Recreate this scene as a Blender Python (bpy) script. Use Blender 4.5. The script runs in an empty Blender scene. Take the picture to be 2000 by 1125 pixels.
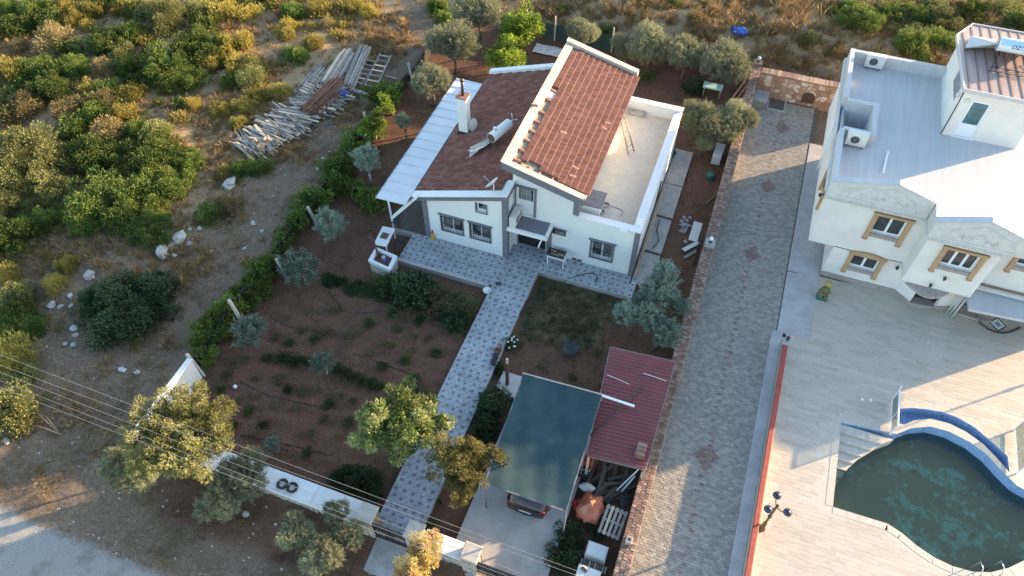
import bpy, math, random
import numpy as np
from mathutils import Vector, Matrix
from mathutils.geometry import tessellate_polygon

S = bpy.context.scene
COL = S.collection
R = math.radians
rng = random.Random(7)

# ------------------------------------------------------------------ camera
# x runs along the house front (to the right), y away from the street, z up, metres
F_PX = 1440.0
PITCH, ROLL, YAW = R(51.5), R(-0.3), R(-20.35)
CAM = Vector((0, 0, 30))
_rz = Matrix.Rotation(-YAW, 3, 'Z')
_f = Vector((0, math.cos(PITCH), -math.sin(PITCH)))
_u = Vector((0, math.sin(PITCH), math.cos(PITCH)))
_r = Vector((1, 0, 0))
_r2 = math.cos(ROLL) * _r + math.sin(ROLL) * _u
_u2 = -math.sin(ROLL) * _r + math.cos(ROLL) * _u
FW, RT, UP = _rz @ _f, _rz @ _r2, _rz @ _u2
cam_d = bpy.data.cameras.new('camera')
cam = bpy.data.objects.new('camera', cam_d)
COL.objects.link(cam)
cam_d.sensor_width = 36
cam_d.lens = F_PX / 2000 * 36
cam_d.clip_end = 2000
_m = Matrix((RT, UP, -FW)).transposed().to_4x4()
_m.translation = CAM
cam.matrix_world = _m
S.camera = cam

# ------------------------------------------------------------------ light
SUN_AZ, SUN_EL = 39.0, 10.5          # degrees from +x towards +y, degrees above the horizon
world = bpy.data.worlds.new('World')
S.world = world
world.use_nodes = True
_nt = world.node_tree
_bg = _nt.nodes['Background']
_sky = _nt.nodes.new('ShaderNodeTexSky')
_sky.sky_type = 'NISHITA'
_sky.sun_disc = False
_sky.sun_elevation = R(SUN_EL)
_sky.sun_rotation = R(90 - SUN_AZ)
_sky.altitude = 100
_sky.dust_density = 0.8
_sky.ozone_density = 1.2
_nt.links.new(_sky.outputs[0], _bg.inputs[0])
_bg.inputs[1].default_value = 0.15
sun_d = bpy.data.lights.new('sun', 'SUN')
sun_d.energy = 4.3
sun_d.angle = R(0.6)
sun_d.color = (1.0, 0.72, 0.43)
sun = bpy.data.objects.new('sun', sun_d)
COL.objects.link(sun)
_sd = Vector((math.cos(R(SUN_AZ)) * math.cos(R(SUN_EL)), math.sin(R(SUN_AZ)) * math.cos(R(SUN_EL)), math.sin(R(SUN_EL))))
sun.rotation_euler = _sd.to_track_quat('Z', 'Y').to_euler()
sun.location = _sd * 120
vs = S.view_settings
vs.view_transform = 'Standard'
vs.look = 'None'
vs.exposure = 2.2
vs.gamma = 1
vs.use_curve_mapping = False
S.cycles.use_denoising = True
S.cycles.max_bounces = 6
S.cycles.diffuse_bounces = 4
S.cycles.glossy_bounces = 3
S.cycles.transmission_bounces = 4
S.cycles.transparent_max_bounces = 6
S.cycles.sample_clamp_indirect = 4

# ------------------------------------------------------------------ from the photograph to the place
def ray(px, py):
    return FW + RT * ((px - 1000) / F_PX) - UP * ((py - 562.5) / F_PX)
def G(px, py, z=0.0):
    d = ray(px, py)
    return CAM + d * ((z - CAM.z) / d.z)
def UY(px, py, y):
    d = ray(px, py)
    return CAM + d * (y / d.y)
def UX(px, py, x):
    d = ray(px, py)
    return CAM + d * (x / d.x)
def ss(a, b, x):
    t = np.clip((np.asarray(x, float) - a) / (b - a), 0, 1)
    return t * t * (3 - 2 * t)
def _vn(x, y, seed=0):                 # cheap smooth value noise
    xi, yi = np.floor(x), np.floor(y)
    fx, fy = x - xi, y - yi
    fx, fy = fx * fx * (3 - 2 * fx), fy * fy * (3 - 2 * fy)
    def h(a, b):
        v = np.sin(a * 127.1 + b * 311.7 + seed * 74.7) * 43758.5453
        return v - np.floor(v)
    return (h(xi, yi) * (1 - fx) + h(xi + 1, yi) * fx) * (1 - fy) + (h(xi, yi + 1) * (1 - fx) + h(xi + 1, yi + 1) * fx) * fy
def hgt(x, y):
    """height of the ground"""
    x = np.asarray(x, float); y = np.asarray(y, float)
    lot = ss(-21.6, -21.0, x) * (1 - ss(0.35, 0.55, x)) * ss(8.3, 8.9, y) * (1 - ss(44.5, 46.5, y))
    east = ss(0.35, 0.6, x) * (1 - ss(43.4, 43.9, y))
    wild = (0.9 * (_vn(x * 0.12, y * 0.12, 1) - 0.5) + 0.35 * (_vn(x * 0.4, y * 0.4, 2) - 0.5)) * (ss(46, 52, y) + (1 - ss(-30, -25, x)) * ss(6, 12, y)).clip(0, 1)
    z = wild + 1.5 * ss(44.5, 49, y) * ss(-14, -9, x) + 0.35 * ss(43.3, 44, y) * ss(0.3, 0.8, x)
    z = z + 0.09 * (_vn(x * 1.3, y * 1.3, 3) - 0.5) + 0.04 * (_vn(x * 3.1, y * 3.1, 4) - 0.5)
    furrow = 0.045 * np.sin(y * 2 * math.pi / 1.05 + 0.8 * np.sin(x * 0.35)) * (x < -9.5) * ss(-9.4, -9.9, x) * (1 - ss(20.5, 21.6, y)) + 0.05 * (_vn(x * 1.9, y * 2.3, 31) - .5)
    z = z * (1 - east) * (1 - 0.55 * lot) - 0.28 * lot - 0.15 * east + furrow * lot * (1 - ss(20.0, 24.0, y))
    pool = ss(7.6, 8.2, x) * ss(14.2, 14.8, y) * (1 - ss(22.6, 23.2, y))
    z = z - 2.6 * pool
    road = (1 - ss(3.6, 5.0, y)) * (1 - ss(0.3, 0.6, x))
    return z * (1 - 0.8 * road) - 0.05 * road
def H1(x, y):
    return float(hgt(np.array([x]), np.array([y]))[0])
def GT(px, py):
    z = 0.0
    for _ in range(6):
        p = G(px, py, z)
        z = H1(p.x, p.y)
    p = G(px, py, z)
    return Vector((p.x, p.y, z))

# ------------------------------------------------------------------ scene graph helpers
WM = {}                                # world matrices of things with parts
def thing(name, label, cat, loc=(0, 0, 0), group=None, rz=0.0):
    o = bpy.data.objects.new(name, None)
    o.empty_display_size = 0.2
    COL.objects.link(o)
    m = Matrix.Translation(Vector(loc)) @ Matrix.Rotation(rz, 4, 'Z')
    o.matrix_world = m
    WM[o.name] = m
    return tag(o, label, cat, group)
def tag(o, label=None, cat=None, group=None, kind=None):
    if label: o['label'] = label
    if cat: o['category'] = cat
    if group: o['group'] = group
    if kind: o['kind'] = kind
    return o
def link(name, me, parent=None, m=None, local=False):
    """one object; m is its world matrix (or the matrix inside its parent when local)"""
    o = bpy.data.objects.new(name, me)
    COL.objects.link(o)
    m = m if m is not None else Matrix()
    if parent is not None:
        o.parent = parent
        pm = WM.get(parent.name, Matrix())
        o.matrix_basis = m if local else pm.inverted() @ m
        WM[o.name] = pm @ o.matrix_basis
    else:
        o.matrix_basis = m
        WM[o.name] = m
    return o
def copy_tree(o, m, label=None, group=None):
    """a thing, its parts and their sub-parts, placed at the world matrix m"""
    r = o.copy()
    COL.objects.link(r)
    r.matrix_basis = m
    WM[r.name] = m
    if label: r['label'] = label
    if group: r['group'] = group
    for ch in list(o.children):
        c = ch.copy(); COL.objects.link(c); c.parent = r
        WM[c.name] = m @ c.matrix_basis
        for g in list(ch.children):
            d = g.copy(); COL.objects.link(d); d.parent = c
            WM[d.name] = WM[c.name] @ d.matrix_basis
    return r

class MB:
    """collects shapes and links them as ONE mesh object"""
    def __init__(s):
        s.v, s.f, s.mi, s.sm = [], [], [], []
        s.k, s.smooth = 0, False
    def mat(s, k):
        s.k = k; return s
    def face(s, pts):
        n = len(s.v)
        s.v += [tuple(p) for p in pts]
        s.f.append(tuple(range(n, n + len(pts)))); s.mi.append(s.k); s.sm.append(s.smooth)
        return s
    def add(s, verts, faces, smooth=None):
        n = len(s.v)
        s.v += [tuple(p) for p in verts]
        for f in faces:
            s.f.append(tuple(n + i for i in f)); s.mi.append(s.k)
            s.sm.append(s.smooth if smooth is None else smooth)
        return s
    def box(s, x0, x1, y0, y1, z0, z1):
        v = [(x0, y0, z0), (x1, y0, z0), (x1, y1, z0), (x0, y1, z0), (x0, y0, z1), (x1, y0, z1), (x1, y1, z1), (x0, y1, z1)]
        return s.add(v, [(0, 3, 2, 1), (4, 5, 6, 7), (0, 1, 5, 4), (1, 2, 6, 5), (2, 3, 7, 6), (3, 0, 4, 7)], False)
    def bbox(s, x0, x1, y0, y1, z0, z1, b=0.02):
        """a box with its upper edges bevelled"""
        a = [(x0, y0), (x1, y0), (x1, y1), (x0, y1)]
        c = [(x0 + b, y0 + b), (x1 - b, y0 + b), (x1 - b, y1 - b), (x0 + b, y1 - b)]
        v = [(p[0], p[1], z0) for p in a] + [(p[0], p[1], z1 - b) for p in a] + [(p[0], p[1], z1) for p in c]
        f = [(0, 3, 2, 1), (8, 9, 10, 11)]
        for i in range(4):
            j = (i + 1) % 4
            f += [(i, j, 4 + j, 4 + i), (4 + i, 4 + j, 8 + j, 8 + i)]
        return s.add(v, f, False)
    def obox(s, c, ax, ay, az, hx, hy, hz):
        c, ax, ay, az = Vector(c), Vector(ax).normalized(), Vector(ay).normalized(), Vector(az).normalized()
        v = []
        for z in (-hz, hz):
            for x, y in ((-hx, -hy), (hx, -hy), (hx, hy), (-hx, hy)):
                v.append(c + ax * x + ay * y + az * z)
        return s.add(v, [(0, 3, 2, 1), (4, 5, 6, 7), (0, 1, 5, 4), (1, 2, 6, 5), (2, 3, 7, 6), (3, 0, 4, 7)], False)
    def bar(s, a, b, w, h, up=(0, 0, 1)):
        a, b = Vector(a), Vector(b)
        d = b - a
        if d.length < 1e-6: return s
        u = Vector(up)
        if abs(d.normalized().dot(u)) > 0.98: u = Vector((1, 0, 0))
        sd = d.cross(u).normalized(); uu = sd.cross(d).normalized()
        return s.obox((a + b) / 2, d, sd, uu, d.length / 2, w / 2, h / 2)
    def prism(s, poly, z0, z1):
        n = len(poly)
        zt = z1 if hasattr(z1, '__len__') else [z1] * n
        zb = z0 if hasattr(z0, '__len__') else [z0] * n
        v = [(p[0], p[1], zb[i]) for i, p in enumerate(poly)] + [(p[0], p[1], zt[i]) for i, p in enumerate(poly)]
        f = [tuple(range(n - 1, -1, -1)), tuple(range(n, 2 * n))]
        f += [(i, (i + 1) % n, n + (i + 1) % n, n + i) for i in range(n)]
        return s.add(v, f, False)
    def yprism(s, poly, y0, y1):
        """polygon in x,z pushed along y"""
        n = len(poly)
        v = [(p[0], y0, p[1]) for p in poly] + [(p[0], y1, p[1]) for p in poly]
        f = [tuple(range(n)), tuple(range(2 * n - 1, n - 1, -1))]
        f += [((i + 1) % n, i, n + i, n + (i + 1) % n) for i in range(n)]
        return s.add(v, f, False)
    def tube(s, pts, r, n=6, cap=True):
        pts = [Vector(p) for p in pts]
        rr = r if hasattr(r, '__len__') else [r] * len(pts)
        v, f = [], []
        for i, p in enumerate(pts):
            d = (pts[min(i + 1, len(pts) - 1)] - pts[max(i - 1, 0)]).normalized()
            u = Vector((0, 0, 1)) if abs(d.z) < 0.95 else Vector((1, 0, 0))
            a = d.cross(u).normalized(); b = a.cross(d).normalized()
            for k in range(n):
                t = 2 * math.pi * k / n
                v.append(p + (a * math.cos(t) + b * math.sin(t)) * rr[i])
        for i in range(len(pts) - 1):
            for k in range(n):
                f.append((i * n + k, i * n + (k + 1) % n, (i + 1) * n + (k + 1) % n, (i + 1) * n + k))
        s.add(v, f, True)
        if cap:
            m = len(s.v) - len(v)
            for base, rev in ((0, True), ((len(pts) - 1) * n, False)):
                idx = [m + base + k for k in range(n)]
                s.f.append(tuple(idx[::-1] if rev else idx)); s.mi.append(s.k); s.sm.append(False)
        return s
    def lathe(s, c, prof, n=16, ax='z'):
        """profile of (radius, height) round an upright axis at c"""
        c = Vector(c); v, f = [], []
        for r_, h in prof:
            for k in range(n):
                t = 2 * math.pi * k / n
                p = (r_ * math.cos(t), r_ * math.sin(t), h)
                v.append(c + Vector(p))
        for i in range(len(prof) - 1):
            for k in range(n):
                f.append((i * n + k, i * n + (k + 1) % n, (i + 1) * n + (k + 1) % n, (i + 1) * n + k))
        return s.add(v, f, True)
    def disc(s, c, r_, nrm=(0, 0, 1), n=16):
        c, d = Vector(c), Vector(nrm).normalized()
        u = Vector((0, 0, 1)) if abs(d.z) < 0.95 else Vector((1, 0, 0))
        a = d.cross(u).normalized(); b = d.cross(a).normalized()
        return s.face([c + (a * math.cos(2 * math.pi * k / n) + b * math.sin(2 * math.pi * k / n)) * r_ for k in range(n)])
    def sphere(s, c, r_, n=10, m=6, sc=(1, 1, 1), jit=0.0, seed=0):
        q = random.Random(seed); c = Vector(c); v, f = [], []
        for i in range(m + 1):
            ph = math.pi * i / m
            for k in range(n):
                t = 2 * math.pi * k / n
                j = 1 + (q.uniform(-jit, jit) if 0 < i < m else 0)
                v.append(c + Vector((r_ * sc[0] * math.sin(ph) * math.cos(t) * j, r_ * sc[1] * math.sin(ph) * math.sin(t) * j, r_ * sc[2] * math.cos(ph) * j)))
        for i in range(m):
            for k in range(n):
                f.append((i * n + k, (i + 1) * n + k, (i + 1) * n + (k + 1) % n, i * n + (k + 1) % n))
        return s.add(v, f, jit == 0)
    def tess(s, loops, z):
        tri = tessellate_polygon([[Vector((p[0], p[1], 0)) for p in l] for l in loops])
        flat = [p for l in loops for p in l]
        v = [(p[0], p[1], z) for p in flat]
        fs = []
        for t in tri:
            a, b, c = (flat[i] for i in t)
            cr = (b[0] - a[0]) * (c[1] - a[1]) - (b[1] - a[1]) * (c[0] - a[0])
            fs.append(tuple(t) if cr > 0 else tuple(t[::-1]))
        return s.add(v, fs, False)
    def wall(s, poly, z0, z1, closed=True, flip=False):
        n = len(poly)
        for i in range(n if closed else n - 1):
            a, b = poly[i], poly[(i + 1) % n]
            q = [(a[0], a[1], z0), (b[0], b[1], z0), (b[0], b[1], z1), (a[0], a[1], z1)]
            s.face(q[::-1] if flip else q)
        return s
    def mesh(s, name, mats):
        me = bpy.data.meshes.new(name)
        me.from_pydata(s.v, [], s.f)
        for m in (mats if isinstance(mats, (list, tuple)) else [mats]):
            me.materials.append(m)
        me.polygons.foreach_set('material_index', s.mi)
        me.polygons.foreach_set('use_smooth', s.sm)
        me.update()
        return me
    def build(s, name, mats, parent=None, local=False, label=None, cat=None, group=None, kind=None, org=None):
        """verts are world coordinates unless local; a parentless object gets its origin at org"""
        if org is not None and not local:
            ox, oy, oz = org
            s.v = [(a - ox, b - oy, c - oz) for a, b, c in s.v]
            o = link(name, s.mesh(name, mats), parent, Matrix.Translation(Vector(org)))
        else:
            o = link(name, s.mesh(name, mats), parent, None, local)
        return tag(o, label, cat, group, kind)

def mesh_np(name, V, Fq, mats, mi=None, smooth=False):
    """fast mesh from numpy arrays, faces of one size"""
    me = bpy.data.meshes.new(name)
    k = Fq.shape[1]
    me.vertices.add(len(V)); me.vertices.foreach_set('co', np.ascontiguousarray(V, np.float32).ravel())
    me.loops.add(Fq.size); me.loops.foreach_set('vertex_index', np.ascontiguousarray(Fq, np.int32).ravel())
    me.polygons.add(len(Fq))
    me.polygons.foreach_set('loop_start', np.arange(0, Fq.size, k, dtype=np.int32))
    me.polygons.foreach_set('loop_total', np.full(len(Fq), k, np.int32))
    if mi is not None: me.polygons.foreach_set('material_index', mi.astype(np.int32))
    me.polygons.foreach_set('use_smooth', np.full(len(Fq), smooth, bool))
    for m in (mats if isinstance(mats, (list, tuple)) else [mats]):
        me.materials.append(m)
    me.update(calc_edges=True)
    return me

def pieces(parent, name, mesh, places, mats=None, cap=300, rest=None):
    """alike pieces (bricks, tiles, planks): the ones nearest the camera as objects sharing mesh data, the rest as one part"""
    meshes = mesh if isinstance(mesh, (list, tuple)) else [mesh]
    pl = [(p, meshes[i % len(meshes)] if not isinstance(p, tuple) else meshes[p[1]]) for i, p in enumerate(places)]
    pl = [((p[0] if isinstance(p, tuple) else p), me) for p, me in pl]
    pl.sort(key=lambda t: (t[0].translation - CAM).length_squared)
    for m, me in pl[:cap]:
        link(name, me, parent, m)
    if len(pl) > cap:
        Vs, Fs, Ms, off, mlist = [], [], [], 0, []
        cache = {}
        for m, me in pl[cap:]:
            if me.name not in cache:
                co = np.empty(len(me.vertices) * 3, np.float32); me.vertices.foreach_get('co', co)
                for mm in me.materials:
                    if mm not in mlist: mlist.append(mm)
                cache[me.name] = (co.reshape(-1, 3), [tuple(p.vertices) for p in me.polygons], [mlist.index(me.materials[p.material_index]) for p in me.polygons])
            co, fs, mi = cache[me.name]
            M3 = np.array(m)
            Vs.append(co @ M3[:3, :3].T + M3[:3, 3])
            Fs += [tuple(i + off for i in f) for f in fs]
            Ms += mi
            off += len(co)
        me = bpy.data.meshes.new(rest or name + 's')
        me.from_pydata(np.concatenate(Vs).tolist(), [], Fs)
        for mm in mlist: me.materials.append(mm)
        me.polygons.foreach_set('material_index', Ms)
        me.update()
        o = link(rest or name + 's', me, parent)
        o['kind'] = 'stuff'
def TR(x, y, z, rz=0.0, sx=1, sy=1, sz=1, rx=0.0, ry=0.0):
    return Matrix.Translation((x, y, z)) @ Matrix.Rotation(rz, 4, 'Z') @ Matrix.Rotation(ry, 4, 'Y') @ Matrix.Rotation(rx, 4, 'X') @ Matrix.Diagonal((sx, sy, sz, 1))
# ------------------------------------------------------------------ materials
class NT:
    def __init__(s, name):
        s.m = bpy.data.materials.new(name); s.m.use_nodes = True
        s.t = s.m.node_tree; s.n = s.t.nodes
        s.b = s.n['Principled BSDF']; s.out = s.n['Material Output']
        s._pos = None
    def L(s, a, b):
        s.t.links.new(a, b)
    def put(s, sock, v):
        if hasattr(v, 'is_linked') or hasattr(v, 'node'): s.L(v, sock)
        elif v is not None:
            if isinstance(v, (tuple, list)) and len(v) == 3 and sock.type == 'RGBA': v = (*v, 1)
            sock.default_value = v
    def pos(s, sc=None, obj=False, rot=0.0):
        if obj: p = s.n.new('ShaderNodeTexCoord').outputs['Object']
        else:
            if s._pos is None: s._pos = s.n.new('ShaderNodeNewGeometry').outputs['Position']
            p = s._pos
        if sc is not None or rot:
            m = s.n.new('ShaderNodeMapping'); m.inputs['Scale'].default_value = sc or (1, 1, 1)
            m.inputs['Rotation'].default_value = (0, 0, rot)
            s.L(p, m.inputs[0]); p = m.outputs[0]
        return p
    def noise(s, scale, detail=3, rough=0.6, vec=None, w=None):
        t = s.n.new('ShaderNodeTexNoise'); s.L(vec if vec is not None else s.pos(), t.inputs['Vector'])
        t.inputs['Scale'].default_value = scale; t.inputs['Detail'].default_value = detail; t.inputs['Roughness'].default_value = rough
        return t.outputs['Fac']
    def vor(s, scale, vec=None, feat='F1', out='Distance', rnd=1.0):
        t = s.n.new('ShaderNodeTexVoronoi'); t.feature = feat; s.L(vec if vec is not None else s.pos(), t.inputs['Vector'])
        t.inputs['Scale'].default_value = scale; t.inputs['Randomness'].default_value = rnd
        return t.outputs[out]
    def math(s, op, a, b=None, c=None, clamp=False):
        t = s.n.new('ShaderNodeMath'); t.operation = op; t.use_clamp = clamp
        s.put(t.inputs[0], a)
        if b is not None: s.put(t.inputs[1], b)
        if c is not None: s.put(t.inputs[2], c)
        return t.outputs[0]
    def ramp(s, f, a, b):
        t = s.n.new('ShaderNodeMapRange'); t.interpolation_type = 'SMOOTHSTEP'
        s.put(t.inputs[0], f); t.inputs[1].default_value = a; t.inputs[2].default_value = b
        return t.outputs[0]
    def mix(s, f, a, b, mode='MIX'):
        t = s.n.new('ShaderNodeMix'); t.data_type = 'RGBA'; t.blend_type = mode
        s.put(t.inputs[0], f); s.put(t.inputs[6], a); s.put(t.inputs[7], b)
        return t.outputs[2]
    def rnd(s):
        o = s.n.new('ShaderNodeObjectInfo').outputs['Random']
        i = s.n.new('ShaderNodeNewGeometry').outputs['Random Per Island']
        return s.math('FRACT', s.math('ADD', o, s.math('MULTIPLY', i, 7.13)))
    def bump(s, h, strength=0.3, dist=0.02):
        t = s.n.new('ShaderNodeBump'); t.inputs['Strength'].default_value = strength; t.inputs['Distance'].default_value = dist
        s.L(h, t.inputs['Height']); s.L(t.outputs[0], s.b.inputs['Normal'])
    def done(s, col, rough=0.8, metal=0.0, spec=None):
        s.put(s.b.inputs['Base Color'], col); s.put(s.b.inputs['Roughness'], rough); s.put(s.b.inputs['Metallic'], metal)
        if spec is not None: s.b.inputs['Specular IOR Level'].default_value = spec
        return s.m

def M(name, c1, c2=None, scale=4, rough=0.8, rv=0.0, bump=0.0, bs=30, big=0.12, metal=0.0, stretch=None, c3=None, c3t=0.62, spec=None, rot=0.0, hue=None):
    """weathered surface: two colours in noise, slow drift of tone, fine grain, per-piece variation, optional stains c3"""
    t = NT(name)
    vec = t.pos(stretch, rot=rot) if stretch or rot else t.pos()
    col = c1 if c2 is None else t.mix(t.ramp(t.noise(scale, 4, 0.65, vec), 0.32, 0.68), c1, c2)
    if rv:
        r_ = t.rnd()
        if hue is not None: col = t.mix(t.ramp(r_, 0.45, 1.0), col, hue)
        g = t.math('ADD', t.math('MULTIPLY', r_, rv * 2), 1 - rv)
        col = t.mix(1.0, col, t.comb(g), 'MULTIPLY') if hasattr(t, 'comb') else t.mix(1.0, col, g, 'MULTIPLY')
    if big:
        g = t.math('ADD', t.math('MULTIPLY', t.noise(0.35, 3), big * 2), 1 - big)
        col = t.mix(1.0, col, g, 'MULTIPLY')
        g = t.math('ADD', t.math('MULTIPLY', t.noise(9.0, 4, 0.7), big * 1.6), 1 - big * 0.8)
        col = t.mix(1.0, col, g, 'MULTIPLY')
    if c3 is not None:
        col = t.mix(t.ramp(t.noise(1.1, 5, 0.7), c3t, c3t + 0.14), col, c3)
    if bump: t.bump(t.noise(bs, 4, 0.6, vec), bump, 0.03)
    return t.done(col, rough, metal, spec)

def leafmat(name, c1, c2, c3=None, trans=0.3, rough=0.55):
    t = NT(name)
    r_ = t.rnd()
    n = t.noise(1.6, 2)
    col = t.mix(r_, c1, c2)
    if c3 is not None: col = t.mix(t.math('MULTIPLY', t.ramp(n, 0.42, 0.62), 0.9), col, c3)
    g = t.math('ADD', t.math('MULTIPLY', t.n.new('ShaderNodeObjectInfo').outputs['Random'], 0.7), 0.62)
    col = t.mix(1.0, col, g, 'MULTIPLY')
    t.done(col, rough, 0, 0.3)
    tr = t.n.new('ShaderNodeBsdfTranslucent'); t.L(col, tr.inputs[0])
    mx = t.n.new('ShaderNodeMixShader'); mx.inputs[0].default_value = trans
    t.L(t.b.outputs[0], mx.inputs[1]); t.L(tr.outputs[0], mx.inputs[2]); t.L(mx.outputs[0], t.out.inputs[0])
    return t.m

m_white = M('white_render', (0.71, 0.71, 0.695), (0.67, 0.67, 0.655), 0.9, 0.85, bump=0.08, bs=40, big=0.05, c3=(0.62, 0.61, 0.585), c3t=0.64)
m_white_dirty = M('weathered_white_coping', (0.46, 0.42, 0.365), (0.37, 0.335, 0.29), 3, 0.85, bump=0.15, bs=25, big=0.1, c3=(0.30, 0.27, 0.23), c3t=0.66)
m_cream = M('cream_render', (0.70, 0.67, 0.62), (0.64, 0.61, 0.565), 0.9, 0.8, big=0.05, c3=(0.62, 0.59, 0.545), c3t=0.66)
m_grey = M('grey_trim', (0.17, 0.17, 0.19), (0.13, 0.13, 0.15), 6, 0.8, big=0.1)
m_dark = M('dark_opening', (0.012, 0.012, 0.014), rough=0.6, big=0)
m_iron = M('black_iron', (0.02, 0.02, 0.022), (0.03, 0.025, 0.02), 20, 0.5, big=0.1)
m_steel = M('galvanised_steel', (0.42, 0.43, 0.45), (0.34, 0.35, 0.37), 8, 0.35, metal=0.6, big=0.1)
m_rust = M('rusty_iron', (0.13, 0.06, 0.035), (0.07, 0.04, 0.03), 12, 0.75, big=0.15)
m_tanmortar = M('orange_tan_mortar', (0.40, 0.25, 0.165), (0.32, 0.20, 0.135), 5, 0.95, bump=0.3, bs=30)
m_concrete = M('concrete', (0.36, 0.34, 0.31), (0.28, 0.265, 0.245), 2.0, 0.9, bump=0.15, bs=30, big=0.12, c3=(0.2, 0.185, 0.17), c3t=0.6)
m_palecon = M('pale_concrete', (0.44, 0.42, 0.40), (0.36, 0.34, 0.32), 1.3, 0.9, bump=0.1, bs=30, big=0.1, c3=(0.3, 0.28, 0.26), c3t=0.64)
m_mortar = M('mortar', (0.33, 0.27, 0.19), (0.24, 0.20, 0.15), 6, 0.95, bump=0.3, bs=30)
m_clay = M('clay_roof_tile', (0.31, 0.145, 0.105), (0.235, 0.112, 0.086), 5, 0.8, rv=0.12, big=0.08, hue=(0.29, 0.15, 0.115), bump=0.1, bs=60)
m_clay_edge_lit = M('pale_sunlit_tile_edge', (0.55, 0.34, 0.24), (0.46, 0.27, 0.19), 5, 0.85, rv=0.1, big=0.08)  # lighter than the tile so the course edges look sunlit
m_shingle = M('dark_red_shingle', (0.235, 0.092, 0.066), (0.185, 0.074, 0.056), 4, 0.85, rv=0.12, big=0.16, hue=(0.235, 0.115, 0.088), bump=0.15, bs=70)
m_brick = M('red_brick', (0.25, 0.15, 0.11), (0.19, 0.115, 0.09), 6, 0.9, rv=0.25, big=0.12, hue=(0.28, 0.19, 0.14), bump=0.2, bs=40)
m_paver = M('grey_paver', (0.30, 0.275, 0.24), (0.25, 0.23, 0.20), 5, 0.88, rv=0.17, big=0.08, hue=(0.30, 0.27, 0.225), c3=(0.15, 0.14, 0.12), c3t=0.6, bump=0.15, bs=40)
m_paver_red = M('red_paver', (0.25, 0.165, 0.138), (0.20, 0.135, 0.115), 5, 0.88, rv=0.2, big=0.14, bump=0.15, bs=40)
m_joint = M('joint_sand', (0.13, 0.115, 0.095), (0.09, 0.08, 0.07), 8, 0.95)
m_trav = M('travertine', (0.50, 0.435, 0.355), (0.41, 0.35, 0.285), 2.2, 0.55, rv=0.08, big=0.06, stretch=(1.0, 7.0, 1.0), hue=(0.45, 0.39, 0.325), bump=0.05, bs=20)
m_trav_edge = M('travertine_border', (0.53, 0.46, 0.385), (0.46, 0.395, 0.33), 3, 0.6, big=0.06, stretch=(3, 1, 1))
m_stone_red = M('orange_fieldstone', (0.40, 0.20, 0.12), (0.44, 0.29, 0.19), 2.5, 0.9, rv=0.25, hue=(0.55, 0.45, 0.34), bump=0.3, bs=18)
m_stone_white = M('white_fieldstone', (0.50, 0.47, 0.42), (0.36, 0.33, 0.29), 3, 0.9, rv=0.2, hue=(0.42, 0.33, 0.25), bump=0.3, bs=18)
m_rock = M('limestone', (0.50, 0.475, 0.44), (0.34, 0.30, 0.26), 4, 0.95, rv=0.2, bump=0.4, bs=15)
m_plank = M('weathered_plank', (0.34, 0.30, 0.26), (0.25, 0.215, 0.185), 3, 0.9, rv=0.35, hue=(0.46, 0.36, 0.26), stretch=(1, 1, 1), bump=0.2, bs=25)
m_plank_new = M('pale_split_wood', (0.42, 0.29, 0.17), (0.32, 0.2, 0.12), 3, 0.9, rv=0.3, bump=0.2)
m_pole = M('rusty_pole', (0.20, 0.095, 0.055), (0.13, 0.065, 0.045), 5, 0.85, rv=0.35, bump=0.2)
m_woodfloor = M('brown_wood_floor', (0.10, 0.08, 0.065), (0.075, 0.06, 0.05), 3, 0.7, rv=0.2, stretch=(1, 8, 1))
m_bark = M('bark', (0.14, 0.10, 0.07), (0.09, 0.065, 0.045), 8, 0.95, bump=0.5, bs=20)
m_lime = M('limewashed_bark', (0.55, 0.53, 0.49), (0.35, 0.31, 0.27), 6, 0.95, bump=0.3, bs=20)
m_awning = M('white_sandwich_panel', (0.58, 0.60, 0.61), (0.53, 0.55, 0.56), 1.0, 0.45, rv=0.04, big=0.05)
m_net = M('dark_green_shade_net', (0.044, 0.074, 0.080), (0.034, 0.060, 0.067), 1.2, 1.0, big=0.12, spec=0.0, bump=0.5, bs=2.2)
m_redsheet = M('oxblood_sheet_metal', (0.19, 0.045, 0.046), (0.155, 0.037, 0.039), 1.5, 0.55, big=0.12, c3=(0.14, 0.05, 0.045), c3t=0.66)
m_redcap = M('terracotta_wall_cap', (0.36, 0.075, 0.05), (0.28, 0.06, 0.04), 4, 0.7, big=0.1)
m_brownmetal = M('brown_standing_seam', (0.33, 0.245, 0.215), (0.29, 0.21, 0.185), 2, 0.45, big=0.06, stretch=(8, 0.4, 1))
m_seam = M('dark_seam', (0.16, 0.105, 0.10), rough=0.5, big=0.05)
m_trim = M('tan_window_surround', (0.44, 0.275, 0.15), (0.38, 0.235, 0.13), 3, 0.8, big=0.06)
m_pvc = M('white_pvc', (0.74, 0.75, 0.76), rough=0.35, big=0.02)
m_offwhite = M('off_white_plastic', (0.62, 0.61, 0.57), (0.56, 0.55, 0.51), 3, 0.5, big=0.05)
m_roofwhite = M('white_roof_coat', (0.485, 0.49, 0.495), (0.43, 0.435, 0.44), 2.2, 0.65, big=0.05, stretch=(1.6, 0.12, 1), c3=(0.39, 0.385, 0.37), c3t=0.64)
m_relief = M('grey_white_relief', (0.60, 0.58, 0.55), (0.52, 0.50, 0.475), 3.5, 0.85, bump=0.4, bs=9, big=0.06)
m_mosaic_dark = M('stone_plinth', (0.34, 0.29, 0.26), (0.27, 0.23, 0.21), 4, 0.7)
m_black = M('black_plastic', (0.018, 0.018, 0.02), (0.03, 0.03, 0.03), 6, 0.5, big=0.1)
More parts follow.
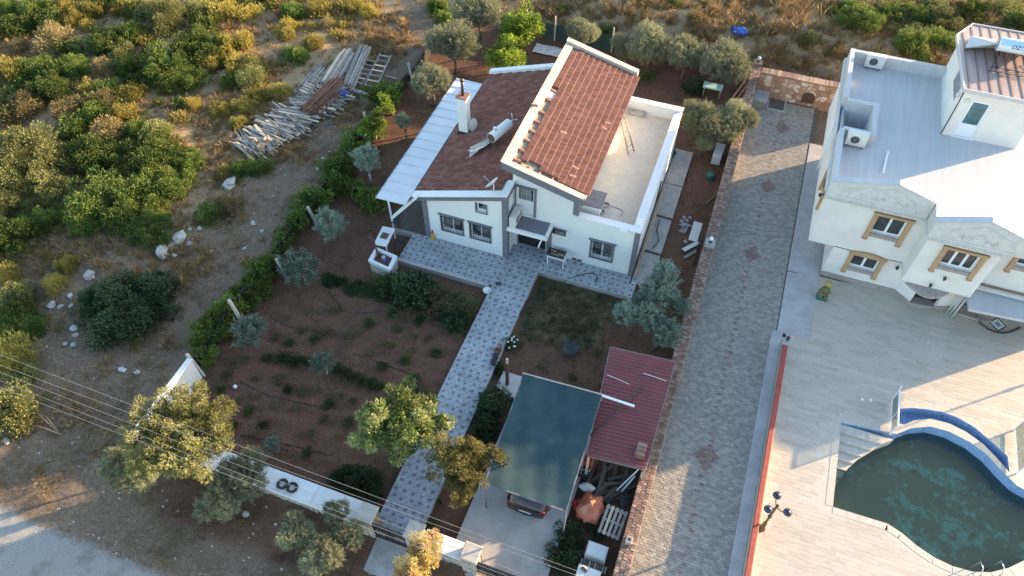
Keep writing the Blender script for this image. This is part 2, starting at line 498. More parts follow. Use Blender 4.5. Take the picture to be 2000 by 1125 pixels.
m_tyre = M('tyre_rubber', (0.02, 0.02, 0.021), (0.035, 0.033, 0.03), 9, 0.85)
m_red = M('red_paint', (0.42, 0.03, 0.03), (0.32, 0.025, 0.025), 5, 0.4)
m_orange = M('orange_sack', (0.62, 0.13, 0.05), (0.5, 0.2, 0.12), 3, 0.6, c3=(0.6, 0.5, 0.42), c3t=0.6)
m_blue = M('blue_plastic', (0.02, 0.09, 0.42), rough=0.4)
m_cyan = M('pale_blue_panel', (0.22, 0.44, 0.52), rough=0.6)
m_mint = M('mint_green_paint', (0.33, 0.55, 0.50), (0.26, 0.47, 0.44), 4, 0.6)
m_green = M('dark_green_plastic', (0.03, 0.12, 0.09), rough=0.5)
m_yellow = M('straw_bristle', (0.5, 0.3, 0.06), rough=0.8)
m_hose = M('black_hose', (0.02, 0.021, 0.02), rough=0.5, big=0)
m_wire = M('overhead_wire', (0.20, 0.195, 0.19), rough=0.5, big=0)
m_khaki = M('painted_statue', (0.15, 0.13, 0.045), (0.08, 0.075, 0.03), 9, 0.6, c3=(0.28, 0.25, 0.2), c3t=0.55)
m_bronze = M('bronze_lamp_post', (0.12, 0.09, 0.05), (0.08, 0.06, 0.035), 8, 0.45, metal=0.4)
m_navy = M('dark_lamp_shade', (0.02, 0.025, 0.05), rough=0.25)
m_umbrella = M('beige_canvas', (0.6, 0.53, 0.42), rough=0.9)
m_litter = M('pale_litter', (0.55, 0.55, 0.55), (0.42, 0.42, 0.43), 6, 0.7)

def glassmat(name, c, rough=0.06):
    t = NT(name); return t.done(t.mix(t.ramp(t.noise(2.0, 2), 0.35, 0.7), c, tuple(x * 0.55 for x in c)), rough, 0, 0.8)
m_glass = glassmat('window_glass', (0.045, 0.05, 0.055))
m_glass_teal = glassmat('teal_glass', (0.06, 0.16, 0.18))
m_glass_grey = glassmat('frosted_glass', (0.22, 0.25, 0.25), 0.3)
def curtainglass():
    t = NT('curtained_window_glass')
    w = t.n.new('ShaderNodeTexWave'); w.inputs['Scale'].default_value = 5.0; w.inputs['Distortion'].default_value = 1.5; w.bands_direction = 'X'; t.L(t.pos(), w.inputs['Vector'])
    c = t.mix(w.outputs['Fac'], (0.06, 0.065, 0.07), (0.24, 0.245, 0.25))
    c = t.mix(t.ramp(t.noise(1.4, 1), 0.42, 0.55), (0.03, 0.033, 0.038), c)
    return t.done(c, 0.08, 0, 0.8)
m_curtain = curtainglass()
def clearglass():
    t = NT('clear_railing_glass')
    g = t.n.new('ShaderNodeBsdfGlossy'); g.inputs[1].default_value = 0.05; g.inputs[0].default_value = (0.8, 0.9, 0.9, 1)
    tr = t.n.new('ShaderNodeBsdfTransparent'); tr.inputs[0].default_value = (0.62, 0.68, 0.68, 1)
    mx = t.n.new('ShaderNodeMixShader'); mx.inputs[0].default_value = 0.12
    t.L(tr.outputs[0], mx.inputs[1]); t.L(g.outputs[0], mx.inputs[2]); t.L(mx.outputs[0], t.out.inputs[0])
    return t.m
m_clear = clearglass()
def carpaint():
    t = NT('black_cherry_car_paint'); t.b.inputs['Coat Weight'].default_value = 0.8; t.b.inputs['Coat Roughness'].default_value = 0.05
    return t.done((0.022, 0.008, 0.01), 0.35, 0.3)
m_car = carpaint()
m_lampred = M('red_lamp_lens', (0.30, 0.015, 0.015), rough=0.15, big=0)

def tilemat():
    """glazed patio tile printed with a blue-grey flower"""
    t = NT('flower_print_tile')
    p = t.pos(obj=True)
    wob = t.n.new('ShaderNodeTexNoise'); wob.inputs['Scale'].default_value = 16.0; wob.inputs['Detail'].default_value = 2; t.L(t.pos(), wob.inputs['Vector'])
    va = t.n.new('ShaderNodeVectorMath'); va.operation = 'MULTIPLY_ADD'; t.L(wob.outputs['Color'], va.inputs[0]); va.inputs[1].default_value = (.11, .11, 0); t.L(p, va.inputs[2])
    vb = t.n.new('ShaderNodeVectorMath'); vb.operation = 'SUBTRACT'; t.L(va.outputs[0], vb.inputs[0]); vb.inputs[1].default_value = (.055, .055, 0)
    sx = t.n.new('ShaderNodeSeparateXYZ'); t.L(vb.outputs[0], sx.inputs[0])
    def flower(cx, cy, rad, petals, ph):
        dx = t.math('SUBTRACT', sx.outputs[0], cx); dy = t.math('SUBTRACT', sx.outputs[1], cy)
        r_ = t.math('SQRT', t.math('ADD', t.math('MULTIPLY', dx, dx), t.math('MULTIPLY', dy, dy)))
        a = t.math('ARCTAN2', dy, dx)
        c = t.math('ABSOLUTE', t.math('COSINE', t.math('ADD', t.math('MULTIPLY', a, petals / 2), ph)))
        lim = t.math('MULTIPLY', t.math('ADD', t.math('MULTIPLY', c, 0.55), 0.5), rad)
        e = t.math('SUBTRACT', r_, lim)
        return t.math('SUBTRACT', 1.0, t.ramp(e, -0.018, 0.012))
    f1 = flower(0.03, 0.035, 0.105, 5, 0.4)
    f2 = flower(-0.11, -0.09, 0.065, 3, 1.1)
    f3 = flower(0.115, -0.115, 0.042, 3, 0.2)
    n = t.noise(11, 4)
    f = t.math('MAXIMUM', f1, t.math('MULTIPLY', t.math('MAXIMUM', f2, f3), 0.55))
    f = t.math('MULTIPLY', f, t.math('SUBTRACT', t.math('MULTIPLY', n, 2.4), 0.45), clamp=True)
    base = t.mix(t.ramp(t.noise(5, 4), 0.3, 0.7), (0.37, 0.385, 0.40), (0.30, 0.315, 0.33))
    col = t.mix(f, base, (0.085, 0.10, 0.135))
    g = t.math('ADD', t.math('MULTIPLY', t.rnd(), 0.24), 0.87)
    col = t.mix(1.0, col, g, 'MULTIPLY')
    g = t.math('ADD', t.math('MULTIPLY', t.noise(0.8, 5, 0.7), 0.9), 0.55)
    col = t.mix(1.0, col, g, 'MULTIPLY')
    return t.done(col, 0.45)
m_tile = tilemat()
def mosaic():
    t = NT('blue_pool_mosaic')
    c = t.vor(22.0, out='Color', rnd=0.3)
    s_ = t.n.new('ShaderNodeSeparateColor'); t.L(c, s_.inputs[0])
    col = t.mix(s_.outputs[0], (0.18, 0.28, 0.46), (0.31, 0.44, 0.60))
    col = t.mix(t.ramp(s_.outputs[1], 0.7, 0.9), col, (0.16, 0.27, 0.46))
    col = t.mix(t.ramp(t.noise(2.2, 5), 0.6, 0.75), col, (0.05, 0.075, 0.14))
    return t.done(col, 0.3)
m_mosaic = mosaic()
def poolbed():
    t = NT('algae_stained_pool_bed')
    n1 = t.noise(0.55, 5, 0.7); n2 = t.noise(3.0, 5, 0.75)
    f = t.ramp(t.math('ADD', t.math('MULTIPLY', n1, 0.7), t.math('MULTIPLY', n2, 0.45)), 0.58, 0.68)
    col = t.mix(f, (0.33, 0.30, 0.22), (0.38, 0.56, 0.50))
    col = t.mix(t.ramp(t.noise(0.9, 3), 0.6, 0.8), col, (0.19, 0.18, 0.075))
    return t.done(col, 0.7)
m_poolbed = poolbed()
def water():
    t = NT('murky_pool_water')
    t.bump(t.noise(2.5, 2), 0.03, 0.02)
    g = t.n.new('ShaderNodeBsdfGlossy'); g.inputs[1].default_value = 0.04; g.inputs[0].default_value = (1, 1, 1, 1)
    tr = t.n.new('ShaderNodeBsdfTransparent'); tr.inputs[0].default_value = (0.76, 0.80, 0.68, 1)
    fr = t.n.new('ShaderNodeFresnel'); fr.inputs[0].default_value = 1.33
    mx = t.n.new('ShaderNodeMixShader'); t.L(fr.outputs[0], mx.inputs[0])
    t.L(tr.outputs[0], mx.inputs[1]); t.L(g.outputs[0], mx.inputs[2]); t.L(mx.outputs[0], t.out.inputs[0])
    return t.m
m_water = water()

def groundmat():
    t = NT('open_ground')
    at = t.n.new('ShaderNodeAttribute'); at.attribute_name = 'zone'
    sp = t.n.new('ShaderNodeSeparateColor'); t.L(at.outputs['Color'], sp.inputs[0])
    soil, dry, grav = sp.outputs[0], sp.outputs[1], sp.outputs[2]
    lawn = at.outputs['Alpha']
    n1 = t.noise(0.7, 6, 0.7); n2 = t.noise(6.0, 5, 0.75); n3 = t.noise(28.0, 4, 0.7)
    def edge(m, w=0.45):
        return t.ramp(t.math('ADD', m, t.math('MULTIPLY', t.math('SUBTRACT', t.math('ADD', t.math('MULTIPLY', n1, 0.6), t.math('MULTIPLY', n2, 0.4)), 0.5), w * 2.6)), 0.35, 0.65)
    base = t.mix(t.ramp(n2, 0.3, 0.7), (0.125, 0.086, 0.060), (0.235, 0.165, 0.112))
    base = t.mix(t.ramp(n3, 0.52, 0.66), base, (0.33, 0.25, 0.175))
    base = t.mix(t.ramp(n3, 0.46, 0.36), base, (0.075, 0.052, 0.038))
    base = t.mix(t.ramp(n1, 0.55, 0.75), base, (0.145, 0.098, 0.068))
    drycol = t.mix(t.ramp(n2, 0.3, 0.7), (0.30, 0.205, 0.115), (0.43, 0.31, 0.175))
    drycol = t.mix(t.ramp(n3, 0.45, 0.75), drycol, (0.23, 0.155, 0.09))
    col = t.mix(edge(dry), base, drycol)
    soilcol = t.mix(t.ramp(n2, 0.25, 0.75), (0.105, 0.055, 0.036), (0.17, 0.09, 0.057))
    soilcol = t.mix(t.ramp(n1, 0.5, 0.72), soilcol, (0.078, 0.046, 0.032))
    soilcol = t.mix(t.ramp(n3, 0.62, 0.8), soilcol, (0.18, 0.115, 0.085))
    col = t.mix(edge(soil, 0.25), col, soilcol)
    gr = t.mix(t.ramp(n3, 0.3, 0.7), (0.25, 0.232, 0.21), (0.40, 0.375, 0.345))
    gr = t.mix(t.ramp(n1, 0.5, 0.7), gr, (0.24, 0.215, 0.19))
    col = t.mix(edge(grav, 0.3), col, gr)
    lw = t.mix(t.ramp(n2, 0.3, 0.7), (0.06, 0.07, 0.035), (0.13, 0.11, 0.06))
    col = t.mix(edge(lawn, 0.3), col, lw)
    # pale stones and chips lying in the dirt
    v = t.vor(5.0, out='Distance'); v2 = t.vor(13.0, out='Distance')
    ch = t.math('MULTIPLY', t.math('SUBTRACT', 1.0, t.ramp(v2, 0.10, 0.17)), t.ramp(t.noise(1.6, 3), 0.50, 0.62))
    ch = t.math('MULTIPLY', ch, t.math('SUBTRACT', 1.0, t.math('MULTIPLY', soil, 0.75)))
    col = t.mix(ch, col, (0.42, 0.39, 0.35))
    t.bump(t.math('ADD', n2, t.math('MULTIPLY', n3, 0.6)), 0.6, 0.08)
    return t.done(col, 0.95, 0, 0.2)
m_ground = groundmat()

lf_olive = leafmat('olive_leaf', (0.20, 0.215, 0.125), (0.32, 0.325, 0.20), (0.25, 0.26, 0.15), 0.28)
lf_olive_blue = leafmat('young_olive_leaf', (0.15, 0.20, 0.155), (0.26, 0.325, 0.25), None, 0.22)
lf_mastic = leafmat('mastic_leaf', (0.062, 0.11, 0.024), (0.115, 0.17, 0.035), (0.165, 0.195, 0.042), 0.36)
lf_sage = leafmat('wild_olive_leaf', (0.17, 0.185, 0.065), (0.25, 0.255, 0.095), (0.215, 0.22, 0.07), 0.32)
lf_broom = leafmat('ochre_broom_leaf', (0.33, 0.27, 0.065), (0.44, 0.35, 0.095), (0.29, 0.26, 0.06), 0.38)
lf_brown = leafmat('dry_brown_leaf', (0.25, 0.185, 0.085), (0.36, 0.27, 0.12), (0.19, 0.16, 0.065), 0.3)
lf_lime = leafmat('yellow_green_leaf', (0.13, 0.21, 0.025), (0.30, 0.36, 0.04), (0.09, 0.15, 0.025), 0.38)
lf_loquat = leafmat('loquat_leaf', (0.08, 0.13, 0.035), (0.20, 0.24, 0.07), (0.33, 0.335, 0.14), 0.3, 0.4)
lf_fig = leafmat('fig_leaf', (0.15, 0.165, 0.045), (0.29, 0.275, 0.09), (0.34, 0.315, 0.13), 0.33)
lf_gold = leafmat('golden_leaf', (0.19, 0.175, 0.05), (0.34, 0.27, 0.08), (0.14, 0.14, 0.045), 0.3)
lf_pink = leafmat('pale_yellow_leaf', (0.40, 0.33, 0.12), (0.55, 0.45, 0.18), (0.45, 0.29, 0.14), 0.38)
lf_vine = leafmat('vine_leaf', (0.085, 0.15, 0.025), (0.20, 0.265, 0.045), (0.10, 0.12, 0.03), 0.36)
lf_bed = leafmat('bed_plant_leaf', (0.05, 0.09, 0.025), (0.12, 0.16, 0.05), (0.07, 0.08, 0.035), 0.3)
lf_dark = leafmat('dark_garden_leaf', (0.035, 0.07, 0.03), (0.075, 0.115, 0.05), (0.055, 0.075, 0.035), 0.25)
lf_weed = leafmat('garden_weed_leaf', (0.12, 0.115, 0.05), (0.20, 0.175, 0.085), (0.08, 0.10, 0.04), 0.25)
lf_grass = leafmat('garden_grass_blade', (0.055, 0.085, 0.03), (0.12, 0.13, 0.055), None, 0.25)
lf_straw = leafmat('straw_blade', (0.36, 0.25, 0.12), (0.50, 0.36, 0.17), (0.28, 0.18, 0.085), 0.3)
lf_yucca = leafmat('yucca_leaf', (0.05, 0.09, 0.035), (0.11, 0.15, 0.05), None, 0.2)
# ------------------------------------------------------------------ the ground
def zones(x, y):
    lot = ss(-21.5, -20.9, x) * (1 - ss(0.3, 0.6, x)) * ss(8.3, 9.0, y) * (1 - ss(44.0, 47.0, y))
    soil = lot.copy()
    soil = np.maximum(soil, 0.62 * ss(4.6, 6.5, y) * (1 - ss(8.0, 8.6, y)) * ss(-21, -17, x) * (1 - ss(0, 0.5, x)))
    dry = ss(44.5, 48.0, y)
    hill = (1 - ss(-27.0, -24.0, x)) * ss(13, 22, y)
    dry = np.maximum(dry, hill * 0.74)
    trk = np.exp(-((x + 23.4 - 0.06 * (y - 20)) / 1.3) ** 2) * (1 - ss(40, 46, y))
    dry = dry * (1 - 0.75 * trk)
    dry = np.maximum(dry, 0.40 * (1 - lot) * (1 - ss(-21, -20, x)) * (1 - trk))
    grav = 1 - ss(2.6, 5.2, y)
    lawn = ss(-7.4, -7.0, x) * (1 - ss(-4.0, -2.4, x)) * ss(19.3, 21.0, y) * (1 - ss(23.7, 23.9, y)) * 0.85
    lawn = np.maximum(lawn, 0.55 * ss(-7.4, -7.0, x) * (1 - ss(-2.6, -2.0, x)) * ss(21.5, 22.5, y) * (1 - ss(23.7, 23.9, y)))
    return soil * (1 - lawn), dry * (1 - lot), grav, lawn

def axis(a, b, fine0, fine1, df, dc):
    v = list(np.arange(a, fine0, dc)) + list(np.arange(fine0, fine1, df)) + list(np.arange(fine1, b + dc, dc))
    return np.array(v)
gx = axis(-240, 240, -48, 20, 0.22, 8.0)
gy = axis(-120, 300, -2, 66, 0.22, 8.0)
XX, YY = np.meshgrid(gx, gy)
ZZ = hgt(XX, YY)
V = np.stack([XX.ravel(), YY.ravel(), ZZ.ravel()], 1)
ny, nx = XX.shape
ii = (np.arange(ny - 1)[:, None] * nx + np.arange(nx - 1)[None, :]).ravel()
Fq = np.stack([ii, ii + 1, ii + nx + 1, ii + nx], 1)
me = mesh_np('ground', V, Fq, m_ground, smooth=True)
zr, zg, zb, za = zones(XX.ravel(), YY.ravel())
at = me.color_attributes.new('zone', 'FLOAT_COLOR', 'POINT')
at.data.foreach_set('color', np.stack([zr, zg, zb, za], 1).astype(np.float32).ravel())
ground = tag(link('ground', me), kind='structure')

# ---- flower-print tiles: patio, entrance strip and path
PZ = 0.0
b = MB(); T_ = 0.36
b.bbox(-T_ / 2 + .004, T_ / 2 - .004, -T_ / 2 + .004, T_ / 2 - .004, -0.012, 0.0, 0.004)
tile_mesh = b.mesh('tile', m_tile)
def paved(name, poly, tiles, base_mat, zb=-0.3, cap=300):
    b = MB(); b.prism(poly, zb, PZ - 0.006)
    o = b.build(name, base_mat, kind='structure')
    if tiles: pieces(o, 'tile', tile_mesh, tiles, cap=cap)
    return o
def tiles_in(x0, x1, y0, y1):
    nx_, ny_ = max(1, round((x1 - x0) / T_)), max(1, round((y1 - y0) / T_))
    sx, sy = (x1 - x0) / nx_ / T_, (y1 - y0) / ny_ / T_
    return [TR(x0 + (i + .5) * T_ * sx, y0 + (j + .5) * T_ * sy, PZ + rng.uniform(-.001, .001), rng.choice((0, 1, 2, 3)) * math.pi / 2 if abs(sx - sy) < .06 else rng.choice((0, 2)) * math.pi / 2, sx, sy, 1)
            for i in range(nx_) for j in range(ny_)]
PX0, PX1 = -9.36, -7.40
path = paved('path', [(PX0, 8.45), (PX1, 8.45), (PX1, 21.9), (PX0, 21.9)], tiles_in(PX0, PX1, 8.45, 21.9), m_concrete)
patio = paved('patio', [(-14.75, 22.22), (-9.36, 22.22), (-9.36, 21.9), (-7.36, 21.9), (-7.36, 23.87), (-2.30, 23.87), (-2.30, 25.3), (-7.36, 25.3), (-7.4, 26.4), (-9.3, 26.4), (-9.36, 24.25), (-13.8, 24.25), (-13.8, 34.5), (-15.95, 34.5), (-15.95, 24.0), (-14.75, 24.0)],
              tiles_in(-14.75, -9.36, 22.22, 24.25) + tiles_in(-9.36, -7.40, 21.9, 26.1) + tiles_in(-7.40, -2.30, 23.87, 25.28), m_concrete)
b = MB(); b.bbox(-14.75, -9.5, 22.02, 22.215, -0.30, 0.055, 0.02)
b.build('patio_edge_kerb', m_palecon, patio)
b = MB()
b.bbox(-.075, .075, -.55, .55, -0.012, 0.0, 0.004)
fm = b.mesh('floor_board', m_woodfloor)
pl = []
for i in range(14):
    for j in range(9):
        pl.append(TR(-15.86 + i * .152, 24.75 + j * 1.11, 0.004))
pieces(patio, 'floor_board', fm, pl)

# ---- driveway of pavers
b = MB(); b.prism([(1.0, 6.0), (5.15, 6.0), (5.12, 44.0), (1.0, 44.0)], -0.3, -0.03)
drive = b.build('driveway', m_joint, kind='structure')
b = MB(); b.bbox(-.098, .098, -.058, .058, -0.05, 0.0, 0.008)
pm = [b.mesh('paver', m_paver), None]
b = MB(); b.bbox(-.098, .098, -.058, .058, -0.05, 0.0, 0.008)
pm[1] = b.mesh('paver_red', m_paver_red)
pl = []
DIA = [(3.02, 16.4, .5), (3.1, 29.0, .48), (3.15, 34.6, .5), (3.2, 40.3, .5)]
j = 0; y = 6.06
while y < 42.8:
    off = 0.1 * (j % 2)
    n = int((5.0 - 1.02) / .2)
    for i in range(n):
        x = 1.14 + off + i * .2
        if x > 5.04: continue
        if i == 0 and off: pl.append((TR(1.09, y, -.002, 0, .48), 0))
        if i == n - 1 and not off: pl.append((TR(x + .15, y, -.002, 0, .48), 0))
        red = 0
        if abs(x - 3.02) < .11 and (j % 3 == 0): red = 1
        for cx, cy, rr in DIA:
            if abs(x - cx) + abs(y - cy) * .72 < rr: red = 1
        pl.append((TR(x, y, -0.0 + rng.uniform(-.006, .004), 0, 1, 1, 1, rng.uniform(-.02, .02), rng.uniform(-.02, .02)), red))
    j += 1; y += .12
pieces(drive, 'paver', pm, pl, rest='pavers')
b = MB(); b.bbox(5.0, 6.6, 24.3, 28.42, -0.2, 0.012, .01); b.bbox(5.0, 6.62, 28.5, 39.3, -0.2, 0.02, .01); b.bbox(4.75, 5.278, 6, 24.28, -.2, 0.05, .02)
b.build('concrete_apron', m_palecon, kind='structure')

# ---- carport slab and the two ramps outside the gates
b = MB(); b.prism([(-5.95, 8.3), (-1.95, 8.3), (-1.9, 17.35), (-5.9, 17.35)], -.3, -.05); b.build('carport_slab', m_palecon, kind='structure')
b = MB(); b.prism([(-6.95, 16.3), (-5.96, 16.3), (-5.96, 17.5), (-6.95, 17.5)], -.3, -.02); b.build('pale_slab', m_palecon, kind='structure')
b = MB(); b.prism([G(738, 1046), G(800, 1065), G(792, 1160), G(690, 1160)], [-.12] * 4, [0.03, 0.03, 0.0, 0.0]); b.build('gate_ramp', m_palecon, kind='structure')
b = MB(); b.prism([(-5.6, 8.28), (-2.0, 8.28), (-2.0, 3.5), (-5.2, 3.5)], [-.2] * 4, [-.02, -.02, 0.0, 0.0]); b.build('carport_ramp', m_palecon, kind='structure')
# concrete strip along the right side of the house
b = MB()
for (ya, yb, dz) in ((25.0, 27.3, 0), (27.34, 30.1, .01), (30.14, 32.9, -.008), (32.94, 36.1, .006)):
    b.bbox(-2.66, -1.55, ya, yb, -.25, -.06 + dz, .015)
b.build('side_path', m_concrete, kind='structure')

# ---- pool terrace
POOL = [(8.41, 20.16), (8.41, 15.95), (10.6, 15.98), (11.15, 15.78), (11.74, 15.44), (12.4, 15.18), (13.1, 15.06), (13.85, 15.1), (14.53, 15.32), (15.2, 15.75), (15.79, 16.27), (16.6, 16.9), (17.8, 17.1), (19.8, 17.0), (19.8, 19.2), (17.8, 19.25), (16.4, 19.4), (15.7, 19.62), (15.15, 20.1), (14.6, 20.68), (13.9, 21.1), (13.0, 21.35), (12.2, 21.33), (11.4, 20.95), (10.8, 20.42)]
CRES_O = [(10.78, 21.0), (10.86, 21.8), (11.4, 22.05), (12.03, 22.2), (12.7, 22.3), (13.35, 22.24), (14.1, 21.95), (14.83, 21.42), (15.4, 20.95)]
CRES_I = [(15.45, 20.15), (14.95, 20.7), (14.4, 21.22), (13.7, 21.6), (13.0, 21.78), (12.2, 21.75), (11.5, 21.4), (11.1, 21.02)]
CRES = CRES_O + CRES_I
DECK = [(5.45, 8.0), (22.0, 8.0), (22.0, 30.0), (5.45, 28.45)]
b = MB(); b.tess([DECK, POOL, CRES[::-1]], -0.004)
deck = b.build('pool_terrace', m_trav_edge, kind='structure')
def inpoly(x, y, P):
    c = False
    for i in range(len(P)):
        x1, y1 = P[i]; x2, y2 = P[i - 1]
        if (y1 > y) != (y2 > y) and x < (x2 - x1) * (y - y1) / (y2 - y1) + x1: c = not c
    return c
def dseg(x, y, P):
    d = 9
    for i in range(len(P)):
        x1, y1 = P[i]; x2, y2 = P[i - 1]
        L = (x2 - x1) ** 2 + (y2 - y1) ** 2
        t = max(0, min(1, ((x - x1) * (x2 - x1) + (y - y1) * (y2 - y1)) / L)) if L else 0
        d = min(d, math.hypot(x - x1 - t * (x2 - x1), y - y1 - t * (y2 - y1)))
    return d
pms = []
for w in (.8, 1.2, .6):
    b = MB(); b.bbox(-w / 2 + .002, w / 2 - .002, -.098, .098, -.02, 0, .002); pms.append(b.mesh('paving_plank', m_trav))
pl = []
j = 0; y = 8.15
while y < 29.6:
    if not (22.95 < y < 23.3):
        x = 5.6 - rng.uniform(0, .6)
        while x < 19.5:
            k = rng.choice((0, 0, 1, 2)); w = (.8, 1.2, .6)[k]
            cx = x + w / 2
            ok = x > 5.42 and not (12.25 < x + w * .5 < 12.6 and y > 22.3)
            for q in (x + .02, cx, x + w - .02):
                for yy in (y - .09, y + .09):
                    if inpoly(q, yy, POOL) or inpoly(q, yy, CRES): ok = False
                    elif dseg(q, yy, POOL) < .30 and ok: ok = False
            if 10.6 < cx < 16.2 and 20 < y < 22.4 and dseg(cx, y, CRES) < .36: ok = False
            if y > 28.45 + (cx - 5.45) * .09: ok = False
            if ok: pl.append((TR(cx, y, rng.uniform(-.0015, .0015)), k))
            x += w
    y += .2; j += 1
pieces(deck, 'paving_plank', pms, pl, rest='paving_planks')
# pool shell, steps, water
b = MB()
b.mat(0).wall(POOL, -2.2, -.004, flip=True).wall(CRES, -1.0, -.004, flip=True)
b.mat(1).tess([POOL], -1.35)
b.mat(0).tess([CRES], -.62)
shell = b.build('pool_shell', [m_mosaic, m_poolbed], deck)
b = MB()
ctr = (13.2, 18.2)
_cy = [16.6, 17.0, 17.47, 18.26, 18.83, 19.62, 20.15]; _cx = [8.5, 8.57, 8.67, 9.02, 9.37, 10.07, 10.72]
for i in range(9):                      # entry steps, cut off by the sweep of the pool
    y1 = 20.14 - i * .40; y0 = y1 - .40
    m_ = 5; edge = [(float(np.interp(y0 + (y1 - y0) * k / m_, _cy, _cx)), y0 + (y1 - y0) * k / m_) for k in range(m_ + 1)]
    b.prism([(8.412, y0)] + edge + [(8.412, y1)], -1.4, -.10 - i * .112)
b.build('entry_steps', m_trav_edge, deck)
b = MB(); b.tess([[(8.3, 20.3), (8.3, 15.8), (10.7, 15.8), (13.1, 14.9), (16, 16), (17.8, 16.9), (20, 16.8), (20, 19.3), (16.4, 19.6), (14.8, 20.8), (13, 21.5), (11.4, 21.2)][::-1]], -.58)
b.build('water', m_water, kind='structure')
# plain border of slabs round the pool
def strip(poly, w, i0, i1, z=0.004):
    out = MB()
    for i in range(i0, i1):
        a, c = Vector(poly[i]), Vector(poly[i + 1])
        d = (c - a).normalized(); nrm = Vector((-d.y, d.x))
        if inpoly(*((a + c) / 2 + nrm * .1), poly): nrm = -nrm
        L = (c - a).length; k = max(1, round(L / .6))
        for q in range(k):
            p0, p1 = a + d * (L * q / k + .004), a + d * (L * (q + 1) / k - .004)
            sl = MB(); sl.prism([p0, p1, p1 + nrm * w, p0 + nrm * w], -.02, z)
            sl.build('coping_slab', m_trav_edge, deck)
strip(POOL, .30, 0, 10)
# ------------------------------------------------------------------ the family house
house = thing('house', 'white house with two red tiled lean-to roofs and a walled flat terrace', 'house', (-8.3, 25.3, 0))
WX = [-13.8, -9.3, -5.95, -2.7]
YF, YR, YB = 24.25, 25.30, 35.40
def wall_y(b, x0, x1, y0, y1, z0, ztop, holes):
    """wall facing the street with rectangular openings; ztop(x) is its upper edge"""
    xs = sorted({x0, x1} | {h[0] for h in holes} | {h[1] for h in holes})
    for a, c in zip(xs, xs[1:]):
        hs = sorted([h for h in holes if h[0] <= a + 1e-6 and h[1] >= c - 1e-6], key=lambda h: h[2])
        z = z0
        for h in hs:
            if h[2] > z + 1e-6: b.box(a, c, y0, y1, z, h[2])
            z = h[3]
        b.yprism([(a, z), (c, z), (c, ztop(c)), (a, ztop(a))], y0, y1)
def lowroof(x): return 2.93 + (x + 14.5) * .33
def uproof(x): return 6.02 - (x + 9.7) * .275
win_l1, win_l2, win_s = (-12.98, -11.76, .88, 2.04), (-11.32, -10.2, .88, 2.04), (-10.9, -10.36, 3.0, 3.62)
b = MB()
wall_y(b, -13.8, -9.3, YF, YF + .25, 0, lambda x: lowroof(x) - .12, [win_l1, win_l2, win_s])
b.box(-13.8, -13.55, YF + .25, YB, 0, lowroof(-13.8) - .15)
b.box(-13.55, -9.3, YB - .25, YB, 0, lowroof(-13.5) - .15)
b.box(-9.55, -9.3, YF + .25, YR, 0, lowroof(-9.55) - .12)
b.build('left_wall', m_white, house)
win_r, win_v, bdoor, door = (-5.0, -3.84, .68, 1.98), (-7.12, -6.4, 1.66, 2.07), (-9.1, -8.18, 2.48, 4.42), (-9.1, -7.46, 0.0, 2.12)
b = MB()
wall_y(b, -9.3, -5.95, YR, YR + .25, 0, lambda x: uproof(x) - .15, [(-9.1, -8.18, 2.48, 4.42), (-9.1, -7.46, 0, 2.12)])
wall_y(b, -5.95, -2.7, YR, YR + .25, 0, lambda x: 3.30, [win_r])
b.box(-9.3, -9.05, YR + .25, YB, 2.9, uproof(-9.3) - .15)
b.box(-6.2, -5.95, YR + .25, YB, 0, uproof(-5.95) - .15)
b.yprism([(-9.05, 0), (-6.2, 0), (-6.2, uproof(-6.2) - .15), (-9.05, uproof(-9.05) - .15)], YB - .25, YB)
b.box(-2.95, -2.7, YR + .25, YB, 0, 3.30)
b.box(-5.95, -2.95, YB - .25, YB, 0, 3.42)
b.box(-9.3, -9.12, YR + .25, 26.5, 0, 2.12); b.box(-7.45, -7.25, YR + .25, 26.5, 0, 2.12)
b.build('main_wall', m_white, house)
b = MB(); b.box(-9.1, -7.46, 25.5, 25.56, 0, 2.12); b.build('front_door', m_dark, house)
# grey corner pilasters
for x0, x1, y, z1 in ((-14.0, -13.72, YF, lowroof(-13.8) - .02), (-9.5, -9.22, YF, lowroof(-9.4) - .05), (-7.42, -7.14, YR, 2.18), (-6.1, -5.82, YR, uproof(-5.95) - .2), (-2.88, -2.62, YR, 3.26)):
    z0 = 3.42 if x0 == -6.1 else 0.0
    b = MB(); b.box(x0, x1, y - .05, y + .22, z0, z1); b.build('corner_pilaster', m_grey, house)
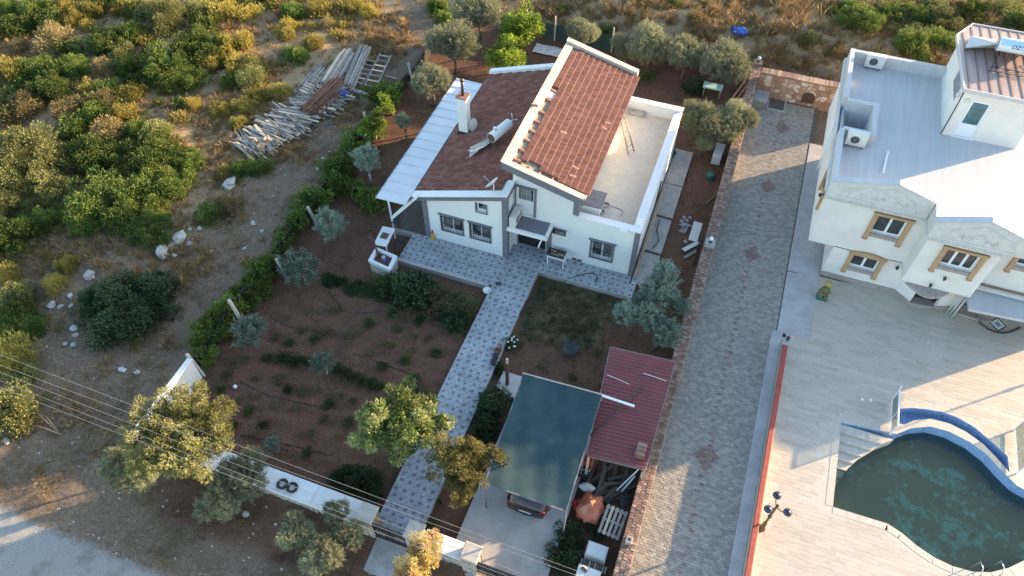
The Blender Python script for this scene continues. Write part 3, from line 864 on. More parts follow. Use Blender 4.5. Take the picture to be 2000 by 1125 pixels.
# windows: frame, panes, lintel, bars
def window(x0, x1, z0, z1, y, bars=True, parent=house, lintel=True, deep=.14):
    b = MB(); f = .06
    b.box(x0, x0 + f, y + deep, y + deep + .07, z0, z1); b.box(x1 - f, x1, y + deep, y + deep + .07, z0, z1)
    b.box(x0 + f, x1 - f, y + deep, y + deep + .07, z1 - f, z1); b.box(x0 + f, x1 - f, y + deep, y + deep + .07, z0, z0 + f)
    xm = (x0 + x1) / 2
    if x1 - x0 > .8: b.box(xm - .03, xm + .03, y + deep, y + deep + .065, z0 + f, z1 - f)
    w = b.build('window', m_pvc, parent)
    b = MB(); b.face([(x0 + f, y + deep + .04, z0 + f), (x1 - f, y + deep + .04, z0 + f), (x1 - f, y + deep + .04, z1 - f), (x0 + f, y + deep + .04, z1 - f)])
    b.build('pane', m_curtain, w)
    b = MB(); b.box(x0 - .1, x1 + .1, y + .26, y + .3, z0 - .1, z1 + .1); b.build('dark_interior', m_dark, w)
    b = MB()
    for xa, xb in ((x0 - .07, x0), (x1, x1 + .07)): b.box(xa, xb, y - .02, y + .10, z0 - .02, z1)
    b.box(x0 - .07, x1 + .07, y - .03, y + .12, z0 - .09, z0 - .02)
    b.build('surround', m_grey, w)
    if lintel:
        b = MB(); b.box(x0 - .14, x1 + .14, y - .09, y + .1, z1, z1 + .09); b.build('lintel', m_grey, w)
    if bars:
        b = MB()
        for k in range(3):
            zz = z0 + .05 + (z1 - z0 - .12) * (k / 2)
            b.bar((x0 - .02, y - .07, zz), (x1 + .02, y - .07, zz), .022, .022)
        n = 8
        for k in range(n):
            xx = x0 + .02 + (x1 - x0 - .04) * k / (n - 1)
            b.bar((xx, y - .07, z0 - .06), (xx, y - .07, z1 - .02), .016, .016)
        for k in range(n - 1):          # belly scrolls at the foot of the grille
            xx = x0 + .02 + (x1 - x0 - .04) * (k + .5) / (n - 1)
            b.tube([(xx - .05, y - .07, z0 + .28), (xx, y - .11, z0 + .20), (xx + .05, y - .07, z0 + .28)], .008, 4)
        b.build('window_bars', m_iron, w)
    return w
window(*win_l1, YF); window(*win_l2, YF)
window(*win_s, YF, False, lintel=False)
window(*win_r, YR)
b = MB(); b.box(win_v[0], win_v[1], YR - .02, YR + .02, win_v[2], win_v[3]); w = b.build('vent_window', m_dark, house)
b = MB(); b.box(win_v[0] - .05, win_v[1] + .05, YR - .07, YR + .03, win_v[3], win_v[3] + .07); b.build('lintel', m_grey, w)
b = MB(); b.box(win_v[0] + .14, win_v[1] - .06, YR - .03, YR - .015, win_v[2] + .04, win_v[3] - .12); b.build('pane', m_glass_grey, w)
for xx in (-5.95, -5.66):
    b = MB(); b.box(xx, xx + .25, YR - .02, YR + .02, .05, .17); b.build('wall_vent', m_dark, house)
# balcony door
b = MB(); x0, x1, z0, z1 = bdoor
b.box(x0, x0 + .08, YR + .1, YR + .18, z0, z1); b.box(x1 - .08, x1, YR + .1, YR + .18, z0, z1); b.box(x0 + .08, x1 - .08, YR + .1, YR + .18, z1 - .08, z1)
b.box(x0 + .08, x1 - .08, YR + .12, YR + .17, z0, z0 + .95)
bd = b.build('balcony_door', m_pvc, house)
b = MB(); b.box(x0 + .16, x1 - .16, YR + .11, YR + .15, z0 + .98, z1 - .12); b.build('pane', m_glass_grey, bd)
b = MB()
for k in range(4):
    for j in range(3): b.box(x0 + .2 + k * .15, x0 + .21 + k * .15, YR + .095, YR + .108, z0 + 1.05 + j * .25, z0 + 1.22 + j * .25)
b.build('door_grille', m_pvc, bd)
b = MB(); b.box(x0 - .12, x1 + .15, YR - .09, YR + .1, z1 + .002, z1 + .09); b.box(x1 + .01, x1 + .13, YR - .06, YR + .09, z0, z1); b.box(x0 - .1, x0 - .02, YR - .06, YR + .09, z0, z1)
b.build('surround', m_grey, bd)

# lower roof: slab, white border, fascia, shingles
b = MB(); xa, xb = -14.5, -9.3
b.yprism([(xa, lowroof(xa) - .2), (xb, lowroof(xb) - .2), (xb, lowroof(xb)), (xa, lowroof(xa))], YF - .14, YB + .25)
lr = b.build('lower_roof', m_concrete, house)
b = MB()
b.yprism([(xa - .02, lowroof(xa) - .26), (xb + .15, lowroof(xb + .15) - .26), (xb + .15, lowroof(xb + .15) + .02), (xa - .02, lowroof(xa) + .02)], YF - .18, YF - .142)
b.yprism([(xb, lowroof(xb) - .30), (xb + .15, lowroof(xb) - .26), (xb + .15, lowroof(xb) + .02), (xb, lowroof(xb) - .05)], YF - .14, YR)
b.build('fascia', m_grey, lr)
b = MB()
b.yprism([(xa - .02, lowroof(xa) + .004), (xb + .16, lowroof(xb + .16) + .024), (xb + .16, lowroof(xb + .16) + .07), (xa - .02, lowroof(xa) + .06)], YF - .19, YF + .26)
b.yprism([(xb - .26, lowroof(xb - .26) + .004), (xb + .16, lowroof(xb + .16) + .024), (xb + .16, lowroof(xb + .16) + .07), (xb - .26, lowroof(xb - .26) + .06)], YF + .262, YR - .003)
b.yprism([(xa - .02, lowroof(xa) + .004), (xb, lowroof(xb) + .004), (xb, lowroof(xb) + .22), (xa - .02, lowroof(xa) + .22)], YB - .1, YB + .26)
b.build('roof_border', m_white, lr)
sl = math.atan(.33)
b = MB(); v, f = [], []
sp_ = [(-.1, 0), (-.07, .0), (-.062, .05), (-.025, .05), (-.017, 0), (.03, 0), (.038, .05), (.075, .05), (.083, 0), (.1, 0)]
for xx in (-.165, .165):
    for py, pz in sp_: v.append((xx, py, pz))
for i in range(9): f.append((i, 10 + i, 11 + i, i + 1))
b.add(v, f, False); b.face([(-.165, p[0], p[1]) for p in sp_] + [(-.165, .1, -.02), (-.165, -.1, -.02)])
sh = b.mesh('shingle', m_shingle)
pl = []
nxs = int((xb - xa - .05) / math.cos(sl) / .30 * math.cos(sl))
for i in range(17):
    x = xa + .12 + i * .302
    if x > xb - .1: break
    y = YF + .36 + (i % 2) * .1
    while y < YB - .18:
        if not (x > xb - .36 and y < YR):
            pl.append(TR(x, y, lowroof(x) + .012 + rng.uniform(-.002, .004), 0, 1, 1, 1, rng.uniform(-.01, .01), -sl - .035))
        y += .2
pieces(lr, 'shingle', sh, pl, rest='shingles')

# upper roof: slab, coping, clay tiles, gap of mortar with single tiles
ux0, ux1 = -9.7, -5.58
b = MB(); b.yprism([(ux0, uproof(ux0) - .2), (ux1, uproof(ux1) - .2), (ux1, uproof(ux1)), (ux0, uproof(ux0))], YR - .42, YB + .2)
ur = b.build('upper_roof', m_mortar, house)
b = MB()
b.yprism([(ux0 - .04, uproof(ux0) - .28), (ux1 + .04, uproof(ux1) - .28), (ux1 + .04, uproof(ux1) + .14), (ux0 - .04, uproof(ux0) + .14)], YR - .47, YR - .422)
b.yprism([(ux0 - .045, uproof(ux0) - .28), (ux0 - .002, uproof(ux0) - .28), (ux0 - .002, uproof(ux0) + .14), (ux0 - .045, uproof(ux0) + .14)], YR - .42, YB + .2)
b.build('fascia', m_grey, ur)
b = MB()
b.yprism([(ux0 - .06, uproof(ux0) + .142), (ux1 + .05, uproof(ux1) + .142), (ux1 + .05, uproof(ux1) + .2), (ux0 - .06, uproof(ux0) + .2)], YR - .49, YR - .17)
b.yprism([(ux0 - .06, uproof(ux0) + .142), (ux0 + .36, uproof(ux0 + .36) + .13), (ux0 + .36, uproof(ux0 + .36) + .2), (ux0 - .06, uproof(ux0) + .2)], YR - .168, YB - .1)
b.yprism([(ux0 - .06, uproof(ux0) + .05), (ux1 + .05, uproof(ux1) + .05), (ux1 + .05, uproof(ux1) + .33), (ux0 - .06, uproof(ux0) + .33)], YB - .098, YB + .24)
b.yprism([(ux0, uproof(ux0)), (ux0 + .34, uproof(ux0 + .34)), (ux0 + .34, uproof(ux0 + .34) + .128), (ux0, uproof(ux0) + .14)], YR - .168, YB - .1)
b.yprism([(ux0, uproof(ux0)), (ux1, uproof(ux1)), (ux1, uproof(ux1) + .14), (ux0, uproof(ux0) + .14)], YR - .42, YR - .2)
b.build('roof_coping', m_white_dirty, ur)
ang = math.atan(.275)
def tilemesh(nm, length, w):
    """interlocking tile: two ribs along the slope and a thick lower edge"""
    b = MB(); h = .085
    prof = [(-w / 2, .0), (-w * .36, .0), (-w * .30, h), (-w * .16, h), (-w * .10, .004), (w * .12, .004), (w * .18, h), (w * .32, h), (w * .38, 0), (w / 2, 0)]
    v, f = [], []
    for xx, dz in ((-length / 2, 0.0), (length / 2, .045)):
        for py, pz in prof: v.append((xx, py, pz + dz))
    n = len(prof)
    for i in range(n - 1): f.append((i, n + i, n + i + 1, i + 1))
    b.add(v, f, False)
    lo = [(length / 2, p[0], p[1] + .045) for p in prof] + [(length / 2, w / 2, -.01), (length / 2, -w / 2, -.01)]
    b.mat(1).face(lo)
    for i in range(n - 1):                # pale lip: sunlit look of the lower edge put into the colour
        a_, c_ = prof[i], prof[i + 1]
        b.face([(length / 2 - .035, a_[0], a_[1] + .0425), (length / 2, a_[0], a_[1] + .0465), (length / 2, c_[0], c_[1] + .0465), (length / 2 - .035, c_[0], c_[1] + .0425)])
    return b.mesh(nm, [m_clay, m_clay_edge_lit])
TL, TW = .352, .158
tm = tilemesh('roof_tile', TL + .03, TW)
pl = []
ncol = 11
for i in range(ncol):
    x = ux0 + .34 + .36 + (i + .5) * .327
    y = YR - .08; k = 0
    ystart = YR - .06 + (.42 if i < 3 else (.22 if i < 6 else 0)) + rng.uniform(0, .06)
    while y < YB - .2:
        if y > ystart:
            dz = rng.uniform(0, .012)
            skew = rng.uniform(-.02, .02)
            pl.append(TR(x + rng.uniform(-.006, .006), y, uproof(x) + .055 + dz, skew, .93, 1, 1, 0, ang + rng.uniform(-.012, .012)))
        y += TW * .985
for k in range(22): pl.append(TR(ux0 + .54, 31.6 + k * TW * .985, uproof(ux0 + .54) + .06, 0, .93, 1, 1, 0, ang))
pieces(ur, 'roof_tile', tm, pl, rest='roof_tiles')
b = MB()                                  # rounded ridge tile lying across the mortar gap
n = 7; v, f = [], []
for xx, rr in ((-.2, .085), (.2, .1)):
    for k in range(n):
        t = math.pi * k / (n - 1); v.append((xx, -rr * math.cos(t), rr * math.sin(t) * .8))
for k in range(n - 1): f.append((k, k + 1, n + k + 1, n + k))
b.add(v, f, False)
rm = b.mesh('ridge_tile', m_clay)
pl = []
for k, y in enumerate([25.45, 26.2, 27.0, 27.75, 28.5, 29.3, 30.4, 31.2]):
    x = ux0 + .54
    pl.append(TR(x, y, uproof(x) + .05, rng.uniform(-.12, .12), .95, 1.15, 1, 0, ang))
pl.append(TR(ux0 + .1, 29.35, uproof(ux0) + .22, .1, .9, 1, 1, 0, ang * .5))
for i, x in enumerate((-8.9, -8.5, -7.95, -7.3, -6.75)):
    pl.append(TR(x, YR - .05 + .03 * i, uproof(x) + .04, math.pi / 2 + rng.uniform(-.2, .2), .8, .9, .8))
pieces(ur, 'ridge_tile', rm, pl)
# displaced tiles lying proud of the courses
for x, y, rz in ((-7.75, 28.5, .15), (-6.5, 26.55, -.1), (-6.45, 25.95, .08), (-5.95, 30.6, .2), (-6.05, 30.1, -.25)):
    o = link('loose_tile', rm, ur, TR(x, y, uproof(x) + .13, rz, .9, 1.2, 1, 0, ang))
b = MB(); b.obox((ux0 + .52, 30.85, uproof(ux0 + .52) + .03), (math.cos(ang), 0, -math.sin(ang)), (0, 1, 0), (math.sin(ang), 0, math.cos(ang)), .22, .24, .03); b.build('white_patch', m_white, ur)
b = MB(); b.box(ux1 - .02, ux1 + .05, YR - .17, YB - .1, uproof(ux1) - .16, uproof(ux1) + .0); b.build('gutter', m_white_dirty, ur)
# terrace: floor, parapet copings, low step, cupboard
b = MB(); b.box(-5.95, -2.95, YR + .25, YB - .25, 2.6, 2.78)
tf = b.build('terrace_floor', m_cream, house)
b = MB(); b.bbox(-.2485, .2485, -.2485, .2485, -.012, 0, .001); ftm = b.mesh('floor_tile', M('terrace_floor_tile', (0.56, 0.50, 0.41), (0.50, 0.44, 0.365), 2.5, 0.7, rv=.02, big=.07))
pieces(tf, 'floor_tile', ftm, [TR(-5.7 + i * .5, YR + .5 + j * .5, 2.793) for i in range(6) for j in range(20) if YR + .5 + j * .5 < YB - .4])
b = MB()
b.box(-5.95, -2.62, YR - .06, YR + .34, 3.302, 3.37); b.box(-3.06, -2.62, YR + .342, YB - .3, 3.302, 3.37); b.box(-5.72, -2.62, YB - .298, YB + .06, 3.422, 3.49)
b.box(-2.95, -2.7, YB - .29, YB, 3.30, 3.42)
b.build('parapet_coping', m_white, house)
b = MB(); b.bbox(-5.6, -4.7, YB - .75, YB - .26, 2.79, 2.93); b.build('terrace_step', m_concrete, house)
cup = thing('roof_cupboard', 'white cupboard with dark brown lid standing beside the tiled roof on the terrace', 'cupboard', (-5.4, 26.6, 2.79))
b = MB(); b.box(-5.92, -4.95, 26.05, 27.0, 2.795, 3.55); b.build('body', m_white, cup)
b = MB(); b.bbox(-5.94, -4.85, 25.95, 27.15, 3.552, 3.62, .015); b.build('lid', m_grey, cup)
# canopy over the entrance
b = MB(); b.box(-9.22, -7.14, YF - .03, YR - .002, 2.16, 2.36)
cn = b.build('entrance_canopy', m_grey, house)
b = MB()
b.box(-9.24, -7.08, YF - .09, YF - .032, 2.2, 2.42); b.box(-7.138, -7.08, YF - .03, YR - .002, 2.2, 2.42)
b.box(-9.24, -7.08, YF - .03, YF + .05, 2.362, 2.42); b.box(-7.22, -7.14, YF + .05, YR - .002, 2.362, 2.42)
b.build('canopy_edge', m_white, cn)
b = MB(); b.tube([(-7.35, YF - .09, 2.2), (-7.38, YF - .3, 2.1), (-7.4, YF - .42, 1.95)], .035, 8); b.build('spout', m_pvc, cn)
# chimney
cb = G(905, 257, 3.35)
chim = thing('chimney', 'tall white chimney with black stovepipe on the dark red roof', 'chimney', cb)
b = MB(); q = .26; cx, cy = cb.x, cb.y + .25
b.prism([(cx - q, cy - q), (cx + q, cy - q), (cx + q, cy + q), (cx - q, cy + q)], 3.1, 5.55); b.build('stack', m_white, chim)
b = MB(); b.box(cx - q - .05, cx + q + .05, cy - q - .05, cy + q + .05, 5.552, 5.62); b.build('cap', m_clay, chim)
b = MB(); b.tube([(cx, cy, 5.6), (cx, cy, 6.55)], .075, 10); b.lathe((cx, cy, 0), [(.11, 6.5), (.12, 6.6), (.02, 6.66)], 10); b.build('stovepipe', m_iron, chim)
b = MB(); b.box(cx - q - .06, cx + q + .06, cy - q - .06, cy + q + .06, lowroof(cx) - .1, lowroof(cx) + .16); b.build('flashing', m_black, chim)
b = MB(); b.lathe((0, 0, 0), [(0, .06), (.16, .045), (.3, .01), (.36, .0)], 18)
o = b.build('grey_dish', m_offwhite, None, label='grey round metal plate leaning against the foot of the white chimney', cat='metal plate')
b_m = Matrix.Translation((cx + .5, cy + .05, lowroof(cx + .5) + .38)) @ Matrix.Rotation(R(75), 4, 'Y') @ Matrix.Rotation(R(12), 4, 'X')
o.matrix_basis = b_m
# solar water heater on the lower roof
A, B_ = Vector((-11.45, 27.85, 4.75)), Vector((-10.98, 29.3, 4.75))
sol = thing('solar_water_heater', 'old white solar water heater drum and panel on the dark red roof', 'solar heater', (-11.3, 28.4, lowroof(-11.3)))
def drum(b, A, B_, r, n=20):
    d = (B_ - A).normalized()
    b.smooth = True; b.tube([A, B_], r, n)
b = MB(); drum(b, A, B_, .27); b.build('drum', m_white, sol)
b = MB(); d = (B_ - A).normalized(); b.disc(A - d * .004, .25, -d, 20); b.build('drum_end', m_rust, sol)
b = MB(); b.lathe(A + d * .35, [(.09, .2), (.09, .42), (.11, .43), (.11, .46), (0, .47)], 12); b.build('expansion_tank', m_white, sol)
pa = [Vector((-11.45, 27.95, 4.65)), Vector((-11.15, 28.85, 4.65)), Vector((-12.75, 28.0, lowroof(-12.7) + .12)), Vector((-12.45, 27.15, lowroof(-12.4) + .05))]
b = MB(); c0 = sum(pa, Vector()) / 4
b.add(pa + [p + Vector((.01, 0, -.07)) for p in pa], [(0, 1, 2, 3), (7, 6, 5, 4), (0, 4, 5, 1), (1, 5, 6, 2), (2, 6, 7, 3), (3, 7, 4, 0)], False); b.build('collector_panel', m_glass_grey, sol)
b = MB()
for p in (A + d * .1, A + d * 1.3):
    for dx in (-.2, .3):
        b.bar(p + Vector((0, 0, -.2)), Vector((p.x + dx, p.y - .1, lowroof(p.x + dx))), .035, .035)
b.bar(A + Vector((.3, -.1, -.75)), B_ + Vector((.3, -.1, -.75)), .03, .03)
b.build('stand', m_rust, sol)
b = MB(); b.tube([A + Vector((0, 0, -.2)), A + Vector((-.3, -.35, -.4)), A + Vector((-.9, -.5, -.75)), A + Vector((-1.2, -.3, -.95))], .025, 6); b.build('pipe', m_pvc, sol)
b = MB(); b.tube([B_, B_ + Vector((.1, .25, .05))], .025, 6); b.tube([B_ + Vector((.1, .25, .05)), B_ + Vector((.05, .25, .5))], .018, 6); b.tube([B_ + Vector((.1, .25, .05)), B_ + Vector((.35, .35, .1))], .018, 6); b.build('vent_pipe', m_pvc, sol)
# satellite dish
ds = thing('satellite_dish', 'small white satellite dish on the front edge of the dark red roof', 'satellite dish', (-9.95, 24.5, lowroof(-9.95)))
p0 = Vector((-9.98, 24.45, lowroof(-9.98) + .06))
b = MB(); b.tube([p0, p0 + Vector((-.05, .05, .45))], .025, 8); b.build('mast', m_pvc, ds)
b = MB(); b.lathe((0, 0, 0), [(0, -.09), (.15, -.075), (.3, -.03), (.4, .02), (.41, .03)], 20)
o = b.build('reflector', m_offwhite, ds)
hd = (-RT * .62 + UP * .74 - FW * .22).normalized()
o.matrix_basis = WM[ds.name].inverted() @ Matrix.Translation(p0 + Vector((-.12, .0, .55))) @ hd.to_track_quat('Z', 'Y').to_matrix().to_4x4()
b = MB(); q0 = p0 + Vector((-.12, 0, .45)); b.tube([q0, q0 + hd * .55 + Vector((0, 0, -.1))], .014, 6); b.sphere(q0 + hd * .57 + Vector((0, 0, -.1)), .05, 8, 5); b.build('feed_arm', m_steel, ds)
# side awning of white sandwich panels on posts
aw = thing('awning', 'long white panelled lean-to awning along the left side of the house', 'awning', (-15.3, 29, 0))
axo, axi, ay0, ay1 = -16.2, -14.52, 23.38, 34.2
zo, zi = 2.98, 3.02
b = MB()
npan = 15; w = (ay1 - ay0) / npan
for k in range(npan):
    y0 = ay0 + k * w; pn = MB()
    pn.prism([(axo, y0 + .006), (axi, y0 + .006), (axi, y0 + w - .006), (axo, y0 + w - .006)], [zo - .05, zi - .05, zi - .05, zo - .05], [zo, zi, zi, zo])
    pn.box(axo, axi - .01, y0 + w - .045, y0 + w - .012, zi - .02, zi + .022)
    pn.build('roof_panel', m_awning, aw)
b = MB(); b.box(axo - .03, axo - .003, ay0 - .01, ay1 + .01, zo - .14, zo + .03); b.build('gutter', m_grey, aw)
for yy in (24.2, 27.5, 30.8, 34.0):
    b = MB(); b.box(-16.05, -15.97, yy - .04, yy + .04, -.1, zo - .052); b.build('post', m_pvc, aw)
b = MB(); b.box(-16.05, -15.9, 24.0, 24.2, .35, .9); b.box(-16.08, -15.86, 23.95, 24.3, .9, .96)
# trough running out from below the awning
b = MB(); b.bar(UY(814, 384, 24.0), UY(767, 424, 24.1), .34, .12); b.build('white_trough', m_white, None, label='white box trough hanging out from the front end of the awning', cat='trough')

# air conditioner on the canopy
def air_conditioner(name_loc, rz, label, w=.80, h=.58, dp=.30):
    t = thing('air_conditioner', label, 'air conditioner', name_loc, 'outdoor air conditioner units', rz)
    b = MB(); b.bbox(-w / 2, w / 2, -dp / 2, dp / 2, .06, .06 + h, .02); b.build('casing', m_offwhite, t, local=True)
    b = MB(); b.disc((-.08, -dp / 2 - .004, .06 + h / 2), .215, (0, -1, 0), 24); fan = b.build('fan_recess', m_dark, t, local=True)
    b = MB()
    for r_ in (.06, .11, .16, .21):
        p = [(-.08 + r_ * math.cos(2 * math.pi * k / 20), -dp / 2 - .014, .06 + h / 2 + r_ * math.sin(2 * math.pi * k / 20)) for k in range(21)]
        b.tube(p, .006, 4, False)
    for k in range(8):
        a = math.pi * k / 4; b.bar((-.08, -dp / 2 - .014, .06 + h / 2), (-.08 + .21 * math.cos(a), -dp / 2 - .014, .06 + h / 2 + .21 * math.sin(a)), .008, .008)
    b.build('fan_grille', m_steel, t, local=True)
    if w < .95:
        b = MB(); b.box(w / 2 - .14, w / 2 - .02, -dp / 2 - .008, -dp / 2 - .002, .16, .06 + h - .1); b.build('side_louvre', m_grey, t, local=True)
    for s in (-1, 1):
        b = MB(); b.box(s * w * .36 - .03, s * w * .36 + .03, -dp / 2 - .02, dp / 2 + .02, 0, .06); b.build('foot', m_iron, t, local=True)
    return t
air_conditioner((-8.98, 24.74, 2.37), R(90), 'white air conditioner on the grey canopy over the front door', .92, .68, .34)
# ------------------------------------------------------------------ the white villa on the right
villa = thing('villa', 'large white two storey villa with gabled parapets and a flat white roof', 'villa', (12, 34, 0))
VX, VY, VB = 5.36, 28.76, 39.9
ZS, ZC, ZR = 2.26, 5.28, 5.62           # underside of the upper floor, cornice, roof deck
VR = 18.3
def boxwall(b, x0, x1, y0, y1, z0, z1, holes): wall_y(b, x0, x1, y0, y1, z0, lambda x: z1, holes)
wu, wg = (7.80, 9.12, 3.72, 4.96), (7.66, 8.93, 1.12, 2.12)
b = MB()
boxwall(b, 6.6, 10.3, VY, VY + .25, 0, ZS, [wg])
b.box(6.6, 6.85, VY + .25, 38.7, 0, ZS)
b.box(6.85, VR, 38.45, 38.7, 0, ZS)
b.box(VR - .25, VR, VY, 38.45, 0, ZS)
b.box(13.3, VR - .25, VY + .6, VY + .85, 0, ZS)
b.prism([(10.3, VY), (11.0, 28.22), (11.1, 28.4), (10.4, VY + .2)], 0, ZS)
b.prism([(12.25, 28.36), (13.3, VY), (13.2, VY + .2), (12.2, 28.55)], 0, ZS)
b.build('ground_floor_wall', m_cream, villa)
b = MB(); b.box(11.0, 12.25, 28.75, 28.8, 0, ZS); b.build('entrance_recess', m_dark, villa)
b = MB(); b.prism([(11.0, 28.22), (12.25, 28.36), (12.25, 28.75), (11.0, 28.75)], 0, .18); b.build('entrance_step', m_mosaic_dark, villa)
b = MB(); b.prism([(11.02, 28.4), (12.23, 28.5), (12.23, 28.56), (11.02, 28.46)], 1.75, 2.1); b.build('entrance_fascia', m_roofwhite, villa)
b = MB()
b.box(6.57, 10.3, VY - .04, VY - .002, 0, .34); b.box(6.56, 6.598, VY, 38.6, 0, .3)
b.prism([(10.3, VY - .04), (11.0, 28.17), (11.0, 28.21), (10.3, VY)], 0, .3); b.prism([(12.25, 28.3), (13.3, VY - .05), (13.3, VY), (12.25, 28.35)], 0, .3)
b.build('stone_plinth', m_mosaic_dark, villa)
bx0, bx1, by = 9.88, 12.96, 27.6
wb = (10.84, 12.28, 3.80, 4.98)
b = MB()
boxwall(b, VX, bx0, VY, VY + .25, ZS, ZC, [wu])
b.box(VX, VX + .25, VY + .25, VB, ZS, ZC)
b.box(VX + .25, VR, VB - .25, VB, ZS, ZC); b.box(VR - .25, VR, VY, VB - .25, ZS, ZC)
boxwall(b, bx0, bx1, by, by + .25, ZS, ZC, [wb])
b.box(bx0, bx0 + .25, by + .25, VY + .25, ZS, ZC); b.box(bx1 - .25, bx1, by + .25, VY + .25, ZS, ZC)
boxwall(b, bx1, VR, VY, VY + .25, ZS, ZC, [(14.15, 15.6, 3.8, 4.98)])
b.build('upper_floor_wall', m_cream, villa)
b = MB(); b.box(VX, VR, VY, VB, ZS - .05, ZS - .002); b.box(bx0, bx1, by, VY - .002, ZS - .05, ZS - .002); b.build('soffit', m_relief, villa)
# tan surrounded windows
def villa_window(h, y, nlight, arch=False, foot=.36):
    x0, x1, z0, z1 = h
    b = MB(); f = .07; d = .16
    b.box(x0, x0 + f, y + d, y + d + .07, z0, z1); b.box(x1 - f, x1, y + d, y + d + .07, z0, z1)
    b.box(x0 + f, x1 - f, y + d, y + d + .07, z1 - f, z1); b.box(x0 + f, x1 - f, y + d, y + d + .07, z0, z0 + f)
    for k in range(1, nlight):
        xm = x0 + (x1 - x0) * k / nlight; b.box(xm - .055, xm + .055, y + d - .01, y + d + .065, z0 + f, z1 - f)
    w = b.build('window', m_pvc, villa)
    for k in range(nlight):
        xa = x0 + (x1 - x0) * k / nlight + .06; xb = x0 + (x1 - x0) * (k + 1) / nlight - .06
        b = MB(); b.box(xa, xb, y + d + .03, y + d + .045, z0 + f, z1 - f); b.build('pane', m_glass, w)
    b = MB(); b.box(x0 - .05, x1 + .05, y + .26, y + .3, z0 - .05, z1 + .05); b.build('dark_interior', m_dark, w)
    b = MB()
    for xa, xb in ((x0 - .2, x0 - .002), (x1 + .002, x1 + .2)):
        b.box(xa, xb, y - .12, y + .02, z0 - foot, z1)
        b.box(xa - .02, xb + .02, y - .15, y + .02, z0 - foot - .06, z0 - foot)
    if arch:
        n = 8
        for k in range(n):
            u0, u1 = k / n, (k + 1) / n
            xa, xb = x0 - .26 + (x1 - x0 + .52) * u0, x0 - .26 + (x1 - x0 + .52) * u1
            za, zb = .16 * math.sin(math.pi * u0), .16 * math.sin(math.pi * u1)
            b.yprism([(xa, z1 + .002), (xb, z1 + .002), (xb, z1 + .12 + zb), (xa, z1 + .12 + za)], y - .15, y + .02)
    else: b.box(x0 - .24, x1 + .24, y - .15, y + .02, z1 + .002, z1 + .13)
    b.build('surround', m_trim, w)
    b = MB(); b.box(x0 + .002, x1 - .002, y - .06, y + .12, z0 - .22, z0 - .002); b.build('sill', m_mosaic_dark, w)
villa_window(wu, VY, 2); villa_window(wg, VY, 2, True, .32); villa_window(wb, by, 3); villa_window((14.15, 15.6, 3.8, 4.98), VY, 2)
# a window on the left wall, seen edge-on
b = MB()
for ya, yb in ((29.75, 29.95), (31.25, 31.45)): b.box(VX - .13, VX + .02, ya, yb, 3.4, 4.95)
b.box(VX - .15, VX + .02, 29.7, 31.5, 4.952, 5.08); w = b.build('surround', m_trim, villa)
b = MB(); b.box(VX - .01, VX + .01, 29.952, 31.248, 3.75, 4.95); b.build('pane', m_glass, w)
# cornice, dentils, gabled parapets
b = MB()
def band(z0, z1, d):
    b.box(VX - d, bx0 - d, VY - d, VY - .002, z0, z1); b.box(VX - d, VX - .002, VY, VB + .05, z0, z1)
    b.box(bx0 - d, bx1 + d, by - d, by - .002, z0, z1)
    b.box(bx0 - d, bx0 - .002, by, VY - d, z0, z1); b.box(bx1 + .002, bx1 + d, by, VY - d, z0, z1)
    b.box(bx1 + d, VR, VY - d, VY - .002, z0, z1)
band(ZC - .12, ZC - .04, .06); band(ZC - .04, ZC + .06, .15); band(ZC + .14, ZC + .2, .2)
b.build('cornice', m_relief, villa)
b = MB()
x = VX - .1
while x < bx0 - .25: b.box(x, x + .06, VY - .19, VY - .03, ZC + .062, ZC + .138); x += .13
x = bx0 - .16
while x < bx1 + .15: b.box(x, x + .06, by - .19, by - .03, ZC + .062, ZC + .138); x += .13
y = VY
while y < VB: b.box(VX - .19, VX - .03, y, y + .06, ZC + .062, ZC + .138); y += .13
b.build('dentils', m_relief, villa)
def gable(x0, xm, x1, y, zl, zm, zr, t=.24):
    b = MB(); b.yprism([(x0, ZC + .2), (x1, ZC + .2), (x1, zr), (xm, zm), (x0, zl)], y, y + t)
    g_ = b.build('gable_parapet', m_relief, villa)
    b = MB()
    b.yprism([(x0 - .04, zl + .002), (xm, zm + .002), (xm, zm + .09), (x0 - .04, zl + .09)], y - .05, y + t + .03)
    b.yprism([(xm, zm + .002), (x1 + .04, zr + .002), (x1 + .04, zr + .09), (xm, zm + .09)], y - .05, y + t + .03)
    b.build('parapet_coping', m_roofwhite, g_)
    b = MB()                             # raised panel and rosette
    for (xa, za, xb, zb) in ((x0 + .5, ZC + .35, x1 - .5, ZC + .35), (x0 + .5, ZC + .35, x0 + .9, zl - .12), (x1 - .5, ZC + .35, x1 - .9, zr - .12), (x0 + .9, zl - .12, xm, zm - .3), (xm, zm - .3, x1 - .9, zr - .12)):
        b.bar((xa, y - .015, za), (xb, y - .015, zb), .03, .05)
    b.disc((xm, y - .02, ZC + .85), .16, (0, -1, 0), 16)
    for s in (-1, 1):
        for k in range(5):
            a = k * .5; b.tube([(xm + s * (.25 + .12 * k), y - .02, ZC + .6 + .12 * math.sin(k * 1.7)), (xm + s * (.33 + .12 * k), y - .03, ZC + .7 + .1 * math.cos(k * 2.1))], .02, 5)
    b.build('relief_ornament', m_relief, g_)
gable(VX - .16, 7.93, bx0 - .2, VY - .16, 6.34, 6.98, 6.4)
gable(bx0 - .16, 11.68, 13.75, by - .16, 6.38, 7.06, 6.36)
gable(13.76, 16.0, VR, VY - .16, 6.38, 7.0, 6.36)
b = MB(); b.box(bx0 - .16, bx0 + .08, by + .08, VY + .1, ZC + .2, 6.38); b.build('parapet', m_relief, villa)
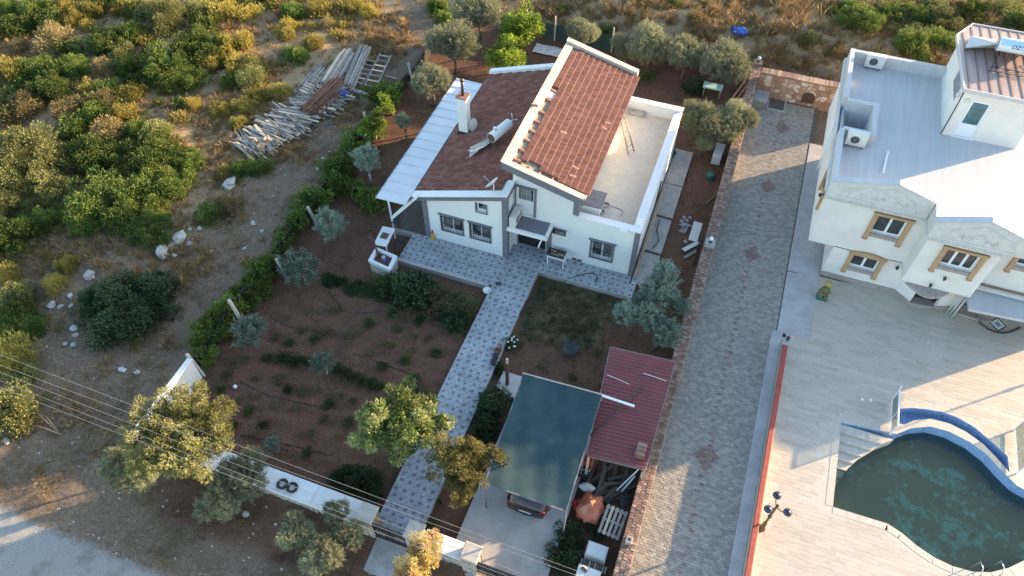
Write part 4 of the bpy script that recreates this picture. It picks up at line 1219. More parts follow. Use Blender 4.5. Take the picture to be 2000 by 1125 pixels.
# roof deck with a light well at the left edge
WELL = [(VX + .12, 33.05), (6.72, 33.05), (6.72, 35.2), (VX + .12, 35.2)]
b = MB(); b.tess([[(VX, VY), (bx0, VY), (bx0, by), (13.75, by), (13.75, VY), (VR, VY), (VR, VB), (VX, VB)], WELL[::-1]], ZR)
b.wall(WELL, 3.6, ZR); b.tess([WELL], 3.6)
b.build('roof_deck', m_roofwhite, villa)
b = MB()
P0 = 6.28
b.box(VX - .12, VX + .11, VY + .1, 32.78, ZC + .2, P0); b.box(VX - .12, VX + .11, 35.46, VB + .1, ZC + .2, P0 + .02)
b.box(VX + .112, VR, VB - .13, VB + .1, ZC + .2, P0)
b.box(VX + .06, 6.97, 32.8, 33.04, ZR + .002, P0 - .02); b.box(VX + .06, 6.97, 35.21, 35.45, ZR + .002, P0 - .02); b.box(6.73, 6.97, 33.05, 35.2, ZR + .002, P0 - .02)
b.box(VR - .23, VR, VY + .1, VB - .14, ZR + .002, P0); b.build('roof_parapet', m_roofwhite, villa)
b = MB(); b.box(VR + .002, 20.2, 28.8, 33.0, 2.3, 2.5); b.box(20.1, 20.2, 28.8, 33.0, 2.5, 3.2); b.box(VR + .002, 20.1, 28.8, 28.9, 2.5, 3.2); b.build('balcony', m_roofwhite, villa)  # balcony is out of view, added for the shadow strip it casts on the terrace
b = MB()
for k in range(5): b.box(VX - .26 - .0, VX - .122, VY + .1 + .0, VB, ZC + .2 + k * .03, ZC + .215 + k * .03)
b.box(VX - .24, VX - .13, VY, VB, ZC + .34, ZC + .46)
b.build('side_moulding', m_relief, villa)
b = MB(); b.tube([(VX - .2, 34.9, 5.5), (VX - .16, 34.3, 3.6), (VX - .12, 34.2, 2.3)], .05, 8); b.build('downpipe', m_pvc, villa)
for (xx, yy) in ((VX - .05, 29.6),):
    b = MB(); b.lathe((xx - .18, yy, 4.55), [(.0, .1), (.07, .08), (.09, 0), (.05, -.1), (0, -.12)], 10); b.tube([(xx - .18, yy, 4.6), (xx, yy, 4.6)], .02, 6)
    b.build('wall_lamp', m_iron, villa)
for (xx, yy, zz) in ((9.75, VY - .1, 1.95), (11.45, by - .1, 3.15), (11.1, by - .1, 2.5)):
    b = MB(); b.tube([(xx, yy + .1, zz), (xx, yy - .02, zz + .05)], .02, 6); b.lathe((xx, yy - .04, zz), [(0, .13), (.05, .1), (.08, 0), (.03, -.12), (0, -.13)], 10)
    b.build('wall_lamp', m_iron, villa)
b = MB()
n = 16; pts = [(10.1 + 2.0 * k / n, 27.62 - .62 * math.sin(math.pi * k / n)) for k in range(n + 1)]
b.prism(pts, 2.06, 2.2); b.build('half_round_canopy', m_grey if False else m_mosaic_dark, villa)
# garage front with its flat white canopy
b = MB(); b.box(13.3, VR - .3, VY + .55, VY + .6, 0, 2.2); b.build('garage_opening', m_mosaic_dark, villa)
b = MB(); b.prism([(13.05, 27.1), (18.5, 27.5), (18.5, 28.74), (12.97, 28.74)], 1.82, 1.98); b.build('flat_canopy', m_roofwhite, villa)
b = MB()
for k in range(5): b.box(13.0, 18.5, 28.45 - k * .02, 28.74 - k * .055, 2.02 + k * .05, 2.055 + k * .05)
b.build('canopy_moulding', m_relief, villa)
for k, x in enumerate((12.86, 12.98, 13.1)):
    b = MB(); b.tube([(x, 28.3 - .1 * k, 0), (x, 28.3 - .1 * k, 1.98)], .05, 10); b.build('porch_column', m_roofwhite, villa)
# stair tower on the roof
tx0, ty0, tz, TXR = 10.22, 34.95, 8.22, 13.65
b = MB()
wall_y(b, tx0, TXR, ty0, ty0 + .25, ZR, lambda x: tz, [(10.72, 11.62, ZR + .06, 7.78)])
b.prism([(tx0, ty0 + .25), (tx0 + .25, ty0 + .25), (tx0 + .25, 40.2), (tx0, 40.2)], ZR, [8.2, 8.2, 7.7, 7.7])
b.prism([(tx0, 40.2), (tx0 + .25, 40.2), (11.1, 41.65), (11.0, 41.9)], 0, 7.6)
b.box(11.0, TXR, 41.65, 41.9, 0, 7.55); b.prism([(TXR - .25, ty0 + .25), (TXR, ty0 + .25), (TXR, 41.65), (TXR - .25, 41.65)], 0, [8.2, 8.2, 7.6, 7.6])
tw = b.build('stair_tower_wall', m_cream, villa)
b = MB(); x0, x1, z0, z1 = 10.72, 11.62, ZR + .06, 7.78
b.box(x0, x0 + .1, ty0 + .06, ty0 + .14, z0, z1); b.box(x1 - .1, x1, ty0 + .06, ty0 + .14, z0, z1); b.box(x0 + .1, x1 - .1, ty0 + .06, ty0 + .14, z1 - .1, z1); b.box(x0 + .1, x1 - .1, ty0 + .07, ty0 + .13, z0, z0 + .75)
b.box(x0 - .06, x1 + .1, ty0 - .05, ty0 - .002, z0 - .06, z0)
rd = b.build('roof_door', m_pvc, villa)
b = MB(); b.box(x0 + .1, x1 - .1, ty0 + .08, ty0 + .1, z0 + .76, z1 - .1); b.build('pane', m_glass_teal, rd)
b = MB(); b.box(tx0 - .015, tx0 - .002, 35.9, 37.6, 7.0, 7.75); b.build('frosted_window', m_glass_grey, villa)
b = MB(); b.tube([(tx0 - .03, ty0 - .03, ZR + .02), (tx0 - .03, ty0 - .03, 7.5), (tx0 - .04, ty0 + .1, tz - .02)], .028, 6); b.build('downpipe', m_iron, villa)
for (xx, yy, zz) in ((10.5, ty0 - .05, 7.75), (tx0 - .05, 35.5, 7.6)):
    b = MB(); b.sphere((xx, yy, zz), .12, 10, 6, (1, .6, 1)); b.build('bulkhead_lamp', m_offwhite, villa)
def zt(y): return 8.40 - (y - 34.8) * .095
poly = [(10.05, 34.72), (TXR + .5, 34.72), (TXR + .5, 42.1), (10.9, 42.1), (10.0, 40.4)]
b = MB(); b.prism(poly, [zt(p[1]) - .14 for p in poly], [zt(p[1]) for p in poly])
tr = b.build('tower_roof', m_brownmetal, villa)
x = 10.28
while x < TXR + .4:
    yb_ = 42.0 if x > 10.85 else 40.4 + (x - 10.0) * 1.85
    b = MB(); b.add([(x, 34.8, zt(34.8) + .004), (x + .10, 34.8, zt(34.8) + .004), (x + .10, yb_, zt(yb_) + .004), (x, yb_, zt(yb_) + .004), (x + .01, 34.8, zt(34.8) + .03), (x + .09, 34.8, zt(34.8) + .03), (x + .09, yb_, zt(yb_) + .03), (x + .01, yb_, zt(yb_) + .03)],
                    [(4, 5, 6, 7), (0, 1, 5, 4), (1, 2, 6, 5), (3, 0, 4, 7), (2, 3, 7, 6)], False)
    b.build('seam', m_seam, tr); x += .47
b = MB()
for p, q in zip(poly, poly[1:] + poly[:1]):
    b.bar((p[0], p[1], zt(p[1]) - .02), (q[0], q[1], zt(q[1]) - .02), .07, .18)
b.build('eaves_trim', m_roofwhite, tr)
# water heater on the tower
TA, TB = Vector((11.42, 38.4, 8.95)), Vector((13.75, 38.4, 8.95))
wh = thing('solar_water_heater', 'blue and white lettered solar water heater drum on the brown metal roof', 'solar heater', (12, 37.9, zt(37.9)))
b = MB(); n = 24
b.smooth = True
b.tube([TA, TB], .33, n); dr = b.build('drum', m_pvc, wh)
b = MB(); v, f = [], []
for i, x in enumerate((TA.x + .05, TB.x - .05)):
    for k in range(9):
        t = R(20 + k * 10); v.append((x, TA.y - .334 * math.cos(t), TA.z + .334 * math.sin(t)))
for k in range(8): f.append((k, 9 + k, 10 + k, k + 1))
b.add(v, f, True); b.build('blue_band', M('sky_blue_print', (0.42, 0.57, 0.70), rough=.35, big=0), wh)
b = MB(); b.disc(TA + Vector((-.004, 0, 0)), .32, (-1, 0, 0), 20); b.build('drum_end', m_steel, wh)
cu = bpy.data.curves.new('lettering', 'FONT'); cu.body = 'oznur'; cu.size = .42; cu.extrude = .003; cu.shear = .25; cu.space_character = 1.0
tmp = bpy.data.objects.new('lettering', cu); COL.objects.link(tmp)
bpy.context.view_layer.update()
tm_ = bpy.data.meshes.new_from_object(tmp.evaluated_get(bpy.context.evaluated_depsgraph_get()))
bpy.data.objects.remove(tmp)
tm_.materials.clear(); tm_.materials.append(M('dark_blue_print', (0.02, 0.06, 0.22), rough=.4, big=0))
for vtx in tm_.vertices:                # wrap the lettering round the drum
    a = R(4) + vtx.co.y / .337
    rr = .338 + vtx.co.z
    vtx.co = (TA.x + .55 + vtx.co.x, TA.y - rr * math.cos(a), TA.z + rr * math.sin(a))
link('lettering', tm_, wh)
b = MB()
for x in (TA.x + .25, TB.x - .4):
    b.bar((x, TA.y, TA.z - .3), (x - .35, TA.y - 1.5, zt(TA.y - 1.5)), .035, .035)
    b.bar((x, TA.y, TA.z - .3), (x + .25, TA.y + .5, zt(TA.y)), .035, .035)
    b.bar((x, TA.y - .9, TA.z - .75), (x, TA.y + .3, TA.z - .75), .03, .03)
b.bar((TA.x + .0, TA.y - .9, TA.z - .75), (TB.x, TA.y - .9, TA.z - .75), .03, .03)
b.bar((TA.x - .15, TA.y - 1.45, zt(36.4) + .05), (TB.x, TA.y - 1.45, zt(36.4) + .05), .03, .03)
b.build('stand', m_iron, wh)
b = MB(); c = [(10.55, 38.7, 8.75), (11.6, 38.4, 9.1), (11.75, 39.9, 8.62), (10.7, 40.0, 8.5)]
c = [(10.3, 38.95, 8.14), (11.5, 38.5, 8.92), (13.8, 38.7, 8.92), (13.8, 40.4, 8.05), (10.6, 40.3, 8.05)]
b.prism(c, [p[2] - .07 for p in c], [p[2] for p in c]); b.build('collector_panel', m_roofwhite, wh)
# things on the villa's roof
air_conditioner((6.6, 39.5, ZR + .1), 0, 'white air conditioner by the back parapet of the villa roof', .95, .72, .34)
air_conditioner((6.12, 32.45, ZR + .1), 0, 'white air conditioner beside the light well of the villa roof', .95, .72, .34)
b = MB(); b.bar((7.6, 30.9, ZR + .03), (7.75, 32.6, ZR + .03), .09, .07); b.build('white_bar', m_pvc, None, label='thin white bar lying on the villa roof in front of the stair tower', cat='bar')
# ---- on the terrace
st = thing('statue', 'small yellow-green painted garden figure standing beside the villa wall', 'statue', (6.85, 27.35, 0))
b = MB(); b.bbox(6.6, 7.12, 27.0, 27.4, 0, .16, .03); b.build('plinth', m_green, st)
b = MB(); b.sphere((6.86, 27.25, .5), .24, 10, 7, (.95, .85, 1.5), .12, 3); b.sphere((6.88, 27.27, .98), .16, 10, 7, (1, 1, 1.1), .06, 5)
b.sphere((6.66, 27.2, .5), .1, 8, 5, (1, 1, 1.8), .1, 6); b.sphere((7.06, 27.2, .52), .1, 8, 5, (1, 1, 1.7), .1, 7); b.sphere((6.74, 27.1, .24), .12, 8, 5, (1, 1.3, .8), .1, 8); b.sphere((6.99, 27.1, .24), .12, 8, 5, (1, 1.3, .8), .1, 9)
b.build('figure', m_khaki, st)
b = MB(); b.lathe((6.88, 27.27, 1.05), [(.2, -.02), (.2, .0), (.13, .1), (0, .14)], 12); b.build('hat', M('yellow_olive_hat', (.30, .26, .06), rough=.7), st)
md = thing('floor_medallion', 'black and white star medallion set in the terrace in front of the garage', 'medallion', (15.28, 28.47, 0))
c = Vector((15.28, 28.47, .012))
mc = [c + Vector(p) for p in ((-.42, 0, 0), (0, -.46, 0), (.42, 0, 0), (0, .46, 0))]
b = MB(); b.prism([(p.x, p.y) for p in mc], -.01, .012); b.build('border', m_black, md)
b = MB(); b.prism([((c + (p - c) * .82).x, (c + (p - c) * .82).y) for p in mc], .012, .016); b.build('field', m_pvc, md)
b = MB()
for k in range(8):
    a = math.pi * k / 4; r_ = .30 if k % 2 == 0 else .19
    b.prism([(c.x + .05 * math.cos(a - .6), c.y + .05 * math.sin(a - .6)), (c.x + r_ * math.cos(a), c.y + r_ * math.sin(a)), (c.x + .05 * math.cos(a + .6), c.y + .05 * math.sin(a + .6))], .0162, .020)
b.build('star', m_black, md)
ch = thing('chain', 'heavy black chain laid in an arc round the star medallion', 'chain', (15, 28, 0))
pts = [G(1905, 617), G(1914, 632), G(1928, 643), G(1942, 649), G(1956, 651), G(1970, 650), G(1983, 645), G(1992, 640)]
k = 0
for p, q in zip(pts, pts[1:]):
    n = max(1, int((q - p).length / .11))
    for i in range(n):
        cpt = p.lerp(q, (i + .5) / n); d = (q - p).normalized()
        b = MB(); b.sphere(cpt + Vector((0, 0, .05)), .055, 8, 5, (1.1, 1.1, .8)); b.build('link', m_iron, ch)
b = MB(); b.prism([(13.2, 28.55), (15.0, 28.5), (14.55, 28.32), (13.2, 28.46)], -.01, .12); b.build('garage_kerb', m_mosaic_dark, kind='structure')
# glass railings by the pool
def railing(x, y0, y1, label, h=.92):
    t = thing('glass_railing', label, 'railing', (x, (y0 + y1) / 2, 0), 'glass railings at the pool bridge')
    b = MB()
    for y in (y0, y1): b.bar((x, y, 0), (x, y, h), .05, .05)
    b.bar((x, y0 - .03, h), (x, y1 + .03, h), .06, .05); b.bar((x, y0, .12), (x, y1, .12), .04, .04)
    b.tube([(x, y1, h), (x + .05, y1 + .25, h + .05), (x + .05, y1 + .3, h + .02)], .025, 6)
    b.build('frame', m_pvc, t)
    b = MB(); b.box(x - .006, x + .006, y0 + .03, y1 - .03, .15, h - .04); b.build('glass_panel', m_clear, t)
    b = MB(); b.bar((x, y0 + (y1 - y0) * .42, .14), (x, y0 + (y1 - y0) * .42, h - .03), .03, .02); b.build('mullion', m_pvc, t)
railing(10.5, 20.28, 22.1, 'glass railing with white frame at the left end of the blue basin')
railing(15.72, 20.2, 22.4, 'glass railing with white frame at the right end of the blue basin')
lad = thing('pool_ladder', 'chrome pool ladder handrails at the near edge of the pool', 'pool ladder', (14.3, 15.2, 0))
for p in (G(1905, 1117), G(1945, 1115)):
    b = MB(); b.tube([p + Vector((0, -.3, -.02)), p + Vector((0, -.28, .45)), p + Vector((0.0, -.05, .62)), p + Vector((-.02, .25, .45)), p + Vector((-.02, .32, -.9))], .025, 8); b.build('handrail', m_steel, lad)
ft = thing('floor_drain', 'small white drain cover fittings on the terrace above the steps', 'drain cover', (9.2, 22.7, 0))
for p in (G(1684, 780), G(1700, 782)):
    b = MB(); b.lathe(p, [(.07, 0), (.07, .03), (0, .035)], 10); b.build('cap', m_pvc, ft)
# lamp standard with four shades
lp0 = Vector((5.72, 13.98, 0))
def lamp_standard(loc, label, h=2.5):
    t = thing('lamp_standard', label, 'lamp post', loc)
    c = Vector(loc)
    b = MB(); b.lathe(c, [(.15, 0), (.16, .12), (.11, .25), (.075, .6), (.09, .64), (.05, .7), (.05, 1.25), (.085, 1.3), (.085, 1.36), (.045, 1.42), (.04, h - .2), (.07, h - .12), (.03, h), (0, h + .05)], 12); b.build('post', m_bronze, t)
    for k in range(3):
        a = R(100 + 120 * k); d = Vector((math.cos(a), math.sin(a), 0))
        b = MB(); b.tube([c + Vector((0, 0, h - .25)), c + d * .25 + Vector((0, 0, h - .3)), c + d * .42 + Vector((0, 0, h - .1))], .022, 6); arm = b.build('arm', m_bronze, t)
        b = MB(); b.lathe(c + d * .42 + Vector((0, 0, h - .12)), [(.05, 0), (.17, .03), (.15, .1), (.05, .16), (0, .17)], 14); b.build('lamp_shade', m_navy, arm)
        b = MB(); b.sphere(c + d * .42 + Vector((0, 0, h - .16)), .1, 10, 6); b.build('globe', m_offwhite, arm)
lamp_standard(lp0, 'bronze lamp post with dark round shades beside the red wall cap on the pool terrace')
lamp_standard((21.2, 29.1, 0), 'tall bronze lamp post beyond the right edge casting its shadow on the terrace', 2.9)
# beach parasol and post standing just beyond the frame: their shadows fall on the terrace
# low wall with terracotta cap between driveway and pool terrace
lw_ = thing('low_wall', 'low white wall with terracotta red cap along the driveway edge of the pool terrace', 'wall', (5.4, 17, 0))
b = MB(); b.box(5.28, 5.46, 6.0, 23.2, -.2, .62); b.build('wall_body', m_white_dirty, lw_)
b = MB(); b.bbox(5.25, 5.5, 6.0, 23.05, .622, .70, .03); b.build('cap', m_redcap, lw_)
b = MB(); b.box(5.18, 5.56, 23.06, 23.45, -.1, .74); b.build('end_pier', m_palecon, lw_)
b = MB(); b.tube([(5.4, 23.3, .74), (5.4, 23.3, .86)], .03, 6); b.lathe((5.4, 23.3, .86), [(.05, 0), (.09, .04), (.09, .16), (.03, .22), (0, .23)], 10); b.build('pier_lamp', m_iron, lw_)
# ------------------------------------------------------------------ boundary walls
def stones_on(parent, x0, x1, z0, z1, y, mat, ydir=-1, size=.3, seed=1, name='stone', zt=None):
    """irregular stones set proud of a wall face that looks along ydir*y"""
    q = random.Random(seed)
    nr = max(2, round((z1 - z0) / (size * .8))); nc = max(2, round((x1 - x0) / size))
    gp = [[(x0 + (x1 - x0) * i / nc + (q.uniform(-.3, .3) * size if 0 < i < nc else 0) + (size * .3 * (j % 2) if 0 < i < nc else 0),
            z0 + (z1 - z0) * j / nr + (q.uniform(-.22, .22) * size if 0 < j < nr else 0)) for i in range(nc + 1)] for j in range(nr + 1)]
    for j in range(nr):
        for i in range(nc):
            c4 = [gp[j][i], gp[j][i + 1], gp[j + 1][i + 1], gp[j + 1][i]]
            cx = sum(p[0] for p in c4) / 4; cz = sum(p[1] for p in c4) / 4
            d_ = q.uniform(.025, .07); poly = []
            for k in range(4):                    # cut corners: eight-sided stones
                p, n_, pv = c4[k], c4[(k + 1) % 4], c4[k - 1]
                for w_ in (pv, n_):
                    t_ = q.uniform(.10, .28); poly.append((p[0] + (w_[0] - p[0]) * t_, p[1] + (w_[1] - p[1]) * t_))
            v = [((cx + (x - cx) * .97) - cx, .012, (cz + (z - cz) * .97) - cz) for x, z in poly] + [((x - cx) * .80, -d_, (z - cz) * .80) for x, z in poly]
            n8 = len(poly); f = [tuple(range(n8, 2 * n8))] + [(k, (k + 1) % n8, n8 + (k + 1) % n8, n8 + k) for k in range(n8)]
            sb_ = MB(); sb_.add(v, f, False)
            link(name, sb_.mesh(name, mat), parent, Matrix.Translation((cx, y, cz)))
b = MB(); b.bbox(-.088, .088, -.058, .058, -.05, 0.0, .01); coping_brick = b.mesh('coping_brick', m_brick)
bw = thing('brick_wall', 'long red brick boundary wall between garden and driveway', 'wall', (.7, 25, 0))
b = MB(); b.box(.46, 1.0, 8.2, 45.4, -.35, 1.0); b.build('wall_core', m_mortar, bw)
pl = []
y = 8.3; j = 0
while y < 45.3:
    for x in (.55, .735, .92):
        pl.append(TR(x + rng.uniform(-.012, .012), y + .06 * (x == .735), 1.045 + rng.uniform(-.008, .012), rng.uniform(-.05, .05), 1, 1, 1, rng.uniform(-.03, .03), rng.uniform(-.03, .03)))
    y += .125; j += 1
pieces(bw, 'coping_brick', coping_brick, pl, rest='coping_bricks')
b = MB()
y = 8.3
while y < 45.2:
    for z in np.arange(-.25, .95, .105): b.box(1.002, 1.012, y + (.06 if int(z * 10) % 2 else 0), y + .19, z, z + .085); 
    y += .21
o = b.build('face_bricks', m_brick, bw, kind='stuff')
b = MB(); b.box(1.0, 1.035, 8.2, 45.4, .97, 1.0); b.build('drip_edge', m_mortar, bw)
def pier_lamp(x, y, z, label):
    t = thing('pier_lamp', label, 'lamp', (x, y, z))
    b = MB(); b.lathe((x, y, z), [(.09, 0), (.09, .03), (.03, .05), (.03, .14), (.07, .17)], 10); b.build('base', m_iron, t)
    b = MB(); b.sphere((x, y, z + .27), .12, 12, 8); b.build('globe', m_pvc, t)
for (x, y, lab) in ((.74, 44.9, 'round white globe lamp on the far end of the brick wall by the stone wall'), (.76, 27.9, 'round white globe lamp halfway along the brick wall by the driveway')):
    b = MB(); b.bbox(x - .26, x + .26, y - .26, y + .26, .9, 1.22, .02); b.build('brick_pier', m_brick if y > 40 else m_concrete, bw)
    pier_lamp(x, y, 1.22, lab)
bl = thing('block_on_wall', 'grey concrete block resting on the sunny front end of the brick wall', 'block', G(1228, 1057, 1.05))
p = G(1228, 1057, 1.05); b = MB(); b.bbox(p.x - .13, p.x + .13, p.y - .16, p.y + .14, 1.06, 1.26, .015); b.build('body', m_concrete, bl)
b = MB(); b.disc(p + Vector((0, 0, .213)), .07, n=10); b.build('hole', m_dark, bl)
# fieldstone wall at the head of the driveway
sw = thing('stone_wall', 'orange fieldstone retaining wall with arched niche at the head of the driveway', 'wall', (3.3, 43.3, 0))
b = MB(); b.box(1.03, 9.5, 43.0, 43.5, -.3, 1.72); b.build('wall_core', m_tanmortar, sw)
stones_on(sw, 1.05, 9.4, 0, 1.62, 43.0, m_stone_red, size=.36, seed=4)
b = MB(); b.bbox(-.118, .118, -.3, .3, -.06, 0, .01); cb_ = b.mesh('coping_brick', m_brick)
pieces(sw, 'coping_brick', cb_, [TR(1.2 + .245 * k, 43.22, 1.785 + rng.uniform(-.01, .01)) for k in range(34)])
b = MB(); x0, z0 = 3.95, .25
b.yprism([(x0, z0), (x0 + .75, z0), (x0 + .75, z0 + .55), (x0 + .55, z0 + .75), (x0 + .2, z0 + .75), (x0, z0 + .55)], 42.9, 42.99); b.build('arched_niche', m_rust, sw)
b = MB(); b.disc((x0 + .38, 42.89, z0 + .42), .05, (0, -1, 0), 8); b.build('niche_knob', m_brick, sw)
bs = thing('sunken_basin', 'shallow square basin with pale rim below the stone wall', 'basin', (2.5, 42.2, 0))
b = MB(); b.box(2.0, 2.08, 41.7, 42.9, -.05, .12); b.box(3.05, 3.13, 41.7, 42.9, -.05, .12); b.box(2.08, 3.05, 41.7, 41.78, -.05, .12); b.build('rim', m_palecon, bs)
b = MB(); b.box(2.08, 3.05, 41.78, 42.9, -.03, .02); b.build('bed', m_joint, bs)
b = MB(); b.bbox(1.05, 1.95, 41.7, 42.95, -.05, .55, .03); b.build('concrete_plinth', m_concrete, label='low concrete plinth in the corner of the brick wall and stone wall', cat='plinth')

# white stone front wall, piers, gates
fw = thing('front_wall', 'white capped low stone wall along the front of the garden', 'wall', (-15, 8.7, 0))
b = MB(); b.box(-20.4, -9.62, 8.36, 9.1, -.3, .64); b.build('wall_core', m_mortar, fw)
stones_on(fw, -20.4, -9.6, -.15, .62, 8.36, m_stone_white, size=.27, seed=6)
for k in range(9):
    b = MB(); x0 = -20.5 + k * 1.21; b.bbox(x0 + .004, x0 + 1.206, 8.26, 9.18, .642, .72, .015); b.build('cap_slab', m_white, fw)
lwf = thing('side_wall', 'white rendered side wall at the left front corner of the garden', 'wall', (-20.5, 10.5, 0))
b = MB(); b.box(-20.62, -20.42, 8.3, 12.35, -.3, 1.25); b.build('wall_body', m_white, lwf)
b = MB(); b.bbox(-20.66, -20.38, 8.28, 12.4, 1.252, 1.31, .015); b.build('cap', m_white, lwf)
def stone_pier(x0, x1, y0, y1, h, label):
    t = thing('gate_pier', label, 'gate pier', ((x0 + x1) / 2, (y0 + y1) / 2, 0))
    b = MB(); b.box(x0, x1, y0, y1, -.3, h); b.build('pier_body', m_mortar, t)
    stones_on(t, x0 - .02, x1 + .02, -.1, h, y0, m_stone_white, size=.26, seed=int(abs(x0) * 10))
    b = MB(); b.bbox(x0 - .06, x1 + .06, y0 - .06, y1 + .06, h + .002, h + .1, .03); b.build('pier_cap', m_white_dirty, t)
stone_pier(-9.66, -9.06, 8.22, 8.86, 1.5, 'white stone gate pier on the left of the black garden gate')
stone_pier(-7.58, -7.0, 8.22, 8.84, 1.5, 'white stone gate pier on the right of the black garden gate')
stone_pier(-5.22, -4.62, 8.26, 8.86, 1.3, 'white stone pier beside the dark carport gate')
fr = thing('front_wall', 'short white capped stone wall between garden gate and carport gate', 'wall', (-6.1, 8.6, 0))
b = MB(); b.box(-6.98, -5.24, 8.36, 8.86, -.3, .9); b.build('wall_core', m_mortar, fr)
stones_on(fr, -6.98, -5.24, -.1, .88, 8.36, m_stone_white, size=.27, seed=16)
b = MB(); b.bbox(-6.98, -5.24, 8.26, 8.96, .902, .97, .015); b.build('cap_slab', m_white, fr)
gt = thing('garden_gate', 'black sheet metal garden gate at the end of the tiled path', 'gate', (-8.3, 8.3, 0))
b = MB(); b.box(-9.04, -7.6, 8.26, 8.29, .06, 1.42); b.build('panel', m_black, gt)
b = MB()
for a, c in (((-9.04, 8.25, 1.44), (-7.6, 8.25, 1.44)), ((-9.04, 8.25, .08), (-7.6, 8.25, .08)), ((-9.03, 8.25, .05), (-9.03, 8.25, 1.46)), ((-7.61, 8.25, .05), (-7.61, 8.25, 1.46)), ((-8.32, 8.24, .05), (-8.32, 8.24, 1.46))): b.bar(a, c, .04, .05)
b.build('frame', m_iron, gt)
b = MB()
for s in (-1, 1):
    for k in range(3): b.tube([(-8.32 + s * (.2 + .14 * k), 8.235, .7), (-8.32 + s * (.27 + .14 * k), 8.235, .95), (-8.32 + s * (.34 + .14 * k), 8.235, .7), (-8.32 + s * (.27 + .14 * k), 8.235, .5)], .012, 5)
b.build('scrollwork', m_offwhite, gt)
g2 = thing('carport_gate', 'dark sliding carport gate at the bottom edge of the photo', 'gate', (-3.2, 8.35, 0))
b = MB(); b.box(-4.6, -1.9, 8.34, 8.37, .05, 1.25); b.build('panel', m_black, g2)
b = MB()
for k in range(8): b.bar((-4.58 + k * .38, 8.32, .05), (-4.58 + k * .38, 8.32, 1.3), .03, .03)
b.bar((-4.6, 8.32, 1.28), (-1.9, 8.32, 1.28), .05, .05); b.build('frame', m_iron, g2)
for p, z, lab in ((G(552, 946, .75), .722, 'left one of two old tyres lying on the white front wall cap'), (G(571, 953, .75), .722, 'right one of two old tyres lying on the white front wall cap')):
    b = MB(); n = 18; v, f = [], []
    for i in range(n):
        a = 2 * math.pi * i / n
        for k in range(6):
            t = 2 * math.pi * k / 6; rr = .19 + .065 * math.cos(t); v.append((rr * math.cos(a), rr * math.sin(a), .07 + .07 * math.sin(t)))
    for i in range(n):
        for k in range(6): f.append((i * 6 + k, ((i + 1) % n) * 6 + k, ((i + 1) % n) * 6 + (k + 1) % 6, i * 6 + (k + 1) % 6))
    b.add(v, f, True); o = b.build('tyre', m_tyre, label=lab, cat='tyre', group='tyres on the front wall'); o.matrix_basis = Matrix.Translation((p.x, p.y, z))

# ------------------------------------------------------------------ carport with the parked car
cp_ = thing('carport', 'dark blue-green shade net carport roof over the concrete slab', 'carport', (-3.7, 13.6, 0))
c00, c10, c11, c01 = Vector((-5.26, 10.95, 2.42)), Vector((-1.9, 10.98, 2.42)), Vector((-2.0, 16.35, 2.42)), Vector((-5.5, 16.2, 2.42))
b = MB(); n = 36; v, f = [], []
for j in range(n + 1):
    for i in range(n + 1):
        u, w = i / n, j / n
        p = (c00 * (1 - u) + c10 * u) * (1 - w) + (c01 * (1 - u) + c11 * u) * w
        sag = .16 * math.sin(math.pi * u) * abs(math.sin(math.pi * 2 * w)) + .010 * math.sin(u * 23 + w * 9) + .008 * math.sin(w * 31 - u * 12)
        v.append(p - Vector((0, 0, sag)))
for j in range(n):
    for i in range(n): f.append((j * (n + 1) + i, j * (n + 1) + i + 1, (j + 1) * (n + 1) + i + 1, (j + 1) * (n + 1) + i))
b.add(v, f, True); b.build('shade_net', m_net, cp_)
def fr_bar(a, c, nm='frame_bar', w=.05): b = MB(); b.bar(a, c, w, w); b.build(nm, m_white_dirty if a[1] > 16 and c[1] > 16 else m_grey, cp_)
dz = Vector((0, 0, -.03))
fr_bar(c01 + Vector((-.05, .06, 0)), c11 + Vector((.0, .06, 0))); fr_bar(c00 + dz, c10 + dz); fr_bar(c10 + dz, c11 + dz); fr_bar(c00 + dz, c01 + dz)
m1, m2 = (c00 + c01) / 2, (c10 + c11) / 2; fr_bar(m1 + dz * 2, m2 + dz * 2)
for p in (c00, c10, c11, c01, m1, m2): fr_bar((p.x, p.y, -.1), (p.x, p.y, p.z - .06), 'post', .07)
car = thing('parked_car', 'dark red-black hatchback parked under the shade net, rear end showing', 'car', (-3.62, 13.2, -.05))
def ring(y, hw, zb, zs, zt_, tw):
    """one cross-section of the car: sill, shoulder, roof"""
    return [(-hw * .92, y, zb), (-hw, y, zb + .22), (-hw, y, zs), (-tw, y, zt_), (-tw * .5, y, zt_ + .025), (tw * .5, y, zt_ + .025), (tw, y, zt_), (hw, y, zs), (hw, y, zb + .22), (hw * .92, y, zb)]
secs = [(-2.08, .70, .36, .60, .72, .55), (-2.02, .80, .28, .72, .88, .66), (-1.88, .86, .24, .86, .98, .70), (-1.45, .88, .22, .93, 1.38, .60), (-1.1, .88, .22, .94, 1.46, .60), (-.2, .885, .22, .94, 1.49, .60), (.45, .885, .22, .94, 1.40, .60), (1.05, .88, .22, .93, .99, .72), (1.75, .85, .22, .84, .90, .68), (2.02, .76, .26, .66, .76, .58), (2.1, .66, .36, .56, .62, .5)]
b = MB(); v = []; f = []
for s in secs: v += ring(*s)
n = 10
for i in range(len(secs) - 1):
    for k in range(n): f.append((i * n + k, (i + 1) * n + k, (i + 1) * n + (k + 1) % n, i * n + (k + 1) % n))
f += [tuple(range(n)), tuple(range((len(secs) - 1) * n + n - 1, (len(secs) - 1) * n - 1, -1))]
b.add(v, f, True); b.build('body', m_car, car, local=True)
def quadp(nm, pts, mat, off=.006):
    b = MB(); b.face(pts); return b.build(nm, mat, car, local=True)
